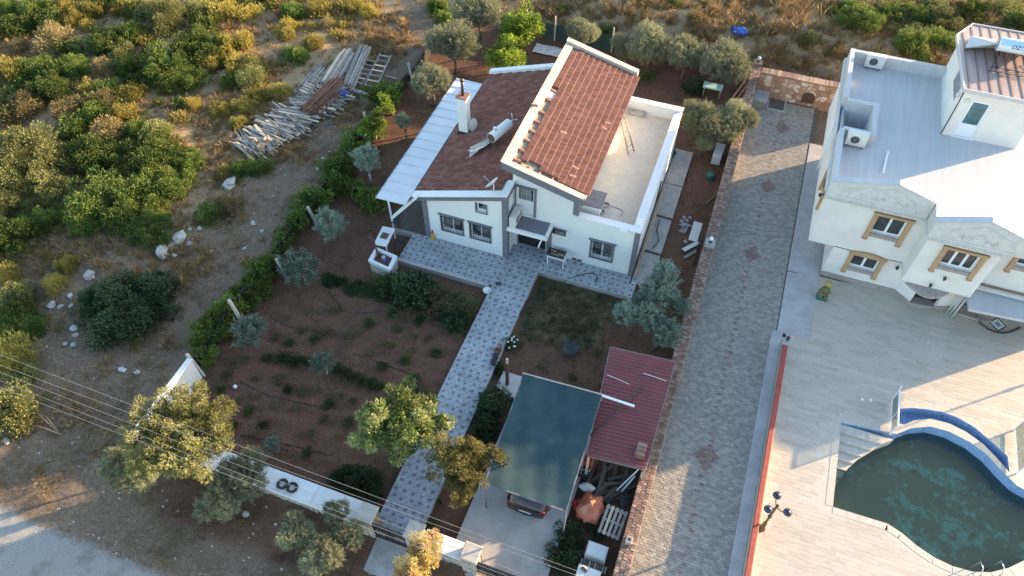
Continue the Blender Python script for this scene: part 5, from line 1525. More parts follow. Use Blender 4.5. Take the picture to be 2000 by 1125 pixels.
quadp('rear_window', [(-.60, -1.86, 1.0), (.60, -1.86, 1.0), (.52, -1.47, 1.375), (-.52, -1.47, 1.375)], m_glass)
quadp('windscreen', [(.64, 1.03, 1.02), (-.64, 1.03, 1.02), (-.54, .50, 1.40), (.54, .50, 1.40)], m_glass)
for s in (-1, 1):
    quadp('side_window', [(s * .885, -1.2, .98), (s * .885, .7, .98), (s * .66, .35, 1.38), (s * .66, -1.1, 1.42)][::s], m_glass)
    b = MB(); b.sphere((s * .70, -1.97, .80), .14, 10, 6, (1.25, .5, .6)); b.build('tail_light', m_lampred, car, local=True)
    for yy in (-1.3, 1.3):
        b = MB(); c = Vector((s * .80, yy, .31)); b.smooth = True; b.tube([c - Vector((.1, 0, 0)), c + Vector((.1, 0, 0))], .31, 18); wl = b.build('wheel', m_tyre, car, local=True)
        b = MB(); b.disc(c + Vector((s * .103, 0, 0)), .2, (s, 0, 0), 12); b.build('rim', m_steel, wl, local=True)
b = MB(); b.box(-.26, .26, -2.095, -2.083, .50, .60); b.build('number_plate', m_pvc, car, local=True)
b = MB(); b.bar((-.45, -2.06, .70), (.45, -2.06, .70), .02, .025); b.build('chrome_strip', m_steel, car, local=True)
b = MB(); b.tube([(-.78, -2.02, .42), (0, -2.11, .42), (.78, -2.02, .42)], .05, 6); b.build('bumper', m_black, car, local=True)
b = MB(); b.tube([(.1, -1.87, 1.04), (-.35, -1.75, 1.12)], .012, 5); b.build('rear_wiper', m_black, car, local=True)
# beam lying over the sheds, pipe, pole, bricks
b = MB(); b.bar(UY(1172, 772, 16.4) * 0 + Vector((-2.0, 16.4, 2.36)), Vector((-.55, 16.4, 2.3)), .09, .07); b.build('white_pipe', m_pvc, label='white pipe lying across the red sheet roof from the carport corner', cat='pipe')
b = MB(); b.tube([(-2.05, 14.3, 2.16), (-.45, 17.6, 2.12)], .035, 6); b.build('dark_pole', m_iron, label='long dark pole lying slantwise across the red sheet roof', cat='pole')
shd = thing('shed', 'low shed with dark red sheet metal roof beside the brick wall', 'shed', (-.8, 16.5, 0))
s00, s10, s11, s01 = Vector((-1.8, 13.72, 1.95)), Vector((.58, 13.9, 2.02)), Vector((.60, 19.42, 2.02)), Vector((-2.35, 19.22, 1.95))
npan = 6
for k in range(npan):
    w0, w1 = k / npan, (k + 1) / npan
    b = MB(); v, f = [], []
    nr = 10
    for j in range(nr * 4 + 1):
        w = w0 + (w1 - w0) * j / (nr * 4) ; ph = (j % 8)
        h = .032 if ph in (1, 2, 3) else 0.0
        a, c = s00.lerp(s01, w), s10.lerp(s11, w)
        v += [a + Vector((0, 0, h + k * .0)), c + Vector((0, 0, h))]
    for j in range(nr * 4): f.append((2 * j, 2 * j + 1, 2 * j + 3, 2 * j + 2))
    b.add(v, f, False); b.build('roof_sheet', m_redsheet, shd)
for p in (s00, s10, s11, s01, (s00 + s01) / 2): b = MB(); b.bar((p.x * .97, p.y, -.3), (p.x * .97, p.y, p.z - .06), .09, .09); b.build('post', m_plank, shd)
b = MB()
for p, q in ((s00, s10), (s01, s11), (s00, s01), (s10, s11)): b.bar(p - Vector((0, 0, .06)), q - Vector((0, 0, .06)), .06, .08)
b.build('rafter', m_plank, shd)
bp = thing('brick_pile', 'small pile of red bricks on the front corner of the red sheet roof', 'bricks', (.2, 14.5, 2.05))
b = MB(); b.bbox(-.19, .19, -.09, .09, -.035, .055, .008); bm_ = b.mesh('brick', m_brick)
pieces(bp, 'brick', bm_, [TR(.2 + rng.uniform(-.02, .02), 14.35 + .2 * i, 2.09 + .1 * j, rng.uniform(-.06, .06)) for i in range(3) for j in range(3)])
for a, c, lab in (((-2.1, 17.7, 2.02), (-1.05, 17.55, 2.03), 'thin pale rod lying along the left part of the red roof'), ((-.6, 18.3, 2.05), (.45, 18.25, 2.07), 'thin pale strip lying on the far right part of the red roof')):
    b = MB(); b.bar(a, c, .025, .02); b.build('rod', m_offwhite, label=lab, cat='rod')

# ------------------------------------------------------------------ junk between carport and brick wall
def blob(nm, p, r_, sc, mat, label, cat, seed=1, jit=.18, group=None):
    b = MB(); n_, m_ = 26, 16; v, f = [], []
    for i in range(m_ + 1):
        ph = math.pi * i / m_
        for k in range(n_):
            t = 2 * math.pi * k / n_
            d = (math.sin(ph) * math.cos(t), math.sin(ph) * math.sin(t), math.cos(ph))
            w_ = 1 + jit * (math.sin(d[0] * 5.1 + seed) * math.sin(d[1] * 4.3 + 2 * seed) + .5 * math.sin(d[2] * 11 + d[0] * 9 + seed) * math.sin(d[1] * 8 + 1.3) + .45 * math.sin(d[1] * 17 - d[0] * 12 + d[2] * 9 + seed))
            v.append((d[0] * r_ * sc[0] * w_, d[1] * r_ * sc[1] * w_, r_ * sc[2] * (.9 + d[2] * w_)))
    for i in range(m_):
        for k in range(n_): f.append((i * n_ + k, (i + 1) * n_ + k, (i + 1) * n_ + (k + 1) % n_, i * n_ + (k + 1) % n_))
    b.add(v, f, True)
    o = b.build(nm, mat, label=label, cat=cat, group=group); o.matrix_basis = Matrix.Translation(p); return o
mw = thing('tiller', 'small red garden machine with black handle beside the carport', 'machine', G(1142, 915, -.2))
q = G(1145, 912, .2)
b = MB(); b.bbox(q.x - .25, q.x + .25, q.y - .05, q.y + .35, .05, .6, .06); b.build('engine_cover', m_red, mw)
b = MB(); b.smooth = True; b.tube([(q.x - .3, q.y - .2, .05), (q.x + .3, q.y - .2, .05)], .24, 14); b.build('wheel', m_tyre, mw)
b = MB(); b.tube([(q.x - .25, q.y - .05, .6), (q.x - .2, q.y - .45, .85), (q.x + .2, q.y - .45, .85), (q.x + .25, q.y - .05, .6)], .02, 6); b.build('handle', m_steel, mw)
blob('white_sack', G(1146, 955, .0), .32, (1.1, .6, .55), m_offwhite, 'white plastic sack lying beside the carport slab', 'sack', 3, .1)
os_ = G(1152, 1000, -.2)
blob('orange_sack', os_, .62, (.85, .95, .75), m_orange, 'big crumpled orange and white sack among the junk', 'sack', 5, .2)
blob('red_bottle_heap', G(1127, 988, -.1), .2, (1, 1.2, .8), m_red, 'small red heap of bottles at the edge of the orange sack', 'bottles', 8, .3)
pt = thing('pallet', 'grey wooden pallet leaning behind the orange sack', 'pallet', (-.2, 11.6, .3))
PM = Matrix.Translation(G(1197, 1020, .55)) @ Matrix.Rotation(R(-4), 4, 'Z') @ Matrix.Rotation(R(14), 4, 'X')
b = MB(); b.box(-.055, .055, -.6, .6, 0, .025); slat = b.mesh('slat', m_plank)
pieces(pt, 'slat', slat, [PM @ TR(-.38 + .19 * k, 0, .08) for k in range(5)])
b = MB(); b.box(-.45, .45, -.05, .05, 0, .075); rl = b.mesh('runner', m_plank)
pieces(pt, 'runner', rl, [PM @ TR(0, yy, 0) for yy in (-.5, 0, .5)])
for k, (a, c, lab) in enumerate(((G(1204, 958, .3), G(1250, 914, 1.0), 'longer white pipe leaning in the junk against the brick wall'), (G(1214, 960, .3), G(1240, 930, .9), 'shorter white pipe leaning in the junk against the brick wall'))):
    b = MB(); b.tube([a, c], .03, 8); b.build('pipe', m_pvc, label=lab, cat='pipe')
jt = thing('scrap_boards', 'dark heap of old boards stacked under the front edge of the red roof', 'boards', G(1195, 950, 0))
b = MB(); b.box(-.07, .07, -.7, .7, 0, .03); jb = b.mesh('board', m_woodfloor)
pieces(jt, 'board', jb, [Matrix.Translation(G(1185 + rng.uniform(-30, 45), 945 + rng.uniform(-22, 30), 0) + Vector((0, 0, rng.uniform(-.15, .3)))) @ Matrix.Rotation(rng.uniform(-1.2, .4), 4, 'Z') @ Matrix.Rotation(rng.uniform(-.25, .25), 4, 'X') for k in range(22)])
tk = thing('white_tank', 'white box tank standing on slatted base below the pallet', 'tank', G(1165, 1075, 0))
q = G(1166, 1075, .5)
b = MB(); b.bbox(q.x - .42, q.x + .42, q.y - .3, q.y + .3, -.1, .5, .05); b.build('tank_body', m_offwhite, tk)
b = MB()
for k in range(10): b.box(q.x - .5 + k * .11, q.x - .43 + k * .11, q.y - .62, q.y - .34, -.1, .05)
b.build('grating', m_plank, tk)
tk = thing('white_cabinet', 'white cabinet with dark handle at the bottom edge beside the brick wall', 'cabinet', G(1150, 1115, 0))
q = G(1148, 1118, .8)
b = MB(); b.bbox(q.x - .42, q.x + .5, q.y - .45, q.y + .22, -.2, .8, .04); b.build('cabinet_body', m_offwhite, tk)
b = MB(); b.bar((q.x - .28, q.y + .1, .83), (q.x - .05, q.y + .0, .83), .12, .05); b.build('handle', m_black, tk)

# ------------------------------------------------------------------ on the patio
def white_table(c, w, d, h, label, rz=0):
    t = thing('table', label, 'table', (c[0], c[1], c[2]), None, rz)
    b = MB(); b.bbox(-w / 2, w / 2, -d / 2, d / 2, h - .05, h, .015); b.build('tabletop', m_white, t, local=True)
    for sx in (-1, 1):
        for sy in (-1, 1): b = MB(); b.bar((sx * (w / 2 - .07), sy * (d / 2 - .07), 0), (sx * (w / 2 - .05), sy * (d / 2 - .05), h - .05), .055, .055); b.build('leg', m_white, t, local=True)
    return t
tb = G(751, 461, .75)
white_table((tb.x, tb.y, PZ), .72, 1.35, .75, 'white outdoor table with a brown lattice tray beside the patio', R(6))
tray = thing('lattice_tray', 'small brown lattice tray lying on the white outdoor table', 'tray', (tb.x, tb.y - .1, .75))
b = MB()
for k in range(6): b.box(tb.x - .19 + k * .07, tb.x - .155 + k * .07, tb.y - .2, tb.y + .22, .755, .775)
for k in range(5): b.box(tb.x - .2, tb.x + .2, tb.y - .19 + k * .09, tb.y - .16 + k * .09, .776, .79)
b.build('lattice', M('tray_wood', (.17, .10, .05), (.10, .06, .035), 30, .7), tray)
def chair(c, rz, label):
    t = thing('chair', label, 'chair', c, 'black patio chairs', rz)
    b = MB(); b.bbox(-.22, .22, -.22, .22, .40, .44, .015); b.build('seat', m_black, t, local=True)
    b = MB()
    for k in range(5): b.bar((-.18 + .09 * k, .21, .46), (-.18 + .09 * k, .28, .84), .03, .02)
    b.bar((-.22, .29, .85), (.22, .29, .85), .03, .05); b.build('backrest', m_black, t, local=True)
    for sx in (-1, 1):
        b = MB(); b.bar((sx * .23, -.2, .62), (sx * .23, .25, .64), .04, .03); b.bar((sx * .23, -.2, .42), (sx * .23, -.2, .62), .03, .03); b.build('armrest', m_black, t, local=True)
        for sy in (-1, 1): b = MB(); b.bar((sx * .19, sy * .19, .4), (sx * .24, sy * .24, 0), .035, .035); b.build('leg', m_black, t, local=True)
chair(tuple(G(781, 484, 0)), R(-80), 'black patio chair drawn up to the white table, nearest the path')
chair(tuple(G(772, 440, 0)), R(20), 'black patio chair behind the white table under the awning')
sk = thing('stone_sink', 'white masonry outdoor sink and grill block at the corner of the patio', 'sink', (-16, 21.5, 0))
c4 = [G(719, 508, .62), G(762, 528, .62), G(776, 500, .62), G(734, 482, .62)]
cc = sum(c4, Vector()) / 4
P2 = [(p.x, p.y) for p in c4]; PI_ = [((cc + (p - cc) * .72).x, (cc + (p - cc) * .72).y) for p in c4]
b = MB(); b.prism([((cc + (p - cc) * .94).x, (cc + (p - cc) * .94).y) for p in c4], -.35, .40); b.build('base', m_white_dirty, sk)
b = MB()
for i in range(4):
    j = (i + 1) % 4
    b.prism([P2[i], P2[j], PI_[j], PI_[i]], .402, .62)
b.build('rim', m_white, sk)
b = MB(); b.prism(PI_, .40, .43); b.build('ash_bed', m_rust, sk)
b = MB(); b.tube([(cc.x - .3, cc.y + .1, .45), (cc.x - .55, cc.y + .35, .9), (cc.x - .85, cc.y + .7, 1.1), (cc.x - 1.15, cc.y + .75, 1.05)], .055, 8); b.build('bent_flue', m_rust, None, label='bent rusty flue pipe sticking out of the white grill block', cat='pipe')
b = MB(); b.lathe((cc.x - .05, cc.y + .15, .44), [(.12, 0), (.13, .1), (.06, .14), (.06, .18), (0, .19)], 12); b.build('kettle', m_steel, None, label='small steel kettle in the white grill block', cat='kettle')
b = MB(); b.sphere((cc.x + .15, cc.y - .02, .5), .08, 10, 6); b.build('blue_bowl', m_blue, None, label='small blue bowl in the white grill block', cat='bowl')
br_ = thing('broom', 'straw broom with red cap standing at the left corner of the house wall', 'broom', (-13.3, 24.0, 0))
q = G(846, 464, 0)
b = MB(); b.lathe(q, [(.17, 0), (.13, .2), (.06, .36), (.05, .38)], 12); b.build('bristles', m_yellow, br_)
b = MB(); b.lathe(q, [(.06, .37), (.05, .5), (.02, .6), (0, .62)], 10); b.build('cap', m_red, br_)
# table of tools by the wall
tw_ = G(1088, 497, .7)
white_table((tw_.x, tw_.y, PZ), 1.0, .55, .68, 'white plastic table loaded with dark tools against the house wall', R(-3))
gr_ = thing('tool_tray', 'black grill tray with tools on the white table against the wall', 'tray', (tw_.x, tw_.y, .68))
b = MB(); b.bbox(tw_.x - .52, tw_.x + .42, tw_.y - .22, tw_.y + .3, .685, .82, .04); b.build('tray', m_black, gr_)
b = MB(); b.bar((tw_.x - .35, tw_.y + .1, .85), (tw_.x - .05, tw_.y + .02, .85), .05, .03); b.bar((tw_.x + .1, tw_.y - .05, .85), (tw_.x + .4, tw_.y - .12, .86), .07, .05); b.build('wooden_tools', m_plank_new, gr_)
b = MB(); b.bar((tw_.x - .3, tw_.y - .1, .84), (tw_.x + .15, tw_.y - .18, .84), .04, .02); b.build('steel_tool', m_steel, gr_)
sh_ = G(974, 555, 0)
sho = thing('shoes', 'pair of dark shoes left at the edge of the path by the patio', 'shoes', sh_)
for s in (-1, 1): b = MB(); b.sphere(sh_ + Vector((s * .07, .02 * s, .05)), .07, 10, 6, (.8, 1.9, .8)); b.build('shoe', m_black, sho)
bo = thing('bowl', 'white and blue patterned bowl on the edge of the path', 'bowl', G(953, 568, 0))
q = G(953, 568, 0) + Vector((-.05, 0, -.12))
b = MB(); b.lathe(q, [(.09, 0), (.2, .1), (.225, .16), (.20, .15), (.1, .06), (0, .05)], 18); b.build('body', m_white, bo)
b = MB(); b.lathe(q, [(.13, .072), (.19, .132)], 18); b.build('blue_band', m_blue, bo)
fp = thing('fire_bowl', 'black round fire bowl on the bare earth of the right garden', 'fire bowl', G(1113, 690, -.28))
q = G(1113, 690, -.28)
b = MB(); b.lathe(q, [(.12, .18), (.32, .3), (.40, .42), (.38, .43), (.28, .33), (0, .26)], 20); b.build('bowl', m_black, fp)
for k in range(3):
    a = k * 2.1; b = MB(); b.bar(q + Vector((.2 * math.cos(a), .2 * math.sin(a), .3)), q + Vector((.34 * math.cos(a), .34 * math.sin(a), 0)), .03, .03); b.build('leg', m_iron, fp)
# hoses
def hose(pts, r_, label, z=None, mat=None, cat='hose'):
    P_ = [(GT(*p[:2]) if z is None else G(p[0], p[1], z)) + Vector((0, 0, r_ + (p[2] if len(p) > 2 else 0))) for p in pts]
    Q = []
    for i in range(len(P_) - 1):
        p0, p1, p2, p3 = P_[max(i - 1, 0)], P_[i], P_[i + 1], P_[min(i + 2, len(P_) - 1)]
        for k in range(6):
            t = k / 6
            Q.append(0.5 * ((2 * p1) + (p2 - p0) * t + (2 * p0 - 5 * p1 + 4 * p2 - p3) * t * t + (3 * p1 - p0 - 3 * p2 + p3) * t ** 3))
    Q.append(P_[-1]); b = MB(); b.tube(Q, r_, 6)
    return b.build('hose', mat or m_hose, label=label, cat=cat)
hose([(1004, 626, .12), (1030, 604, .12), (1066, 575, .12), (1100, 556, .2), (1130, 545, .28), (1155, 541, .3), (1166, 549, .3), (1160, 558, .28)], .022, 'black garden hose looping from the lawn onto the right patio')
hose([(1096, 535, .35), (1098, 520, .35), (1104, 508, .6)], .02, 'short black hose hanging from the white tool table', 0)
hose([(1018, 612, .1), (1022, 596, .1), (1040, 584, .1), (1060, 572, .1)], .02, 'thin dark hose lying on the lawn beside the path')
for (pts, lab) in (([(528, 620), (560, 637), (590, 642), (625, 648)], 'black drip line on the red soil below the upper olive sapling'), ([(640, 570), (660, 590), (668, 606), (700, 612), (745, 608)], 'black drip line curving across the upper garden bed'), ([(470, 745), (520, 770), (580, 785), (650, 800)], 'black drip line along the middle garden bed'), ([(470, 850), (560, 868), (650, 890)], 'black drip line along the lowest garden bed'), ([(690, 690), (760, 715), (815, 735)], 'black drip line near the tiled path on the red soil')):
    hose(pts, .017, lab)
q = G(1176, 416, 2.8)
for dx, dy, lab in ((0.02, .55, 'far coil of grey hose on the flat terrace'), (-.08, 0.0, 'near coil of grey hose on the flat terrace')):
    b = MB(); pts = [q + Vector((dx + (.19 + .012 * (k // 14)) * math.cos(k * .449), dy + (.17 + .012 * (k // 14)) * math.sin(k * .449), .02 + .002 * k)) for k in range(42)]
    b.tube(pts, .022, 5); b.build('hose_coil', m_concrete, label=lab, cat='hose')
hose([(1190, 401), (1204, 406), (1216, 412), (1213, 421)], .018, 'loose end of grey hose trailing across the flat terrace', 2.8, m_concrete)
ladr = thing('ladder', 'wooden ladder leaning from the terrace against the tiled roof', 'ladder', G(1232, 297, 2.8))
fa, fb = G(1228, 299, 2.8), G(1236, 291, 2.8); ta, tb_ = UX(1217, 215, -5.5), UX(1224, 213, -5.5)
fa, fb = Vector((-4.72, 31.25, 2.8)), Vector((-4.50, 31.65, 2.8)); ta, tb_ = Vector((-5.52, 31.55, 5.05)), Vector((-5.50, 32.0, 5.05))
for a, c in ((fa, ta), (fb, tb_)): b = MB(); b.bar(a, c, .06, .06); b.build('rail', m_plank, ladr)
for k in range(8):
    u = (k + .6) / 8.4; b = MB(); b.bar(fa.lerp(ta, u), fb.lerp(tb_, u), .05, .03); b.build('rung', m_plank, ladr)
b = MB(); b.bbox(-3.65, -3.25, YR - .14, YR - .06, 3.2, 3.36, .02); o = b.build('wall_floodlight', m_pvc, label='white box floodlight on the front parapet of the terrace', cat='floodlight')
b = MB(); b.bbox(-2.98, -2.74, 25.75, 26.1, 3.371, 3.5, .02); b.build('white_box', m_pvc, label='small white box on the front right corner of the terrace parapet', cat='box')
# things along the right side of the house
sp = thing('gutter_pipe', 'long yellowish pipe running along the right side of the house', 'pipe', (-2.5, 28, 0))
b = MB(); b.tube([(-2.45, 24.9, .45), (-2.48, 32.0, .55)], .06, 8); b.build('pipe', m_plank_new, sp)
b = MB(); b.tube([(-2.6, 24.6, .2), (-2.58, 29.5, 1.2), (-2.6, 30.5, 2.2)], .04, 6); b.build('black_cable', m_iron, None, label='dark cable running along the right wall of the house', cat='cable')
hose([(1288, 430, .02), (1283, 450, .02), (1286, 470, .02), (1276, 485, .02)], .03, 'grey hose hanging in loops over the concrete side path', .02)
for (ya, lab) in ((27.3, 'nearer dark bar lying across the concrete side path'), (30.1, 'farther dark bar lying across the concrete side path')):
    b = MB(); b.bar((-2.5, ya, 0), (-1.35, ya - .05, .0), .07, .07); b.build('bar', m_rust, label=lab, cat='bar')
def board(p, w, l, rz, label, mat, th=.04, tilt=0):
    b = MB(); b.bbox(-w / 2, w / 2, -l / 2, l / 2, 0, th, .005)
    o = b.build('board', mat, label=label, cat='board'); o.matrix_basis = Matrix.Translation(p) @ Matrix.Rotation(rz, 4, 'Z') @ Matrix.Rotation(tilt, 4, 'Y')
board(GT(1358, 454) + Vector((0, 0, .05)), .5, 1.5, R(-1), 'wide cream board lying on the red soil beside the brick wall', m_cream, tilt=.05)
board(GT(1349, 484) + Vector((0, 0, .12)), .25, 1.1, R(-38), 'pale board lying slantwise below the wide cream board', m_offwhite, tilt=.03)
board(GT(1348, 498) + Vector((0, 0, .05)), .16, .9, R(-34), 'narrow grey board lowest of the loose boards by the brick wall', m_plank)
for k, (p, q, lab) in enumerate((((1378, 400), (1384, 395), 'light pole lying by the brick wall beyond the cream board'), ((1353, 520), (1366, 470), 'dark pole lying along the brick wall below the cream board'))):
    a, c = GT(*p), GT(*q); c = a + (c - a).normalized() * 2.0
    b = MB(); b.tube([a + Vector((0, 0, .1)), c + Vector((0, 0, .14))], .045, 6); b.build('pole', m_plank_new if k == 0 else m_rust, label=lab, cat='pole')
fb_ = thing('white_box', 'white two-part box frame standing by the brick wall under the olive trees', 'box', GT(1400, 310))
q = GT(1400, 312)
b = MB(); b.bbox(q.x - .3, q.x + .22, q.y - .55, q.y - .02, -.2, .45, .02); b.bbox(q.x - .28, q.x + .26, q.y + .02, q.y + .75, -.2, .42, .02); b.build('box_body', m_offwhite, fb_)
b = MB(); b.bar((q.x - .33, q.y - .6, .3), (q.x + .2, q.y + .8, .3), .04, .04); b.build('edge_bar', m_iron, fb_)
q = GT(1386, 348); b = MB(); b.lathe(q, [(.24, 0), (.26, .32), (.22, .36), (0, .4)], 14); b.build('green_bin', m_green, label='dark green lidded bin on the red soil by the brick wall', cat='bin')
tk = thing('mint_table', 'mint green painted tabletop standing under the olives behind the terrace', 'table', GT(1388, 190))
q = GT(1388, 190)
b = MB(); b.bbox(q.x - .65, q.x + .6, q.y - .25, q.y + .4, .52, .6, .03); b.build('tabletop', m_mint, tk)
for sx in (-1, 1):
    for sy in (-.2, .35): b = MB(); b.bar((q.x + sx * .52, q.y + sy, -.1), (q.x + sx * .52, q.y + sy, .52), .06, .06); b.build('leg', m_plank, tk)
for k, (p, q) in enumerate((((1420, 205), (1452, 176)), ((1428, 208), (1458, 182)))):
    a, c = GT(*p), GT(*q) + Vector((0, 0, .9)); b = MB(); b.bar(a, c, .1, .04); b.build('plank', m_plank_new, label=('left' if k == 0 else 'right') + ' one of two planks leaning on the brick wall under the olives', cat='plank')
q = GT(1385, 240); b = MB(); b.bbox(q.x - .5, q.x + .4, q.y - .2, q.y + .3, 0, .35, .03); b.build('grey_crate', m_plank, label='grey crate half hidden between the olive trees behind the terrace', cat='crate')
ts = thing('tarpaulin', 'crumpled grey-blue tarpaulin on the soil behind the house', 'tarpaulin', GT(1075, 100))
q = GT(1078, 102); b = MB(); n = 12; v, f = [], []
for j in range(n + 1):
    for i in range(n + 1): v.append((q.x - 1.3 + 2.6 * i / n, q.y - .55 + 1.1 * j / n, q.z + .08 + .14 * abs(math.sin(i * 1.7 + j * .9)) * math.sin(math.pi * i / n) * math.sin(math.pi * j / n) + rng.uniform(0, .05)))
for j in range(n):
    for i in range(n): f.append((j * (n + 1) + i, j * (n + 1) + i + 1, (j + 1) * (n + 1) + i + 1, (j + 1) * (n + 1) + i))
b.add(v, f, False); b.build('sheet', m_litter, ts)
dm = thing('rubble_heap', 'heap of broken concrete pieces on the soil right of the house', 'rubble', GT(1337, 440))
b = MB(); b.sphere((0, 0, .3), .5, 7, 4, (1, 1, .7), .3, 3); rk = [b.mesh('rubble_piece', m_concrete)]
pieces(dm, 'rubble_piece', rk, [Matrix.Translation(GT(1337 + rng.gauss(0, 6), 440 + rng.gauss(0, 9))) @ Matrix.Rotation(rng.uniform(0, 6), 4, 'Z') @ Matrix.Scale(rng.uniform(.1, .3), 4) for k in range(26)])

# pots along the path
for k, (px, py, r_, lab, mt) in enumerate(((976, 681, .13, 'smallest clay pot at the edge of the tiled path', m_clay), (972, 690, .17, 'brown pot at the edge of the tiled path, second from the house', m_rust), (968, 700, .16, 'dark pot at the edge of the tiled path, third from the house', m_black), (964, 711, .15, 'black pot at the edge of the tiled path, nearest the carport', m_black))):
    q = G(px, py, 0); b = MB(); b.lathe(q, [(r_ * .7, 0), (r_, .24), (r_ * 1.08, .25), (r_ * .9, .24), (r_ * .85, .19), (0, .18)], 14); b.build('flower_pot', mt, label=lab, cat='pot', group='flower pots along the path')
po = thing('wooden_post', 'dark wooden post with pale top at the left corner of the carport', 'post', G(990, 745, 0))
a = G(991, 752, -.1); b = MB(); b.bar(a, a + Vector((0, 0, 1.9)), .14, .14); b.build('post_body', m_rust, po)
b = MB(); b.bar(a + Vector((0, 0, 1.9)), a + Vector((0, 0, 2.25)), .1, .1); b.build('post_top', m_white_dirty, po)
# service cover in the carport slab
b = MB(); q = G(1029, 1094, -.05); b.bbox(q.x - .26, q.x + .26, q.y - .22, q.y + .22, -.07, -.035, .01); b.build('manhole_cover', m_palecon, label='square cover let into the carport slab', cat='manhole cover')

# ------------------------------------------------------------------ left boundary: concrete posts, mesh and net
pst = [(365, 692, 400, 735), (447, 586, 487, 650), (540, 505, 566, 550), (601, 404, 622, 443), (712, 225, 722, 262), (798, 125, 806, 165)]
for k, (ax, ay, bx, by_) in enumerate(pst):
    base = GT(bx, by_); top = base + Vector((-.28, .1, 1.9))
    t0 = UX(ax, ay, base.x - .25)
    top = Vector((base.x - .25, t0.y, max(1.2, min(2.4, t0.z))))
    b = MB(); b.bar(base - Vector((0, 0, .2)), top, .13, .13)
    nm = ['nearest the front wall', 'second from the front wall', 'third from the front wall', 'fourth from the front wall', 'beside the lime green vine', 'farthest, behind the timber stacks'][k]
    b.build('fence_post', m_palecon, label='leaning pale concrete fence post in the left hedge, ' + nm, cat='fence post', group='fence posts along the left hedge')
net = thing('boundary_net', 'dark shade net hung along the left garden boundary', 'fence', (-20.9, 25, 0))
ny_ = 12.6; kk = 0
while ny_ < 41:
    b = MB(); z0 = H1(-20.9, ny_ + 1.2); b.box(-20.93, -20.9, ny_, ny_ + 2.36, z0 - .1, z0 + .75 + .2 * (kk % 2)); b.build('net_panel', m_black, net); ny_ += 2.4; kk += 1
bk = thing('back_net_fence', 'dark net fence on thin pale posts behind the garden', 'fence', (-10, 45, 0))
for k in range(9):
    x = -17.5 + k * 2.1; y0 = 44.9 - .02 * k
    zg = H1(x, y0); b = MB(); b.bar((x, y0, zg - .2), (x, y0, zg + 1.9), .08, .08); b.build('post', m_palecon, bk)
    if k < 8: b = MB(); b.box(x + .06, x + 2.04, y0 + .02, y0 + .04, zg - .1, zg + 1.25); b.build('net_panel', m_net, bk)

# ------------------------------------------------------------------ overhead wires with their poles beyond the frame
wires = [((0, 689), (1120, 1106)), ((0, 709), (1128, 1118)), ((30, 735), (1040, 1122)), ((20, 748), (1010, 1126)), ((10, 757), (990, 1128))]
pwl = thing('utility_pole', 'wooden pole of the overhead line beyond the left edge', 'utility pole', (-40, 11.5, 0))
hz = (8.0, 8.0, 7.4, 7.4, 7.4)
for k, ((x0, y0), (x1, y1)) in enumerate(wires):
    a, c = G(x0, y0, hz[k]), G(x1, y1, hz[k]); d = (c - a).normalized()
    a, c = a - d * 9, c + d * 14
    n = 40; pts = [a.lerp(c, i / n) - Vector((0, 0, .35 * math.sin(math.pi * i / n))) for i in range(n + 1)]
    b = MB(); b.tube(pts, .0065, 5, False)
    b.build('overhead_wire', m_wire, label=['uppermost overhead wire crossing the front garden', 'second overhead wire from the top crossing the front garden', 'third overhead wire, upper one of the lower bundle', 'fourth overhead wire, middle one of the lower bundle', 'lowest overhead wire crossing the front garden'][k], cat='wire', group='overhead wires across the front')
    if k == 0: wa, wc = a, c
for p, own in ((wa, pwl),):
    b = MB(); b.tube([(p.x, p.y - .5, -.5), (p.x, p.y - .5, 8.6)], [.16, .11], 10); b.build('shaft', m_plank, own)
    b = MB(); b.bar((p.x, p.y - 1.6, 7.95), (p.x, p.y + .6, 7.95), .1, .1); b.build('crossarm', m_plank, own)
pwr = thing('utility_pole', 'wooden pole of the overhead line beyond the lower right edge', 'utility pole', (wc.x, wc.y, 0))
b = MB(); b.tube([(wc.x, wc.y - .5, -.5), (wc.x, wc.y - .5, 8.6)], [.16, .11], 10); b.build('shaft', m_plank, pwr)
b = MB(); b.bar((wc.x, wc.y - 1.6, 7.95), (wc.x, wc.y + .6, 7.95), .1, .1); b.build('crossarm', m_plank, pwr)

# ------------------------------------------------------------------ timber stacks on the waste ground
def stick_mesh(nm, mat, w=.09, h=.06):
    b = MB(); b.bbox(-.5, .5, -w / 2, w / 2, -h / 2, h / 2, .008); return b.mesh(nm, mat)
st_a, st_b, st_round = stick_mesh('plank', m_plank), stick_mesh('plank', m_plank, .16, .035), None
b = MB(); b.smooth = True; b.tube([(-.5, 0, 0), (.5, 0, 0)], .05, 7); pole_m = b.mesh('pole', m_pole)
b = MB(); b.smooth = True; b.tube([(-.5, 0, 0), (.5, 0, 0)], .05, 7); log_m = b.mesh('log', m_plank)
def stick(a, c, lift=0.0):
    a, c = Vector(a) + Vector((0, 0, lift)), Vector(c) + Vector((0, 0, lift))
    d = c - a
    return Matrix.Translation((a + c) / 2) @ d.to_track_quat('X', 'Z').to_matrix().to_4x4() @ Matrix.Diagonal((d.length, 1, 1, 1))
q = random.Random(11)
lg = thing('firewood_heap', 'long loose heap of weathered grey planks and sticks on the waste ground', 'firewood heap', GT(540, 250))
pl = []
E0, E1 = (468, 300), (640, 190)          # lower and upper end of the heap's spine
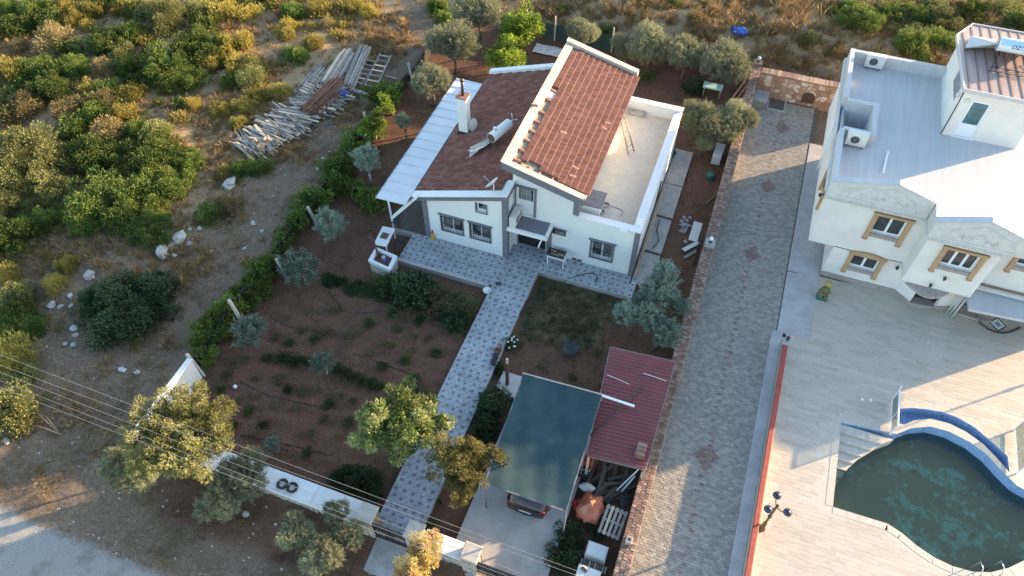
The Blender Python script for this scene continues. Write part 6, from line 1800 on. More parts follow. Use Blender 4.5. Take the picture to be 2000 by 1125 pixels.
for k in range(280):
    u = q.random(); lay = q.random()
    cx, cy = E0[0] + (E1[0] - E0[0]) * u + q.gauss(0, 5) + 18, E0[1] + (E1[1] - E0[1]) * u + q.gauss(0, 8) - 4
    p = GT(cx, cy); L = q.uniform(1.2, 2.9); ang_ = R(-22 + 24 * u + q.gauss(0, 14))
    d = Vector((math.cos(ang_), math.sin(ang_), q.uniform(-.1, .06))) * L / 2
    h = .08 + .55 * lay * (1 - abs(u - .5) * .9)
    pl.append((stick(p - d + Vector((-.1, 0, h)), p + d + Vector((-.1, 0, h))), q.choice((0, 0, 1, 1, 2))))
pieces(lg, 'plank', [st_a, st_b, log_m], pl)
b = MB(); b.sphere((0, 0, 0), .5, 7, 4, (1.3, .8, .7), .2, 9); chk = b.mesh('chunk', m_plank_new)
pieces(lg, 'chunk', chk, [Matrix.Translation(GT(505 + 105 * t + q.gauss(0, 7), 300 - 80 * t + q.gauss(0, 6)) + Vector((0, 0, q.uniform(.05, .45)))) @ Matrix.Rotation(q.uniform(0, 6), 4, 'Z') @ Matrix.Scale(q.uniform(.2, .42), 4) for t in [q.random() for _ in range(90)]])
pb = thing('pole_bundle', 'stacked bundle of rusty brown poles beside the grey plank heap', 'pole stack', GT(625, 205))
pl = []
A0, A1, W0 = GT(585, 222), GT(643, 168), GT(628, 236)
ax_ = (A1 - A0); wd = (W0 - A0)
for k in range(75):
    u, lay = q.random(), q.random()
    h = .08 + .75 * lay * (1 - (2 * u - 1) ** 2 * .75)
    o = A0 + wd * u + Vector((q.gauss(0, .12), q.gauss(0, .12), h))
    pl.append(stick(o - ax_ * q.uniform(0, .06), o + ax_ * q.uniform(.9, 1.12) + Vector((q.gauss(0, .15), q.gauss(0, .15), q.gauss(0, .06)))))
pieces(pb, 'pole', pole_m, pl)
def plank_stack(nm, label, a0, a1, w0, nw, nl, mesh_i, mats, lev=.09, jit=.05, group=None):
    t = thing(nm, label, 'plank stack', a0, group)
    ax2, w2 = a1 - a0, w0 - a0
    pl = []
    for l in range(nl):
        for i in range(nw):
            if q.random() < .12 and l == nl - 1: continue
            o = a0 + w2 * ((i + .5) / nw) + Vector((q.gauss(0, jit), q.gauss(0, jit), .08 + l * lev))
            pl.append((stick(o - ax2 * q.uniform(-.04, .1), o + ax2 * q.uniform(.9, 1.08) + Vector((q.gauss(0, jit), q.gauss(0, jit), q.gauss(0, .02)))), q.choice(mesh_i)))
    pieces(t, 'plank', mats, pl)
plank_stack('plank_stack', 'broad stack of long pale sunlit planks behind the rusty poles', GT(628, 172), GT(668, 110), GT(658, 178), 13, 5, (0, 0, 1), [st_a, st_b], .11)
plank_stack('plank_stack', 'low spread of grey planks left of the broad plank stack', GT(573, 180), GT(615, 128), GT(612, 190), 12, 2, (0, 1), [st_a, st_b], .07, .1)
plank_stack('plank_stack', 'stack of dark planks with brown boards on top right of the broad stack', GT(672, 178), GT(706, 100), GT(692, 182), 9, 6, (0, 1), [st_a, st_b], .09)
plank_stack('plank_stack', 'short square timber stack under the grey ladders', GT(668, 148), GT(680, 132), GT(690, 152), 4, 4, (0,), [st_a, st_b], .1)
def form_ladder(a0, a1, w0, label, nr, lift=.25):
    t = thing('timber_ladder', label, 'timber ladder', a0, 'old timber ladders on the stacks')
    up = Vector((0, 0, lift)); L = a1 - a0; W = w0 - a0
    pieces(t, 'rail', [st_a], [stick(a0 + up, a1 + up), stick(a0 + W + up, a1 + W + up)])
    pieces(t, 'rung', [st_a], [stick(a0 + L * ((k + .5) / nr) + up + Vector((0, 0, .06)), a0 + L * ((k + .5) / nr) + W + up + Vector((0, 0, .06))) for k in range(nr)])
form_ladder(GT(712, 182), GT(744, 114), GT(734, 186), 'right grey timber ladder lying on the stack nearest the hedge', 7, .4)
form_ladder(GT(686, 172), GT(720, 122), GT(706, 176), 'middle grey timber ladder lying beside the right one', 6, .3)
form_ladder(GT(590, 200), GT(618, 168), GT(604, 206), 'small pale timber ladder lying across the rusty poles', 7, .85)
b = MB(); a, c = GT(690, 180), GT(744, 192); b.bar(a + Vector((0, 0, .12)), c + Vector((0, 0, .12)), .22, .12); b.build('beam', m_palecon, label='pale grey beam lying in front of the timber ladders', cat='beam')
b = MB(); a, c = GT(752, 150), GT(775, 156); b.bar(a + Vector((0, 0, .08)), c + Vector((0, 0, .08)), .1, .08); b.build('beam', m_plank, label='single short beam lying right of the timber ladders', cat='beam')
board(GT(664, 182) + Vector((0, 0, .5)), .55, .8, R(60), 'pale blue panel on the ground at the foot of the plank stacks', m_cyan)
blob('blue_can', GT(672, 190), .3, (1, .9, 1), m_blue, 'blue plastic can at the foot of the plank stacks', 'can', 2, .05)
blob('white_bag', GT(660, 190), .26, (1, .9, 1.1), m_litter, 'white bag beside the blue can at the plank stacks', 'bag', 4, .15)
blob('blue_bag', GT(1442, 67), .42, (1.2, .9, .6), m_blue, 'bright blue plastic bag in the dry grass behind the olives', 'bag', 6, .25)
b = MB(); q_ = GT(1643, 118); b.bbox(q_.x - .2, q_.x + .2, q_.y - .2, q_.y + .2, 0, .3, .03); b.bbox(q_.x - .16, q_.x + .16, q_.y - .14, q_.y + .18, .3, .75, .03); b.build('chair_heap', m_steel, label='small grey-blue box standing in dry grass by the villa corner', cat='box')

# ------------------------------------------------------------------ rocks
def rockmesh(seed, jit=.28):
    b = MB(); b.sphere((0, 0, 0), .5, 8, 5, (1.1, .85, .7), jit, seed); return b.mesh('rock', m_rock)
RK = [rockmesh(s) for s in range(5)]
def rock(px, py, size, label, group=None, flat=.7):
    size *= .78 if size < .9 else .95
    p = GT(px, py)
    o = link('rock', RK[rng.randrange(5)], None, Matrix.Translation(p + Vector((0, 0, size * .18))) @ Matrix.Rotation(rng.uniform(0, 6), 4, 'Z') @ Matrix.Diagonal((size, size * rng.uniform(.7, 1.1), size * flat, 1)))
    tag(o, label, 'rock', group)
for a in ((351, 468, .95, 'large white block, topmost of the white rock pile left of the track'), (336, 481, .62, 'middle white rock of the pile left of the track'), (318, 494, .95, 'large flat white rock, lowest left of the pile by the track'), (371, 477, .4, 'small white rock right of the large white block'), (341, 500, .4, 'small white rock at the foot of the white rock pile'), (450, 362, 1.0, 'single large white rock beside the dry grass below the timber heap'), (390, 447, .45, 'pale rock below the dark bush near the track'), (372, 449, .35, 'small brown rock left of the pale rock near the track'), (176, 540, .8, 'pinkish rock above the big dark bush'), (101, 598, .6, 'white rock at the left edge of the big dark bush'), (118, 600, .4, 'small white rock left of the big dark bush, second of a row'), (138, 578, .45, 'pale rock touching the big dark bush on its left'), (140, 598, .35, 'low pale rock beside the big dark bush, third of a row'), (145, 642, .5, 'white rock below the big dark bush on its left'), (150, 656, .4, 'flat white rock below the big dark bush'), (144, 674, .35, 'small white rock farthest below the big dark bush'), (128, 672, .3, 'tiny white rock left of the others below the big dark bush'), (268, 728, .34, 'long pale rock on the slope above the front yellow-green tree'), (414, 492, .3, 'small white rock lying on the dirt track'), (494, 437, .4, 'white rock on the edge of the dirt track by the hedge'), (512, 452, .3, 'white stone on the track near the middle of the hedge'), (632, 312, .45, 'pale rock beside the hedge below the timber stacks'), (622, 330, .35, 'flat white rock beside the hedge below the timber stacks'), (478, 486, .3, 'little white rock in the middle of the dirt track'), (20, 822, .75, 'large white rock at the left edge beside the roadside bush'), (26, 838, .35, 'small rock just below the large white roadside rock'), (300, 936, .35, 'pale rock at the foot of the left roadside olive'), (482, 1006, .4, 'pale round rock under the middle roadside olive'), (14, 862, .45, 'brownish rock at the left edge below the white roadside rock')):
    rock(*a, 'pale rocks on the waste ground')
for a in ((1290, 77, .7, 'reddish rock behind the olives at the back of the garden'), (1316, 82, .5, 'pale pink rock beside the reddish rock behind the olives'), (1302, 95, .45, 'small brown rock nearest the back olives'), (1070, 28, .6, 'rock in the dry grass behind the lime green tree'), (1340, 70, .5, 'rock in dry grass right of the pink rocks')):
    rock(*a, 'rocks behind the back garden')
# loose stones and chips on the dirt: nobody could count them
V_, F_ = [], []
for k in range(1500):
    while True:
        x, y = rng.uniform(-42, -12), rng.uniform(3.0, 40)
        if y > 8.2 and x > -21.3: continue
        dens = (.9 if y < 9 else .35) * (1 if x < -21.6 or y < 8 else 0)
        if x < -31 and y > 16: dens *= .15
        if rng.random() < dens: break
    s = .014 + .055 * rng.random() ** 4; z = H1(x, y); n0 = len(V_)
    for dx, dy, dz in ((-1, -.7, 0), (1, -.8, 0), (.8, .9, 0), (-.9, .8, 0), (.1, 0, 1.1)):
        V_.append((x + dx * s * rng.uniform(.7, 1.2), y + dy * s * rng.uniform(.7, 1.2), z + dz * s * .7 - .005))
    F_ += [(n0, n0 + 1, n0 + 4), (n0 + 1, n0 + 2, n0 + 4), (n0 + 2, n0 + 3, n0 + 4), (n0 + 3, n0, n0 + 4)]
tag(link('loose_stones', mesh_np('loose_stones', np.array(V_), np.array(F_), m_rock)), kind='stuff')
for (px, py, s, lab) in ((240, 723, .16, 'pale scrap of plastic litter on the slope by the overhead wires'), (1, 0, 0, ''),):
    if s: blob('litter', GT(px, py), s, (1.3, .7, .4), m_litter, lab, 'litter', 7, .3)
q = GT(460, 757); blob('ball', q, .10, (1, 1, 1), m_pvc, 'white ball-like container on the red soil of the lower garden', 'ball', 5, .05)
# ------------------------------------------------------------------ foliage prototypes
def leaf_quads(C, D, L, W, g, fold=.25):
    """one folded rhombus per leaf: C base points, D unit directions"""
    n = len(C)
    r_ = g.normal(size=(n, 3)); s_ = np.cross(D, r_); s_ /= np.linalg.norm(s_, axis=1, keepdims=True) + 1e-9
    nn = np.cross(s_, D)
    Lr = (L * g.uniform(.7, 1.3, n))[:, None]; Wr = (W * g.uniform(.7, 1.3, n))[:, None]
    mid = C + D * Lr * .5 + nn * Lr * fold * .35
    V = np.stack([C, mid + s_ * Wr * .5, C + D * Lr, mid - s_ * Wr * .5], 1).reshape(-1, 3)
    F = np.arange(n * 4).reshape(n, 4)
    return V, F
def unit(a): return a / (np.linalg.norm(a, axis=-1, keepdims=True) + 1e-9)
def crown(name, mat, seed, nleaf, L, W, nclump=60, rc=.30, zs=.9, low=-.1, out=.6, up=.2, inner=.22, lump=.22, gap=.0):
    """leaves spread through clumps that fill an uneven dome of radius 1"""
    g = np.random.default_rng(seed)
    P = unit(g.normal(size=(nclump * 3, 3)))
    P = P[P[:, 2] > low][:nclump]
    rad = 1 - rc * .75 + g.uniform(-lump, lump * .6, len(P))
    ninn = int(len(P) * .35)
    rad[:ninn] *= g.uniform(.25, .75, ninn)
    CC = P * rad[:, None] * np.array([1, 1, zs])
    rcs = rc * g.uniform(.65, 1.25, len(CC))
    k = g.integers(0, len(CC), nleaf)
    d = unit(g.normal(size=(nleaf, 3)))
    rr = g.uniform(.35, 1, nleaf) ** .6
    C = CC[k] + d * (rcs[k] * rr)[:, None]
    D = unit(d * out + unit(C + 1e-6) * .35 + np.array([0, 0, up]) + g.normal(size=(nleaf, 3)) * .45)
    C[:, 2] = np.maximum(C[:, 2], low * zs - .02)
    V, F = leaf_quads(C, D, L, W, g)
    return mesh_np(name, V, F, mat)
def shoots(name, mat, seed, nshoot, per, L, W, zs=1.2, spread=.75, tilt=.5, low=.1, trail=.45):
    """olive-like crown: feathery upright shoots carrying narrow leaves"""
    g = np.random.default_rng(seed)
    P = unit(g.normal(size=(nshoot * 3, 3))); P = P[P[:, 2] > -.55][:nshoot]
    ctr = P * (g.uniform(.35, 1.0, len(P)) ** .5)[:, None] * np.array([spread, spread, zs * .62])
    ax = unit(P * np.array([1, 1, .5]) * tilt + np.array([0, 0, .75]) + g.normal(size=P.shape) * .28)
    ln = trail * g.uniform(.6, 1.3, len(P))
    k = np.repeat(np.arange(len(P)), per); t = g.uniform(-.3, 1, len(k))
    C = ctr[k] + ax[k] * (t * ln[k])[:, None] + g.normal(size=(len(k), 3)) * .055
    D = unit(ax[k] * .8 + g.normal(size=(len(k), 3)) * .62)
    V, F = leaf_quads(C, D, L, W, g)
    return mesh_np(name, V, F, mat)
def blades(name, mat, seed, n, h, spread, w, bend=.5):
    """tuft of bent grass blades"""
    g = np.random.default_rng(seed)
    a = g.uniform(0, 2 * np.pi, n); r_ = spread * np.sqrt(g.uniform(0, 1, n))
    B = np.stack([r_ * np.cos(a), r_ * np.sin(a), np.zeros(n)], 1)
    d = unit(np.stack([np.cos(a) * g.uniform(.1, 1, n) * bend, np.sin(a) * g.uniform(.1, 1, n) * bend, np.ones(n)], 1) + g.normal(size=(n, 3)) * .18)
    hh = (h * g.uniform(.55, 1.2, n))[:, None]
    s_ = unit(np.cross(d, g.normal(size=(n, 3)))) * w
    m = B + d * hh * .55; tip = B + d * hh + np.stack([np.cos(a), np.sin(a), -np.ones(n) * .3], 1) * hh * .22
    V = np.stack([B - s_, B + s_, m + s_ * .7, tip, m - s_ * .7], 1).reshape(-1, 3)
    F = np.arange(n * 5).reshape(n, 5)
    return mesh_np(name, V, F, mat)
PR = {
    'mastic_big': [crown('foliage', lf_mastic, s, 17000, .062, .042, 75, .26, .85, -.05, lump=.36) for s in (1, 2, 3)],
    'mastic': [crown('foliage', lf_mastic, s, 7000, .09, .058, 45, .3, .9, -.05, lump=.32) for s in (4, 5, 6)],
    'sage_big': [crown('foliage', lf_sage, s, 17000, .06, .03, 75, .24, .9, -.1, up=.4, lump=.34) for s in (7, 8)],
    'under': [crown('undergrowth', lf_mastic, 80, 260, .3, .16, 10, .5, .8, -.1)],
    'under2': [crown('undergrowth', lf_broom, 81, 220, .34, .13, 9, .5, .8, -.1, up=.5)],
    'sage': [crown('foliage', lf_sage, s, 7000, .085, .045, 45, .3, .95, -.05, up=.4, lump=.3) for s in (9, 10)],
    'broom': [crown('foliage', lf_broom, s, 3000, .16, .045, 34, .34, 1.05, 0, up=.9, out=.4) for s in (11, 12, 13)],
    'brown': [crown('foliage', lf_brown, s, 2600, .14, .04, 30, .36, .9, 0, up=.5) for s in (14, 15)],
    'olive': [shoots('crown', lf_olive, s, 190, 40, .115, .034, 1.15, .78) for s in (16, 17, 18)],
    'sapling': [shoots('crown', lf_olive_blue, s, 70, 40, .19, .05, 1.5, .62, .4) for s in (19, 20)],
    'loquat': [crown('crown', lf_loquat, s, 5200, .15, .065, 46, .21, .9, -.4, lump=.5) for s in (21, 22)],
    'fig': [crown('crown', lf_fig, s, 9000, .088, .036, 62, .19, .85, -.35, lump=.55, up=.4) for s in (23, 24)],
    'gold': [crown('crown', lf_gold, s, 6500, .09, .042, 50, .2, .9, -.4, lump=.5, up=.3) for s in (25, 26)],
    'pink': [crown('crown', lf_pink, s, 4200, .13, .065, 50, .25, .95, -.4, lump=.34, up=.35) for s in (27,)],
    'lime': [crown('crown', lf_lime, s, 4600, .12, .075, 50, .28, 1.1, -.5, lump=.25) for s in (28, 29)],
    'limevine': [crown('foliage', lf_lime, s, 420, .26, .18, 12, .45, .9, -.6, lump=.5) for s in (90, 91)],
    'vine': [crown('foliage', lf_vine, s, 1500, .17, .12, 22, .36, .95, -.6, lump=.5) for s in (30, 31, 32)],
    'dark': [crown('foliage', lf_dark, s, 3800, .13, .075, 44, .32, .9, -.1) for s in (33, 34)],
    'dark_big': [crown('foliage', lf_dark, s, 15000, .07, .04, 80, .26, .8, -.05, lump=.25, up=.4) for s in (50, 51)],
    'weedbig': [crown('foliage', lf_weed, s, 2600, .13, .045, 36, .32, 1.0, -.1, up=.6, lump=.4) for s in (92, 93)],
    'weed': [crown('foliage', lf_weed, s, 340, .30, .07, 14, .45, .7, -.1, up=.4) for s in (35, 36, 37)],
    'greens': [crown('foliage', lf_bed, s, 420, .32, .10, 14, .5, .75, -.1, up=.5, lump=.4) for s in (38, 39)],
    'straw': [blades('straw_tuft', lf_straw, s, 34, .6, .24, .016) for s in (40, 41, 42)],
    'yucca': [blades('foliage', lf_yucca, s, 60, .8, .10, .03, 1.1) for s in (43,)],
}
ORD = ['first', 'second', 'third', 'fourth', 'fifth', 'sixth', 'seventh', 'eighth', 'ninth', 'tenth', 'eleventh', 'twelfth', 'thirteenth', 'fourteenth', 'fifteenth', 'sixteenth', 'seventeenth', 'eighteenth', 'nineteenth', 'twentieth']
def spot(px, py, rpx, lift=.45):
    """ground point under a crown seen at px,py with radius rpx, and that radius in metres"""
    p = GT(px, py); r_ = rpx * (p - CAM).dot(FW) / F_PX
    for _ in range(3):
        z = H1(p.x, p.y); p = G(px, py, z + lift * r_)
    return Vector((p.x, p.y, H1(p.x, p.y))), rpx * (p - CAM).dot(FW) / F_PX
def shrub(px, py, rpx, kind, name, label, cat='shrub', group=None, zs=1.0, lift=.4):
    p, r_ = spot(px, py, rpx, lift)
    ms = PR[kind]
    o = link(name, ms[rng.randrange(len(ms))], None, Matrix.Translation(p) @ Matrix.Rotation(rng.uniform(0, 6.28), 4, 'Z') @ Matrix.Diagonal((r_, r_ * rng.uniform(.85, 1.1), r_ * zs * rng.uniform(.9, 1.1), 1)))
    return tag(o, label, cat, group)
def tree(px, py, rpx, kind, name, label, hc, group=None, zs=1.0, bark=None, lobes=1, trunk_r=.09, cat='tree', lean=(0, 0)):
    """crown centre seen at px,py at height hc above the ground; trunk with limbs below it"""
    p = GT(px, py)
    for _ in range(3):
        z = H1(p.x, p.y); p = G(px, py, z + hc)
    r_ = rpx * (p - CAM).dot(FW) / F_PX
    base = Vector((p.x + lean[0], p.y + lean[1], H1(p.x + lean[0], p.y + lean[1])))
    t = thing(name, label, cat, base, group)
    c = Vector((0, 0, hc)) - Vector((lean[0], lean[1], 0))
    b = MB(); b.smooth = True
    fork = c * .45 + Vector((.05, .02, 0))
    b.tube([(0, 0, -.1), fork * .5 + Vector((.04, -.03, 0)), fork], [trunk_r * 1.25, trunk_r, trunk_r * .85], 8)
    for k in range(6):
        a = k * 1.05 + rng.uniform(-.3, .3); e = c + Vector((math.cos(a) * r_ * .6, math.sin(a) * r_ * .6, r_ * rng.uniform(.0, .5) * zs))
        b.tube([fork, fork.lerp(e, .5) + Vector((0, 0, .08)), e], [trunk_r * .6, trunk_r * .4, trunk_r * .14], 6)
    b.build('trunk', bark or m_bark, t, local=True)
    ms = PR[kind]
    if lobes == 1: spots_ = [((0, 0, 0), 1)]
    else: spots_ = [((r_ * .42 * math.cos(2 * math.pi * k / lobes + rpx), r_ * .42 * math.sin(2 * math.pi * k / lobes + rpx), r_ * rng.uniform(-.12, .16)), rng.uniform(.58, .72)) for k in range(lobes)]
    for s, q in spots_:
        link('crown', ms[rng.randrange(len(ms))], t, Matrix.Translation(c + Vector(s)) @ Matrix.Rotation(rng.uniform(0, 6.28), 4, 'Z') @ Matrix.Diagonal((r_ * q, r_ * q, r_ * q * zs, 1)), local=True)
    return t

# ------------------------------------------------------------------ trees at the front
tree(352, 852, 100, 'fig', 'fruit_tree', 'large spreading yellow-green fruit tree hiding the left front corner of the garden wall', 3.1, lobes=5, trunk_r=.16, zs=.8)
tree(782, 830, 90, 'loquat', 'loquat_tree', 'broad-leaved loquat tree leaning over the left edge of the tiled path', 2.6, lobes=3, trunk_r=.13)
tree(908, 912, 72, 'gold', 'fruit_tree', 'golden yellow fruit tree beside the carport and the tiled path', 2.6, lobes=3, trunk_r=.11)
tree(822, 1092, 58, 'pink', 'fruit_tree', 'pale yellow tree with pinkish tips in front of the short white wall', 2.4, lobes=2, trunk_r=.09)
for a in ((262, 925, 46, 'light olive tree on the verge below the large fruit tree'), (232, 905, 34, 'grey-green olive at the left foot of the large fruit tree'), (428, 985, 46, 'sunlit olive in front of the white wall, nearest the gravel road'), (478, 930, 56, 'darker olive against the white wall beside the old tyres'), (580, 1040, 40, 'left one of the olive group before the garden gate'), (632, 1085, 44, 'lowest olive of the group before the garden gate'), (684, 1046, 33, 'right olive of the group beside the gate ramp'), (656, 1002, 28, 'upper olive of the group touching the wall by the gate')):
    tree(*a[:3], 'olive', 'olive_tree', a[3], 1.5, 'olive trees along the front verge', bark=m_bark, trunk_r=.06, zs=1.05, lobes=3)
shrub(705, 945, 46, 'dark', 'dark_shrub', 'dark shrub between loquat tree and white front wall')
shrub(672, 935, 30, 'dark', 'dark_shrub', 'small dark shrub by the wall, left of the one under the loquat')
shrub(795, 770, 34, 'greens', 'green_plant', 'soft green plant growing behind the loquat tree', 'plant')
shrub(846, 1022, 26, 'yucca', 'yucca', 'spiky yucca by the short white wall inside the garden', 'yucca', zs=1.1, lift=.3)
shrub(858, 978, 20, 'yucca', 'yucca', 'second spiky yucca nearer the golden fruit tree', 'yucca', lift=.3)
shrub(797, 918, 10, 'yucca', 'spiky_plant', 'small spiky green plant at the edge of the tiled path', 'plant', lift=.3)
# ------------------------------------------------------------------ garden
for a in ((645, 443, 34, 'olive sapling nearest the house beside the left hedge', 1.1), (588, 530, 42, 'blue-green olive sapling in the middle of the left hedge', 1.0), (490, 652, 40, 'olive sapling with one sunlit side, nearest the front wall', 1.0), (632, 713, 26, 'small grey-blue olive sapling in the middle garden bed', .8), (533, 870, 20, 'smallest olive sapling by the front wall', .6)):
    tree(*a[:3], 'sapling', 'olive_sapling', a[3], a[4], 'olive saplings in the left garden', trunk_r=.035, bark=m_lime, zs=1.0)
tree(714, 312, 31, 'sapling', 'young_olive', 'round-headed young olive with whitewashed trunk under the awning side', 1.9, trunk_r=.07, bark=m_lime, zs=.8)
gv = thing('grape_vine', 'sunlit yellow-green vine sprawling up pale stems behind the awning', 'vine', GT(735, 262))
for x, y, hh, rr in ((768, 185, 1.6, 20), (750, 196, 1.9, 17), (757, 212, 1.5, 15), (738, 222, 1.7, 18), (722, 238, 1.4, 17), (742, 246, 1.1, 14), (712, 258, 1.1, 16), (728, 268, .8, 14), (705, 285, .7, 13)):
    p_ = G(x, y, H1(*GT(x, y)[:2]) + hh); r_ = rr * (p_ - CAM).dot(FW) / F_PX
    link('foliage', PR['limevine'][rng.randrange(2)], gv, Matrix.Translation(p_) @ Matrix.Rotation(rng.uniform(0, 6), 4, 'Z') @ Matrix.Diagonal((r_, r_ * .9, r_ * .9, 1)))
for (xa, ya), (xb, yb) in (((735, 270), (728, 240)), ((712, 290), (716, 262)), ((768, 225), (762, 190))):
    a = GT(xa, ya); b = MB(); b.tube([a, a + Vector((.1, .1, .9)), G(xb, yb, 1.5)], [.06, .05, .03], 6); b.build('stem', m_lime, gv)
tree(788, 240, 18, 'sapling', 'thin_sapling', 'thin bare sapling between lime green vine and awning', 1.3, trunk_r=.035)
for a in ((1290, 562, 58, 'upper blue-green olive at the right front corner of the house', 1.9), (1238, 612, 48, 'left blue-green olive over the end of the right patio', 1.7), (1285, 640, 56, 'large lower blue-green olive beside the red roofed shed', 1.9), (1322, 592, 34, 'slim blue-green olive against the brick wall', 1.7)):
    tree(*a[:3], 'sapling', 'olive_tree', a[3], a[4], 'olive trees at the right front of the house', trunk_r=.07, lobes=2, zs=.85)
for a in ((805, 566, 56, 'dark', 'dark_shrub', 'dark broad-leaved shrub below the left patio edge'), (755, 560, 40, 'greens', 'green_plant', 'low green plant left of the dark shrub below the patio'), (860, 588, 46, 'weedbig', 'dry_shrub', 'olive brown shrub between dark shrub and tiled path'), (900, 598, 46, 'weedbig', 'dry_shrub', 'brownish shrub nearest the tiled path below the patio'), (882, 622, 34, 'dark', 'dark_shrub', 'small dark shrub in front of the brownish shrubs'), (965, 785, 40, 'dark', 'dark_shrub', 'dark rose bush between tiled path and carport'), (945, 835, 34, 'dark', 'dark_shrub', 'lower dark bush along the carport edge'), (975, 720, 20, 'greens', 'flower_bush', 'small flowering bush at the path edge behind the wooden post'), (1000, 672, 22, 'greens', 'flower_bush', 'green bush with white flowers on the right garden soil'), (1108, 1045, 34, 'dark', 'dark_hedge', 'upper part of the dark hedge right of the carport slab'), (1100, 1085, 38, 'dark', 'dark_hedge', 'lower dark hedge bush at the bottom edge right of the carport slab'), (1165, 1032, 22, 'dark', 'dark_hedge', 'small dark bush between orange sack and white tank')):
    shrub(a[0], a[1], a[2], a[3], a[4], a[5], 'plant' if 'plant' in a[4] else 'shrub')
b = MB()
p_, r_ = spot(1000, 672, 22)
fl = thing('white_flowers', 'white blossoms on the green bush in the right garden', 'flowers', p_)
for k in range(9):
    d = Vector((rng.uniform(-.35, .35), rng.uniform(-.35, .35), .45 + rng.uniform(-.1, .15))); b = MB(); b.sphere(p_ + d, .05, 6, 4); b.build('blossom', m_pvc, fl)
# rows of beds: green cover strips, half dry plants with their own places
def row(lst, kind, name, text, cat, group):
    lst = sorted(lst)
    for k, (x, y, r_) in enumerate(lst):
        shrub(x, y, r_, kind, name, text.format(ORD[k]), cat, group, zs=.9, lift=.35)
row([(640, 541, 15), (668, 548, 16), (700, 556, 17), (730, 560, 16)], 'greens', 'bed_plant', '{} green plant from the left in the bed below the grill block', 'plant', 'green plants in the upper bed')
row([(560, 695, 14), (585, 700, 14), (668, 722, 15), (690, 732, 15), (715, 742, 14), (742, 752, 14)], 'greens', 'bed_plant', '{} green plant from the left in the middle green bed', 'plant', 'green plants in the middle bed')
row([(540, 655, 14), (590, 645, 12), (655, 605, 15), (640, 650, 17), (680, 655, 18), (745, 580, 12), (775, 640, 14)], 'weed', 'garden_plant', '{} half dry plant from the left in the upper red soil bed', 'plant', 'half dry plants in the red soil')
row([(700, 650, 12), (760, 672, 16), (800, 682, 14), (805, 655, 12), (835, 660, 12), (880, 640, 14), (720, 690, 12)], 'weed', 'garden_plant', '{} half dry plant from the left in the bed beside the tiled path', 'plant', 'half dry plants in the red soil')
row([(440, 730, 15), (450, 705, 13), (478, 700, 14), (500, 740, 14), (545, 742, 16), (590, 765, 14), (620, 760, 13), (665, 772, 15), (690, 785, 13)], 'weed', 'garden_plant', '{} half dry plant from the left in the middle red soil bed', 'plant', 'half dry plants in the red soil')
row([(470, 780, 14), (500, 770, 12), (540, 790, 14), (575, 795, 12), (632, 820, 13), (610, 845, 12), (665, 850, 12)], 'weed', 'garden_plant', '{} half dry plant from the left in the lower red soil bed', 'plant', 'half dry plants in the red soil')
row([(548, 700, 16), (572, 706, 17), (600, 705, 15), (655, 718, 17), (678, 728, 18), (702, 738, 17), (728, 748, 17)], 'greens', 'bed_plant', '{} leafy plant from the left in the dense middle strip', 'plant', 'leafy plants in the middle strip')
row([(648, 548, 18), (690, 562, 20), (715, 566, 18), (742, 572, 18)], 'dark', 'bed_plant', '{} dark plant from the left in the strip under the patio', 'plant', 'dark plants in the upper strip')
row([(520, 700, 16), (565, 668, 14), (612, 662, 14), (720, 630, 15), (765, 610, 14), (820, 622, 15), (850, 690, 15), (790, 705, 15), (745, 715, 14), (810, 740, 15)], 'greens', 'garden_plant', '{} dark green plant from the left among the upper red beds', 'plant', 'dark plants in the red soil')
row([(430, 760, 15), (485, 800, 14), (515, 830, 14), (560, 760, 15), (600, 880, 14), (640, 790, 15), (680, 820, 14), (455, 830, 13)], 'greens', 'garden_plant', '{} dark green plant from the left among the lower red beds', 'plant', 'dark plants in the red soil')
row([(1040, 660, 12), (1075, 640, 12), (1140, 640, 14), (1165, 690, 13), (1060, 715, 12), (1120, 735, 12)], 'weed', 'garden_plant', '{} low weed from the left on the bare earth round the fire bowl', 'plant', 'weeds on the right bare earth')
# left hedge of climbing vines
hd_ = thing('vine_hedge', 'long irregular hedge of climbing vines along the left garden boundary', 'hedge', (-21, 22, 0))
hp = [(392, 668), (402, 690), (398, 640), (420, 622), (432, 648), (440, 600), (456, 612), (468, 575), (485, 590), (492, 548), (505, 560), (515, 520), (535, 520), (552, 470), (565, 450), (580, 430), (600, 420), (598, 395), (620, 390), (636, 372), (650, 352), (664, 350), (648, 330), (670, 335), (668, 310), (690, 300), (655, 365), (690, 372), (715, 382), (740, 388), (684, 285), (705, 265), (722, 250), (735, 190), (755, 180)]
for k, (x, y) in enumerate(hp):
    p, r_ = spot(x, y, rng.uniform(20, 30), .7)
    ms = PR['vine']
    link('foliage', ms[k % 3], hd_, Matrix.Translation(p + Vector((0, 0, r_ * .75))) @ Matrix.Rotation(rng.uniform(0, 6), 4, 'Z') @ Matrix.Diagonal((r_, r_ * 1.1, r_ * rng.uniform(.75, 1.1), 1)))
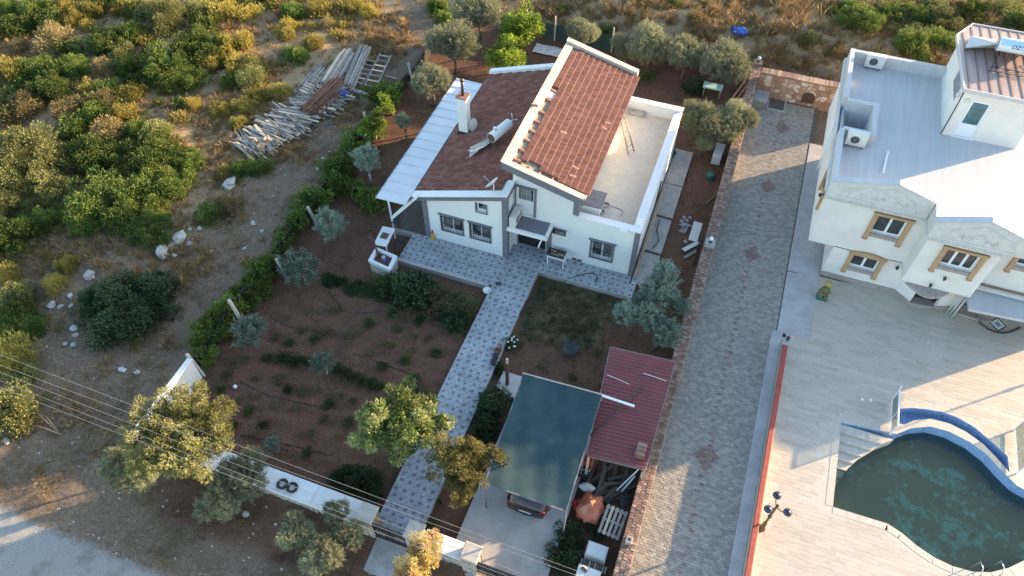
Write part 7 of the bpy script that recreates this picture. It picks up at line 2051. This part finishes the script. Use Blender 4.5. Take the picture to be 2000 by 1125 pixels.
# ------------------------------------------------------------------ back garden
for a in ((885, 88, 56, 'olive', 'big silvery olive left of the lime green tree behind the house', 2.2), (842, 158, 40, 'olive', 'olive at the back left corner of the awning', 1.9), (935, 28, 52, 'olive', 'dark-based olive at the top edge behind the big silvery olive', 2.0), (1138, 66, 34, 'olive', 'slim olive behind the top corner of the tiled roof', 1.8), (1222, 92, 30, 'olive', 'narrow upright olive behind the tiled roof, left of the tall one', 1.7), (1268, 92, 46, 'olive', 'tall olive behind the back right corner of the tiled roof', 2.0), (1340, 108, 44, 'olive', 'olive in the middle of the back row, left of the wide one', 1.9), (1415, 128, 54, 'olive', 'wide olive beside the far end of the brick wall', 2.0), (1360, 228, 38, 'olive', 'left olive of the group by the terrace corner', 1.8), (1402, 250, 44, 'olive', 'middle olive of the group by the terrace corner', 1.8), (1442, 232, 40, 'olive', 'right olive of the group overhanging the brick wall', 1.9), (1375, 272, 30, 'olive', 'lowest small olive of the group by the terrace corner', 1.3)):
    tree(a[0], a[1], a[2], a[3], 'olive_tree', a[4], a[5], 'olive trees behind the house', trunk_r=.09, zs=1.0, lobes=3)
tree(1016, 58, 44, 'lime', 'lemon_tree', 'bright lime green tree at the back of the garden', 2.1, trunk_r=.08)
tree(990, 112, 40, 'lime', 'lemon_tree', 'darker green tree in front of the lime green tree', 1.5, trunk_r=.07, zs=.9)
shrub(870, 30, 26, 'vine', 'vine_bush', 'dark green climbing bush at the top edge left of the olives')
shrub(1265, 145, 22, 'greens', 'green_plant', 'green plant at the foot of the tall olive behind the roof', 'plant')
shrub(1360, 168, 26, 'dark', 'dark_shrub', 'dark shrub in the shade beside the mint green table')
shrub(1185, 50, 22, 'sage', 'wild_shrub', 'low green shrub behind the slim olive at the back fence')
shrub(1300, 300, 22, 'dark', 'dark_shrub', 'dark shrub at the right wall of the house near the terrace corner')
# ------------------------------------------------------------------ scrub on the slopes
def Z(zx, zy, zr, k, ox=0, oy=0, s=.3023): return (ox + zx * s, oy + zy * s, zr * s, k)
m_, mb, sg, sb, br, bn = 'mastic', 'mastic_big', 'sage', 'sage_big', 'broom', 'brown'
hill = [Z(40, 60, 95, m_), Z(220, 40, 110, mb), Z(420, 30, 95, br), Z(600, 60, 85, br), Z(765, 60, 65, br), Z(900, 60, 90, m_), Z(1050, 100, 150, sb), Z(1250, 60, 95, sg), Z(1450, 70, 110, br), Z(1600, 70, 85, br),
        Z(60, 185, 110, m_), Z(185, 155, 100, m_), Z(330, 130, 100, m_), Z(470, 120, 75, br), Z(560, 170, 55, br), Z(700, 250, 125, mb), Z(850, 205, 105, m_), Z(1250, 290, 165, mb), Z(1400, 330, 120, mb), Z(1560, 260, 90, br), Z(1600, 430, 105, sg), Z(130, 300, 75, bn), Z(350, 235, 120, bn),
        Z(60, 450, 115, br), Z(210, 420, 115, mb), Z(520, 300, 80, sg), Z(500, 420, 115, mb), Z(655, 430, 85, bn), Z(830, 430, 105, m_), Z(1020, 400, 160, mb), Z(1150, 475, 150, mb), Z(1360, 395, 75, br), Z(870, 590, 85, br), Z(580, 560, 65, br), Z(330, 550, 145, mb), Z(690, 560, 90, m_), Z(760, 330, 90, sg),
        Z(150, 690, 130, bn), Z(430, 700, 125, bn), Z(650, 650, 90, bn), Z(600, 730, 95, m_), Z(780, 745, 85, br), Z(1240, 680, 55, br), Z(1430, 720, 70, br), Z(1600, 700, 65, br), Z(1560, 790, 60, br), Z(700, 840, 120, bn), Z(1030, 850, 110, sg), Z(480, 810, 115, m_), Z(860, 830, 90, m_), Z(30, 720, 60, br),
        Z(170, 1010, 240, sb), Z(40, 1090, 150, sb), Z(650, 990, 190, mb), Z(1000, 985, 175, mb), Z(500, 980, 110, mb), Z(1160, 1040, 130, mb), Z(830, 1060, 70, br),
        Z(560, 250, 180, mb, 0, 300, .338), Z(800, 190, 170, mb, 0, 300, .338), Z(960, 160, 130, mb, 0, 300, .338), Z(500, 340, 140, mb, 0, 300, .338), Z(720, 340, 140, mb, 0, 300, .338), Z(860, 420, 125, mb, 0, 300, .338), Z(420, 250, 65, bn, 0, 300, .338), Z(90, 130, 200, sb, 0, 300, .338), Z(240, 190, 150, sb, 0, 300, .338), Z(70, 280, 110, sb, 0, 300, .338), Z(100, 430, 130, mb, 0, 300, .338), Z(280, 360, 90, m_, 0, 300, .338), Z(720, 90, 70, br, 0, 300, .338),
        Z(1210, 340, 80, m_, 0, 300, .338), Z(1320, 300, 75, bn, 0, 300, .338), Z(390, 640, 72, br, 0, 300, .338), Z(320, 755, 72, br, 0, 300, .338), Z(30, 710, 75, br, 0, 300, .338), Z(130, 810, 115, sg, 0, 300, .338), Z(60, 930, 120, m_, 0, 300, .338), Z(30, 1080, 85, br, 0, 300, .338), Z(160, 1000, 90, m_, 0, 300, .338), Z(280, 590, 30, br, 0, 300, .338),
        (25, 790, 58, sg), (12, 700, 48, br), (40, 730, 34, sg), (10, 645, 40, m_), (472, 330, 22, m_), (505, 322, 26, m_), (440, 335, 18, br),
        (490, 150, 34, sg), (505, 185, 24, br), (470, 130, 30, br), (548, 180, 20, br), (432, 215, 20, br), (480, 208, 22, br), (468, 240, 20, br), (440, 95, 30, br), (575, 20, 26, m_), (560, 55, 26, br), (620, 15, 22, br), (640, 45, 18, bn), (575, 105, 26, m_), (720, 25, 20, br), (690, 10, 22, br), (610, 82, 20, br), (850, 8, 22, m_)]
HB = [(0, 62, 'topmost'), (62, 120, 'second'), (120, 190, 'third'), (190, 270, 'fourth'), (270, 345, 'fifth'), (345, 430, 'sixth'), (430, 2000, 'lowest')]
KN = {m_: ('mastic_shrub', 'dark green glossy mastic shrub'), mb: ('mastic_shrub', 'big dark green mastic shrub'), sg: ('sage_shrub', 'grey-green wild shrub'), sb: ('wild_olive', 'big pale grey-green wild olive'), br: ('broom_shrub', 'ochre yellow broom shrub'), bn: ('dry_shrub', 'dry brownish shrub')}
for lo, hi, band in HB:
    for kd in KN:
        q = sorted([h for h in hill if lo <= h[1] < hi and h[3] == kd])
        for i, (x, y, r_, _) in enumerate(q):
            nth = 'only one' if len(q) == 1 else (ORD[i] + ' from left')
            shrub(x, y, r_ * 1.17, kd, KN[kd][0], f'{KN[kd][1]}, {nth} in the {band} row on the left slope', 'shrub', 'scrub on the left slope', zs=.95)
for x, y, r_, lab in ((245, 592, 96, 'big dark green bush standing alone beside the dirt track'), (195, 580, 50, 'left shoulder of the big dark bush beside the track'), (296, 572, 52, 'right shoulder of the big dark bush beside the track')): shrub(x, y, r_, 'dark_big', 'dark_bush', lab, 'shrub', zs=1.0)
b1 = [(1682, 35, 44, mb, 'round dark green shrub at the top edge right of centre'), (1655, 12, 22, m_, 'small dark shrub touching the top edge beside the round one'), (1582, 70, 26, sg, 'yellow-green wispy shrub in the dry grass near the villa'), (1628, 22, 16, m_, 'little green shrub left of the round dark one'), (1740, 18, 34, mb, 'dark shrub at the top edge, first right of the round one'), (1790, 20, 36, mb, 'dark shrub at the top edge, second right of the round one'), (1845, 30, 44, sb, 'grey-green shrub at the top edge above the villa roof'), (1900, 18, 36, mb, 'dark shrub at the top edge above the stair tower'), (1790, 78, 44, mb, 'broad bright green shrub behind the villa parapet'), (1845, 72, 38, mb, 'bright green shrub beside the stair tower, right of the broad one'), (1740, 55, 20, sg, 'small shrub between the round one and the villa parapet'), (1965, 10, 40, sb, 'grey shrub at the top right corner'), (1990, 45, 34, m_, 'yellow-green shrub behind the stair tower at the right edge'), (1820, 8, 26, sg, 'small grey-green shrub touching the top edge above the parapet'), (1310, 5, 20, m_, 'small dark shrub at the top edge behind the tall olive'), (1095, 20, 18, m_, 'small dark shrub in dry grass above the back fence'), (1385, 10, 20, bn, 'brown thistly shrub at the top edge above the wide olive'), (1360, 35, 22, bn, 'lower brown thistly shrub in the dry grass above the wide olive'), (1635, 100, 24, bn, 'dark brown dry shrub in the grass above the stone wall')]
for x, y, r_, kd, lab in b1: shrub(x, y, r_, kd, KN[kd][0], lab, 'shrub', 'scrub behind the gardens')
# ------------------------------------------------------------------ dry grass: uncountable
def scatter(name, mats, protos, n, dens, box, smin, smax, seed):
    g = np.random.default_rng(seed)
    x = g.uniform(box[0], box[1], n * 6); y = g.uniform(box[2], box[3], n * 6)
    d = dens(x, y); k = g.uniform(0, 1, len(x)) < d
    x, y = x[k][:n], y[k][:n]
    z = hgt(x, y)
    Vs, Fs, off = [], [], 0
    base = []
    for me in protos:
        co = np.empty(len(me.vertices) * 3, np.float32); me.vertices.foreach_get('co', co)
        base.append((co.reshape(-1, 3), np.array([tuple(p.vertices) for p in me.polygons])))
    for i in range(len(x)):
        co, fs = base[i % len(base)]
        a = g.uniform(0, 6.28); s = g.uniform(smin, smax); c_, s_ = math.cos(a) * s, math.sin(a) * s
        Vs.append(np.stack([co[:, 0] * c_ - co[:, 1] * s_ + x[i], co[:, 0] * s_ + co[:, 1] * c_ + y[i], co[:, 2] * s * g.uniform(.7, 1.2) + z[i] - .02], 1))
        Fs.append(fs + off); off += len(co)
    tag(link(name, mesh_np(name, np.concatenate(Vs), np.concatenate(Fs), mats)), kind='stuff')
clump = lambda x, y, sc, sd: ss(.42, .68, _vn(x * sc, y * sc, sd))
def d_back(x, y):
    far = ss(45.5, 48, y) + 0 * x
    edge_ = ss(43.6, 44.2, y) * ss(.9, 1.4, x) * (1 - ss(5.3, 5.6, x))
    return np.maximum(far, edge_) * (.45 + .55 * clump(x, y, .55, 8))
scatter('dry_grass', lf_straw, PR['straw'], 9000, d_back, (-34, 26, 43, 70), .5, 1.35, 60)
def d_left(x, y):
    m = (1 - ss(-24.5, -23.0, x + .06 * (20 - y))) * ss(12, 20, y) + .25 * (1 - ss(-21.8, -21.4, x)) * ss(6, 9, y)
    return m * (.08 + .9 * clump(x, y, .4, 9))
scatter('dry_grass', lf_straw, PR['straw'], 4200, d_left, (-58, -21.7, 6, 45), .35, 1.0, 61)
PR['short'] = [blades('short_tuft', lf_grass, s, 26, .16, .14, .006) for s in (70, 71)]
def d_lawn(x, y): return zones(x, y)[3]
scatter('lawn_grass', lf_grass, PR['short'], 900, d_lawn, (-7.3, -2.3, 18.3, 23.8), .5, 1.1, 62)
PR['weedlet'] = [crown('weedlet', lf_weed, s, 26, .5, .2, 5, .5, .5, -.1) for s in (72, 73)]
def d_soil(x, y): return zones(x, y)[0] * (.05 + .5 * clump(x, y, .8, 10)) * ((x < -9.5) | (x > -7.2)) * (1 - (x > -16.5) * (x < -2.4) * (y > 21.9) * (y < 36)) * (y > 9)* (1 - (x > -7) * (x < .5) * (y < 17.6))
scatter('small_weeds', lf_weed, PR['weedlet'], 1900, d_soil, (-20.8, .3, 9, 44), .08, .22, 63)
def d_soil2(x, y): return ((1 - ss(-22, -21.5, x)) + (1 - ss(7.8, 8.2, y)) * (x > -20)).clip(0, 1) * (.1 + .6 * clump(x, y, .6, 12)) * (y > 4.3)
PR['drylet'] = [blades('drylet', lf_straw, s, 20, .22, .2, .006, 1.0) for s in (74, 75)]
scatter('stubble', lf_straw, PR['drylet'], 8000, d_soil2, (-46, -6, 4, 42), .4, 1.0, 64)
# bare branches lying on the slope, lower left
dbh = thing('dead_branch', 'pale dead branches lying on the waste ground at the lower left', 'branches', GT(100, 835))
q0 = GT(120, 850)
for k, (ex, ey) in enumerate(((62, 832), (78, 812), (95, 818), (88, 840))):
    e = GT(ex, ey); b = MB(); b.tube([q0 + Vector((0, 0, .03)), q0.lerp(e, .5) + Vector((0, 0, .25)), e + Vector((0, 0, .3))], [.03, .022, .008], 5); b.build('branch', m_plank_new, dbh)

# low growth filling the thicket between the single shrubs: uncountable
def d_hill(x, y):
    m = (1 - ss(-33.5, -29.5, x - .10 * (y - 26))) * ss(17, 21, y)
    m = np.maximum(m, (1 - ss(-31, -28, x)) * ss(7, 10, y) * (1 - ss(15, 17, y)))
    return m * ss(.42, .62, _vn(x * .35, y * .35, 21))
scatter('green_undergrowth', lf_mastic, PR['under'], 320, d_hill, (-62, -27, 8, 66), .5, 1.2, 65)
scatter('yellow_undergrowth', lf_broom, PR['under2'], 400, lambda x, y: d_hill(x, y) * .4 + .35 * (1 - ss(-27, -25, x)) * ss(36, 40, y) * clump(x, y, .5, 23), (-62, -22, 8, 66), .4, .9, 66)

# clods of turned earth in the beds: uncountable
V_, F_ = [], []
g_ = np.random.default_rng(77)
n_ = 0
while n_ < 5200:
    x, y = g_.uniform(-20.6, .2), g_.uniform(9.3, 23.5)
    if (x > -9.6 and x < -7.1) or (x > -7.1 and y < 17.8) or (y > 21.7 and x > -17 and x < -9) or (x > -2.2 and y < 19.8): continue
    s = .03 + .07 * g_.random() ** 2; z = H1(x, y); k0 = len(V_)
    for dx, dy, dz in ((-1, -.8, 0), (1, -.7, 0), (.9, .9, 0), (-.8, .9, 0), (.1, 0, .8)):
        V_.append((x + dx * s * g_.uniform(.6, 1.2), y + dy * s * g_.uniform(.6, 1.2), z + dz * s * .8 - .01))
    F_ += [(k0, k0 + 1, k0 + 4), (k0 + 1, k0 + 2, k0 + 4), (k0 + 2, k0 + 3, k0 + 4), (k0 + 3, k0, k0 + 4)]
    n_ += 1
tag(link('earth_clods', mesh_np('earth_clods', np.array(V_), np.array(F_), M('earth_clod', (0.15, 0.08, 0.055), (0.10, 0.055, 0.04), 6, .95, rv=.3))), kind='stuff')

PR['brownlet'] = [crown('brownlet', lf_brown, s, 60, .4, .10, 7, .5, .6, -.1, up=.5) for s in (94, 95)]
scatter('dry_weeds', lf_brown, PR['brownlet'], 900, lambda x, y: d_soil2(x, y) * (.3 + .7 * clump(x, y, .9, 14)), (-40, -6, 4, 42), .12, .34, 67)
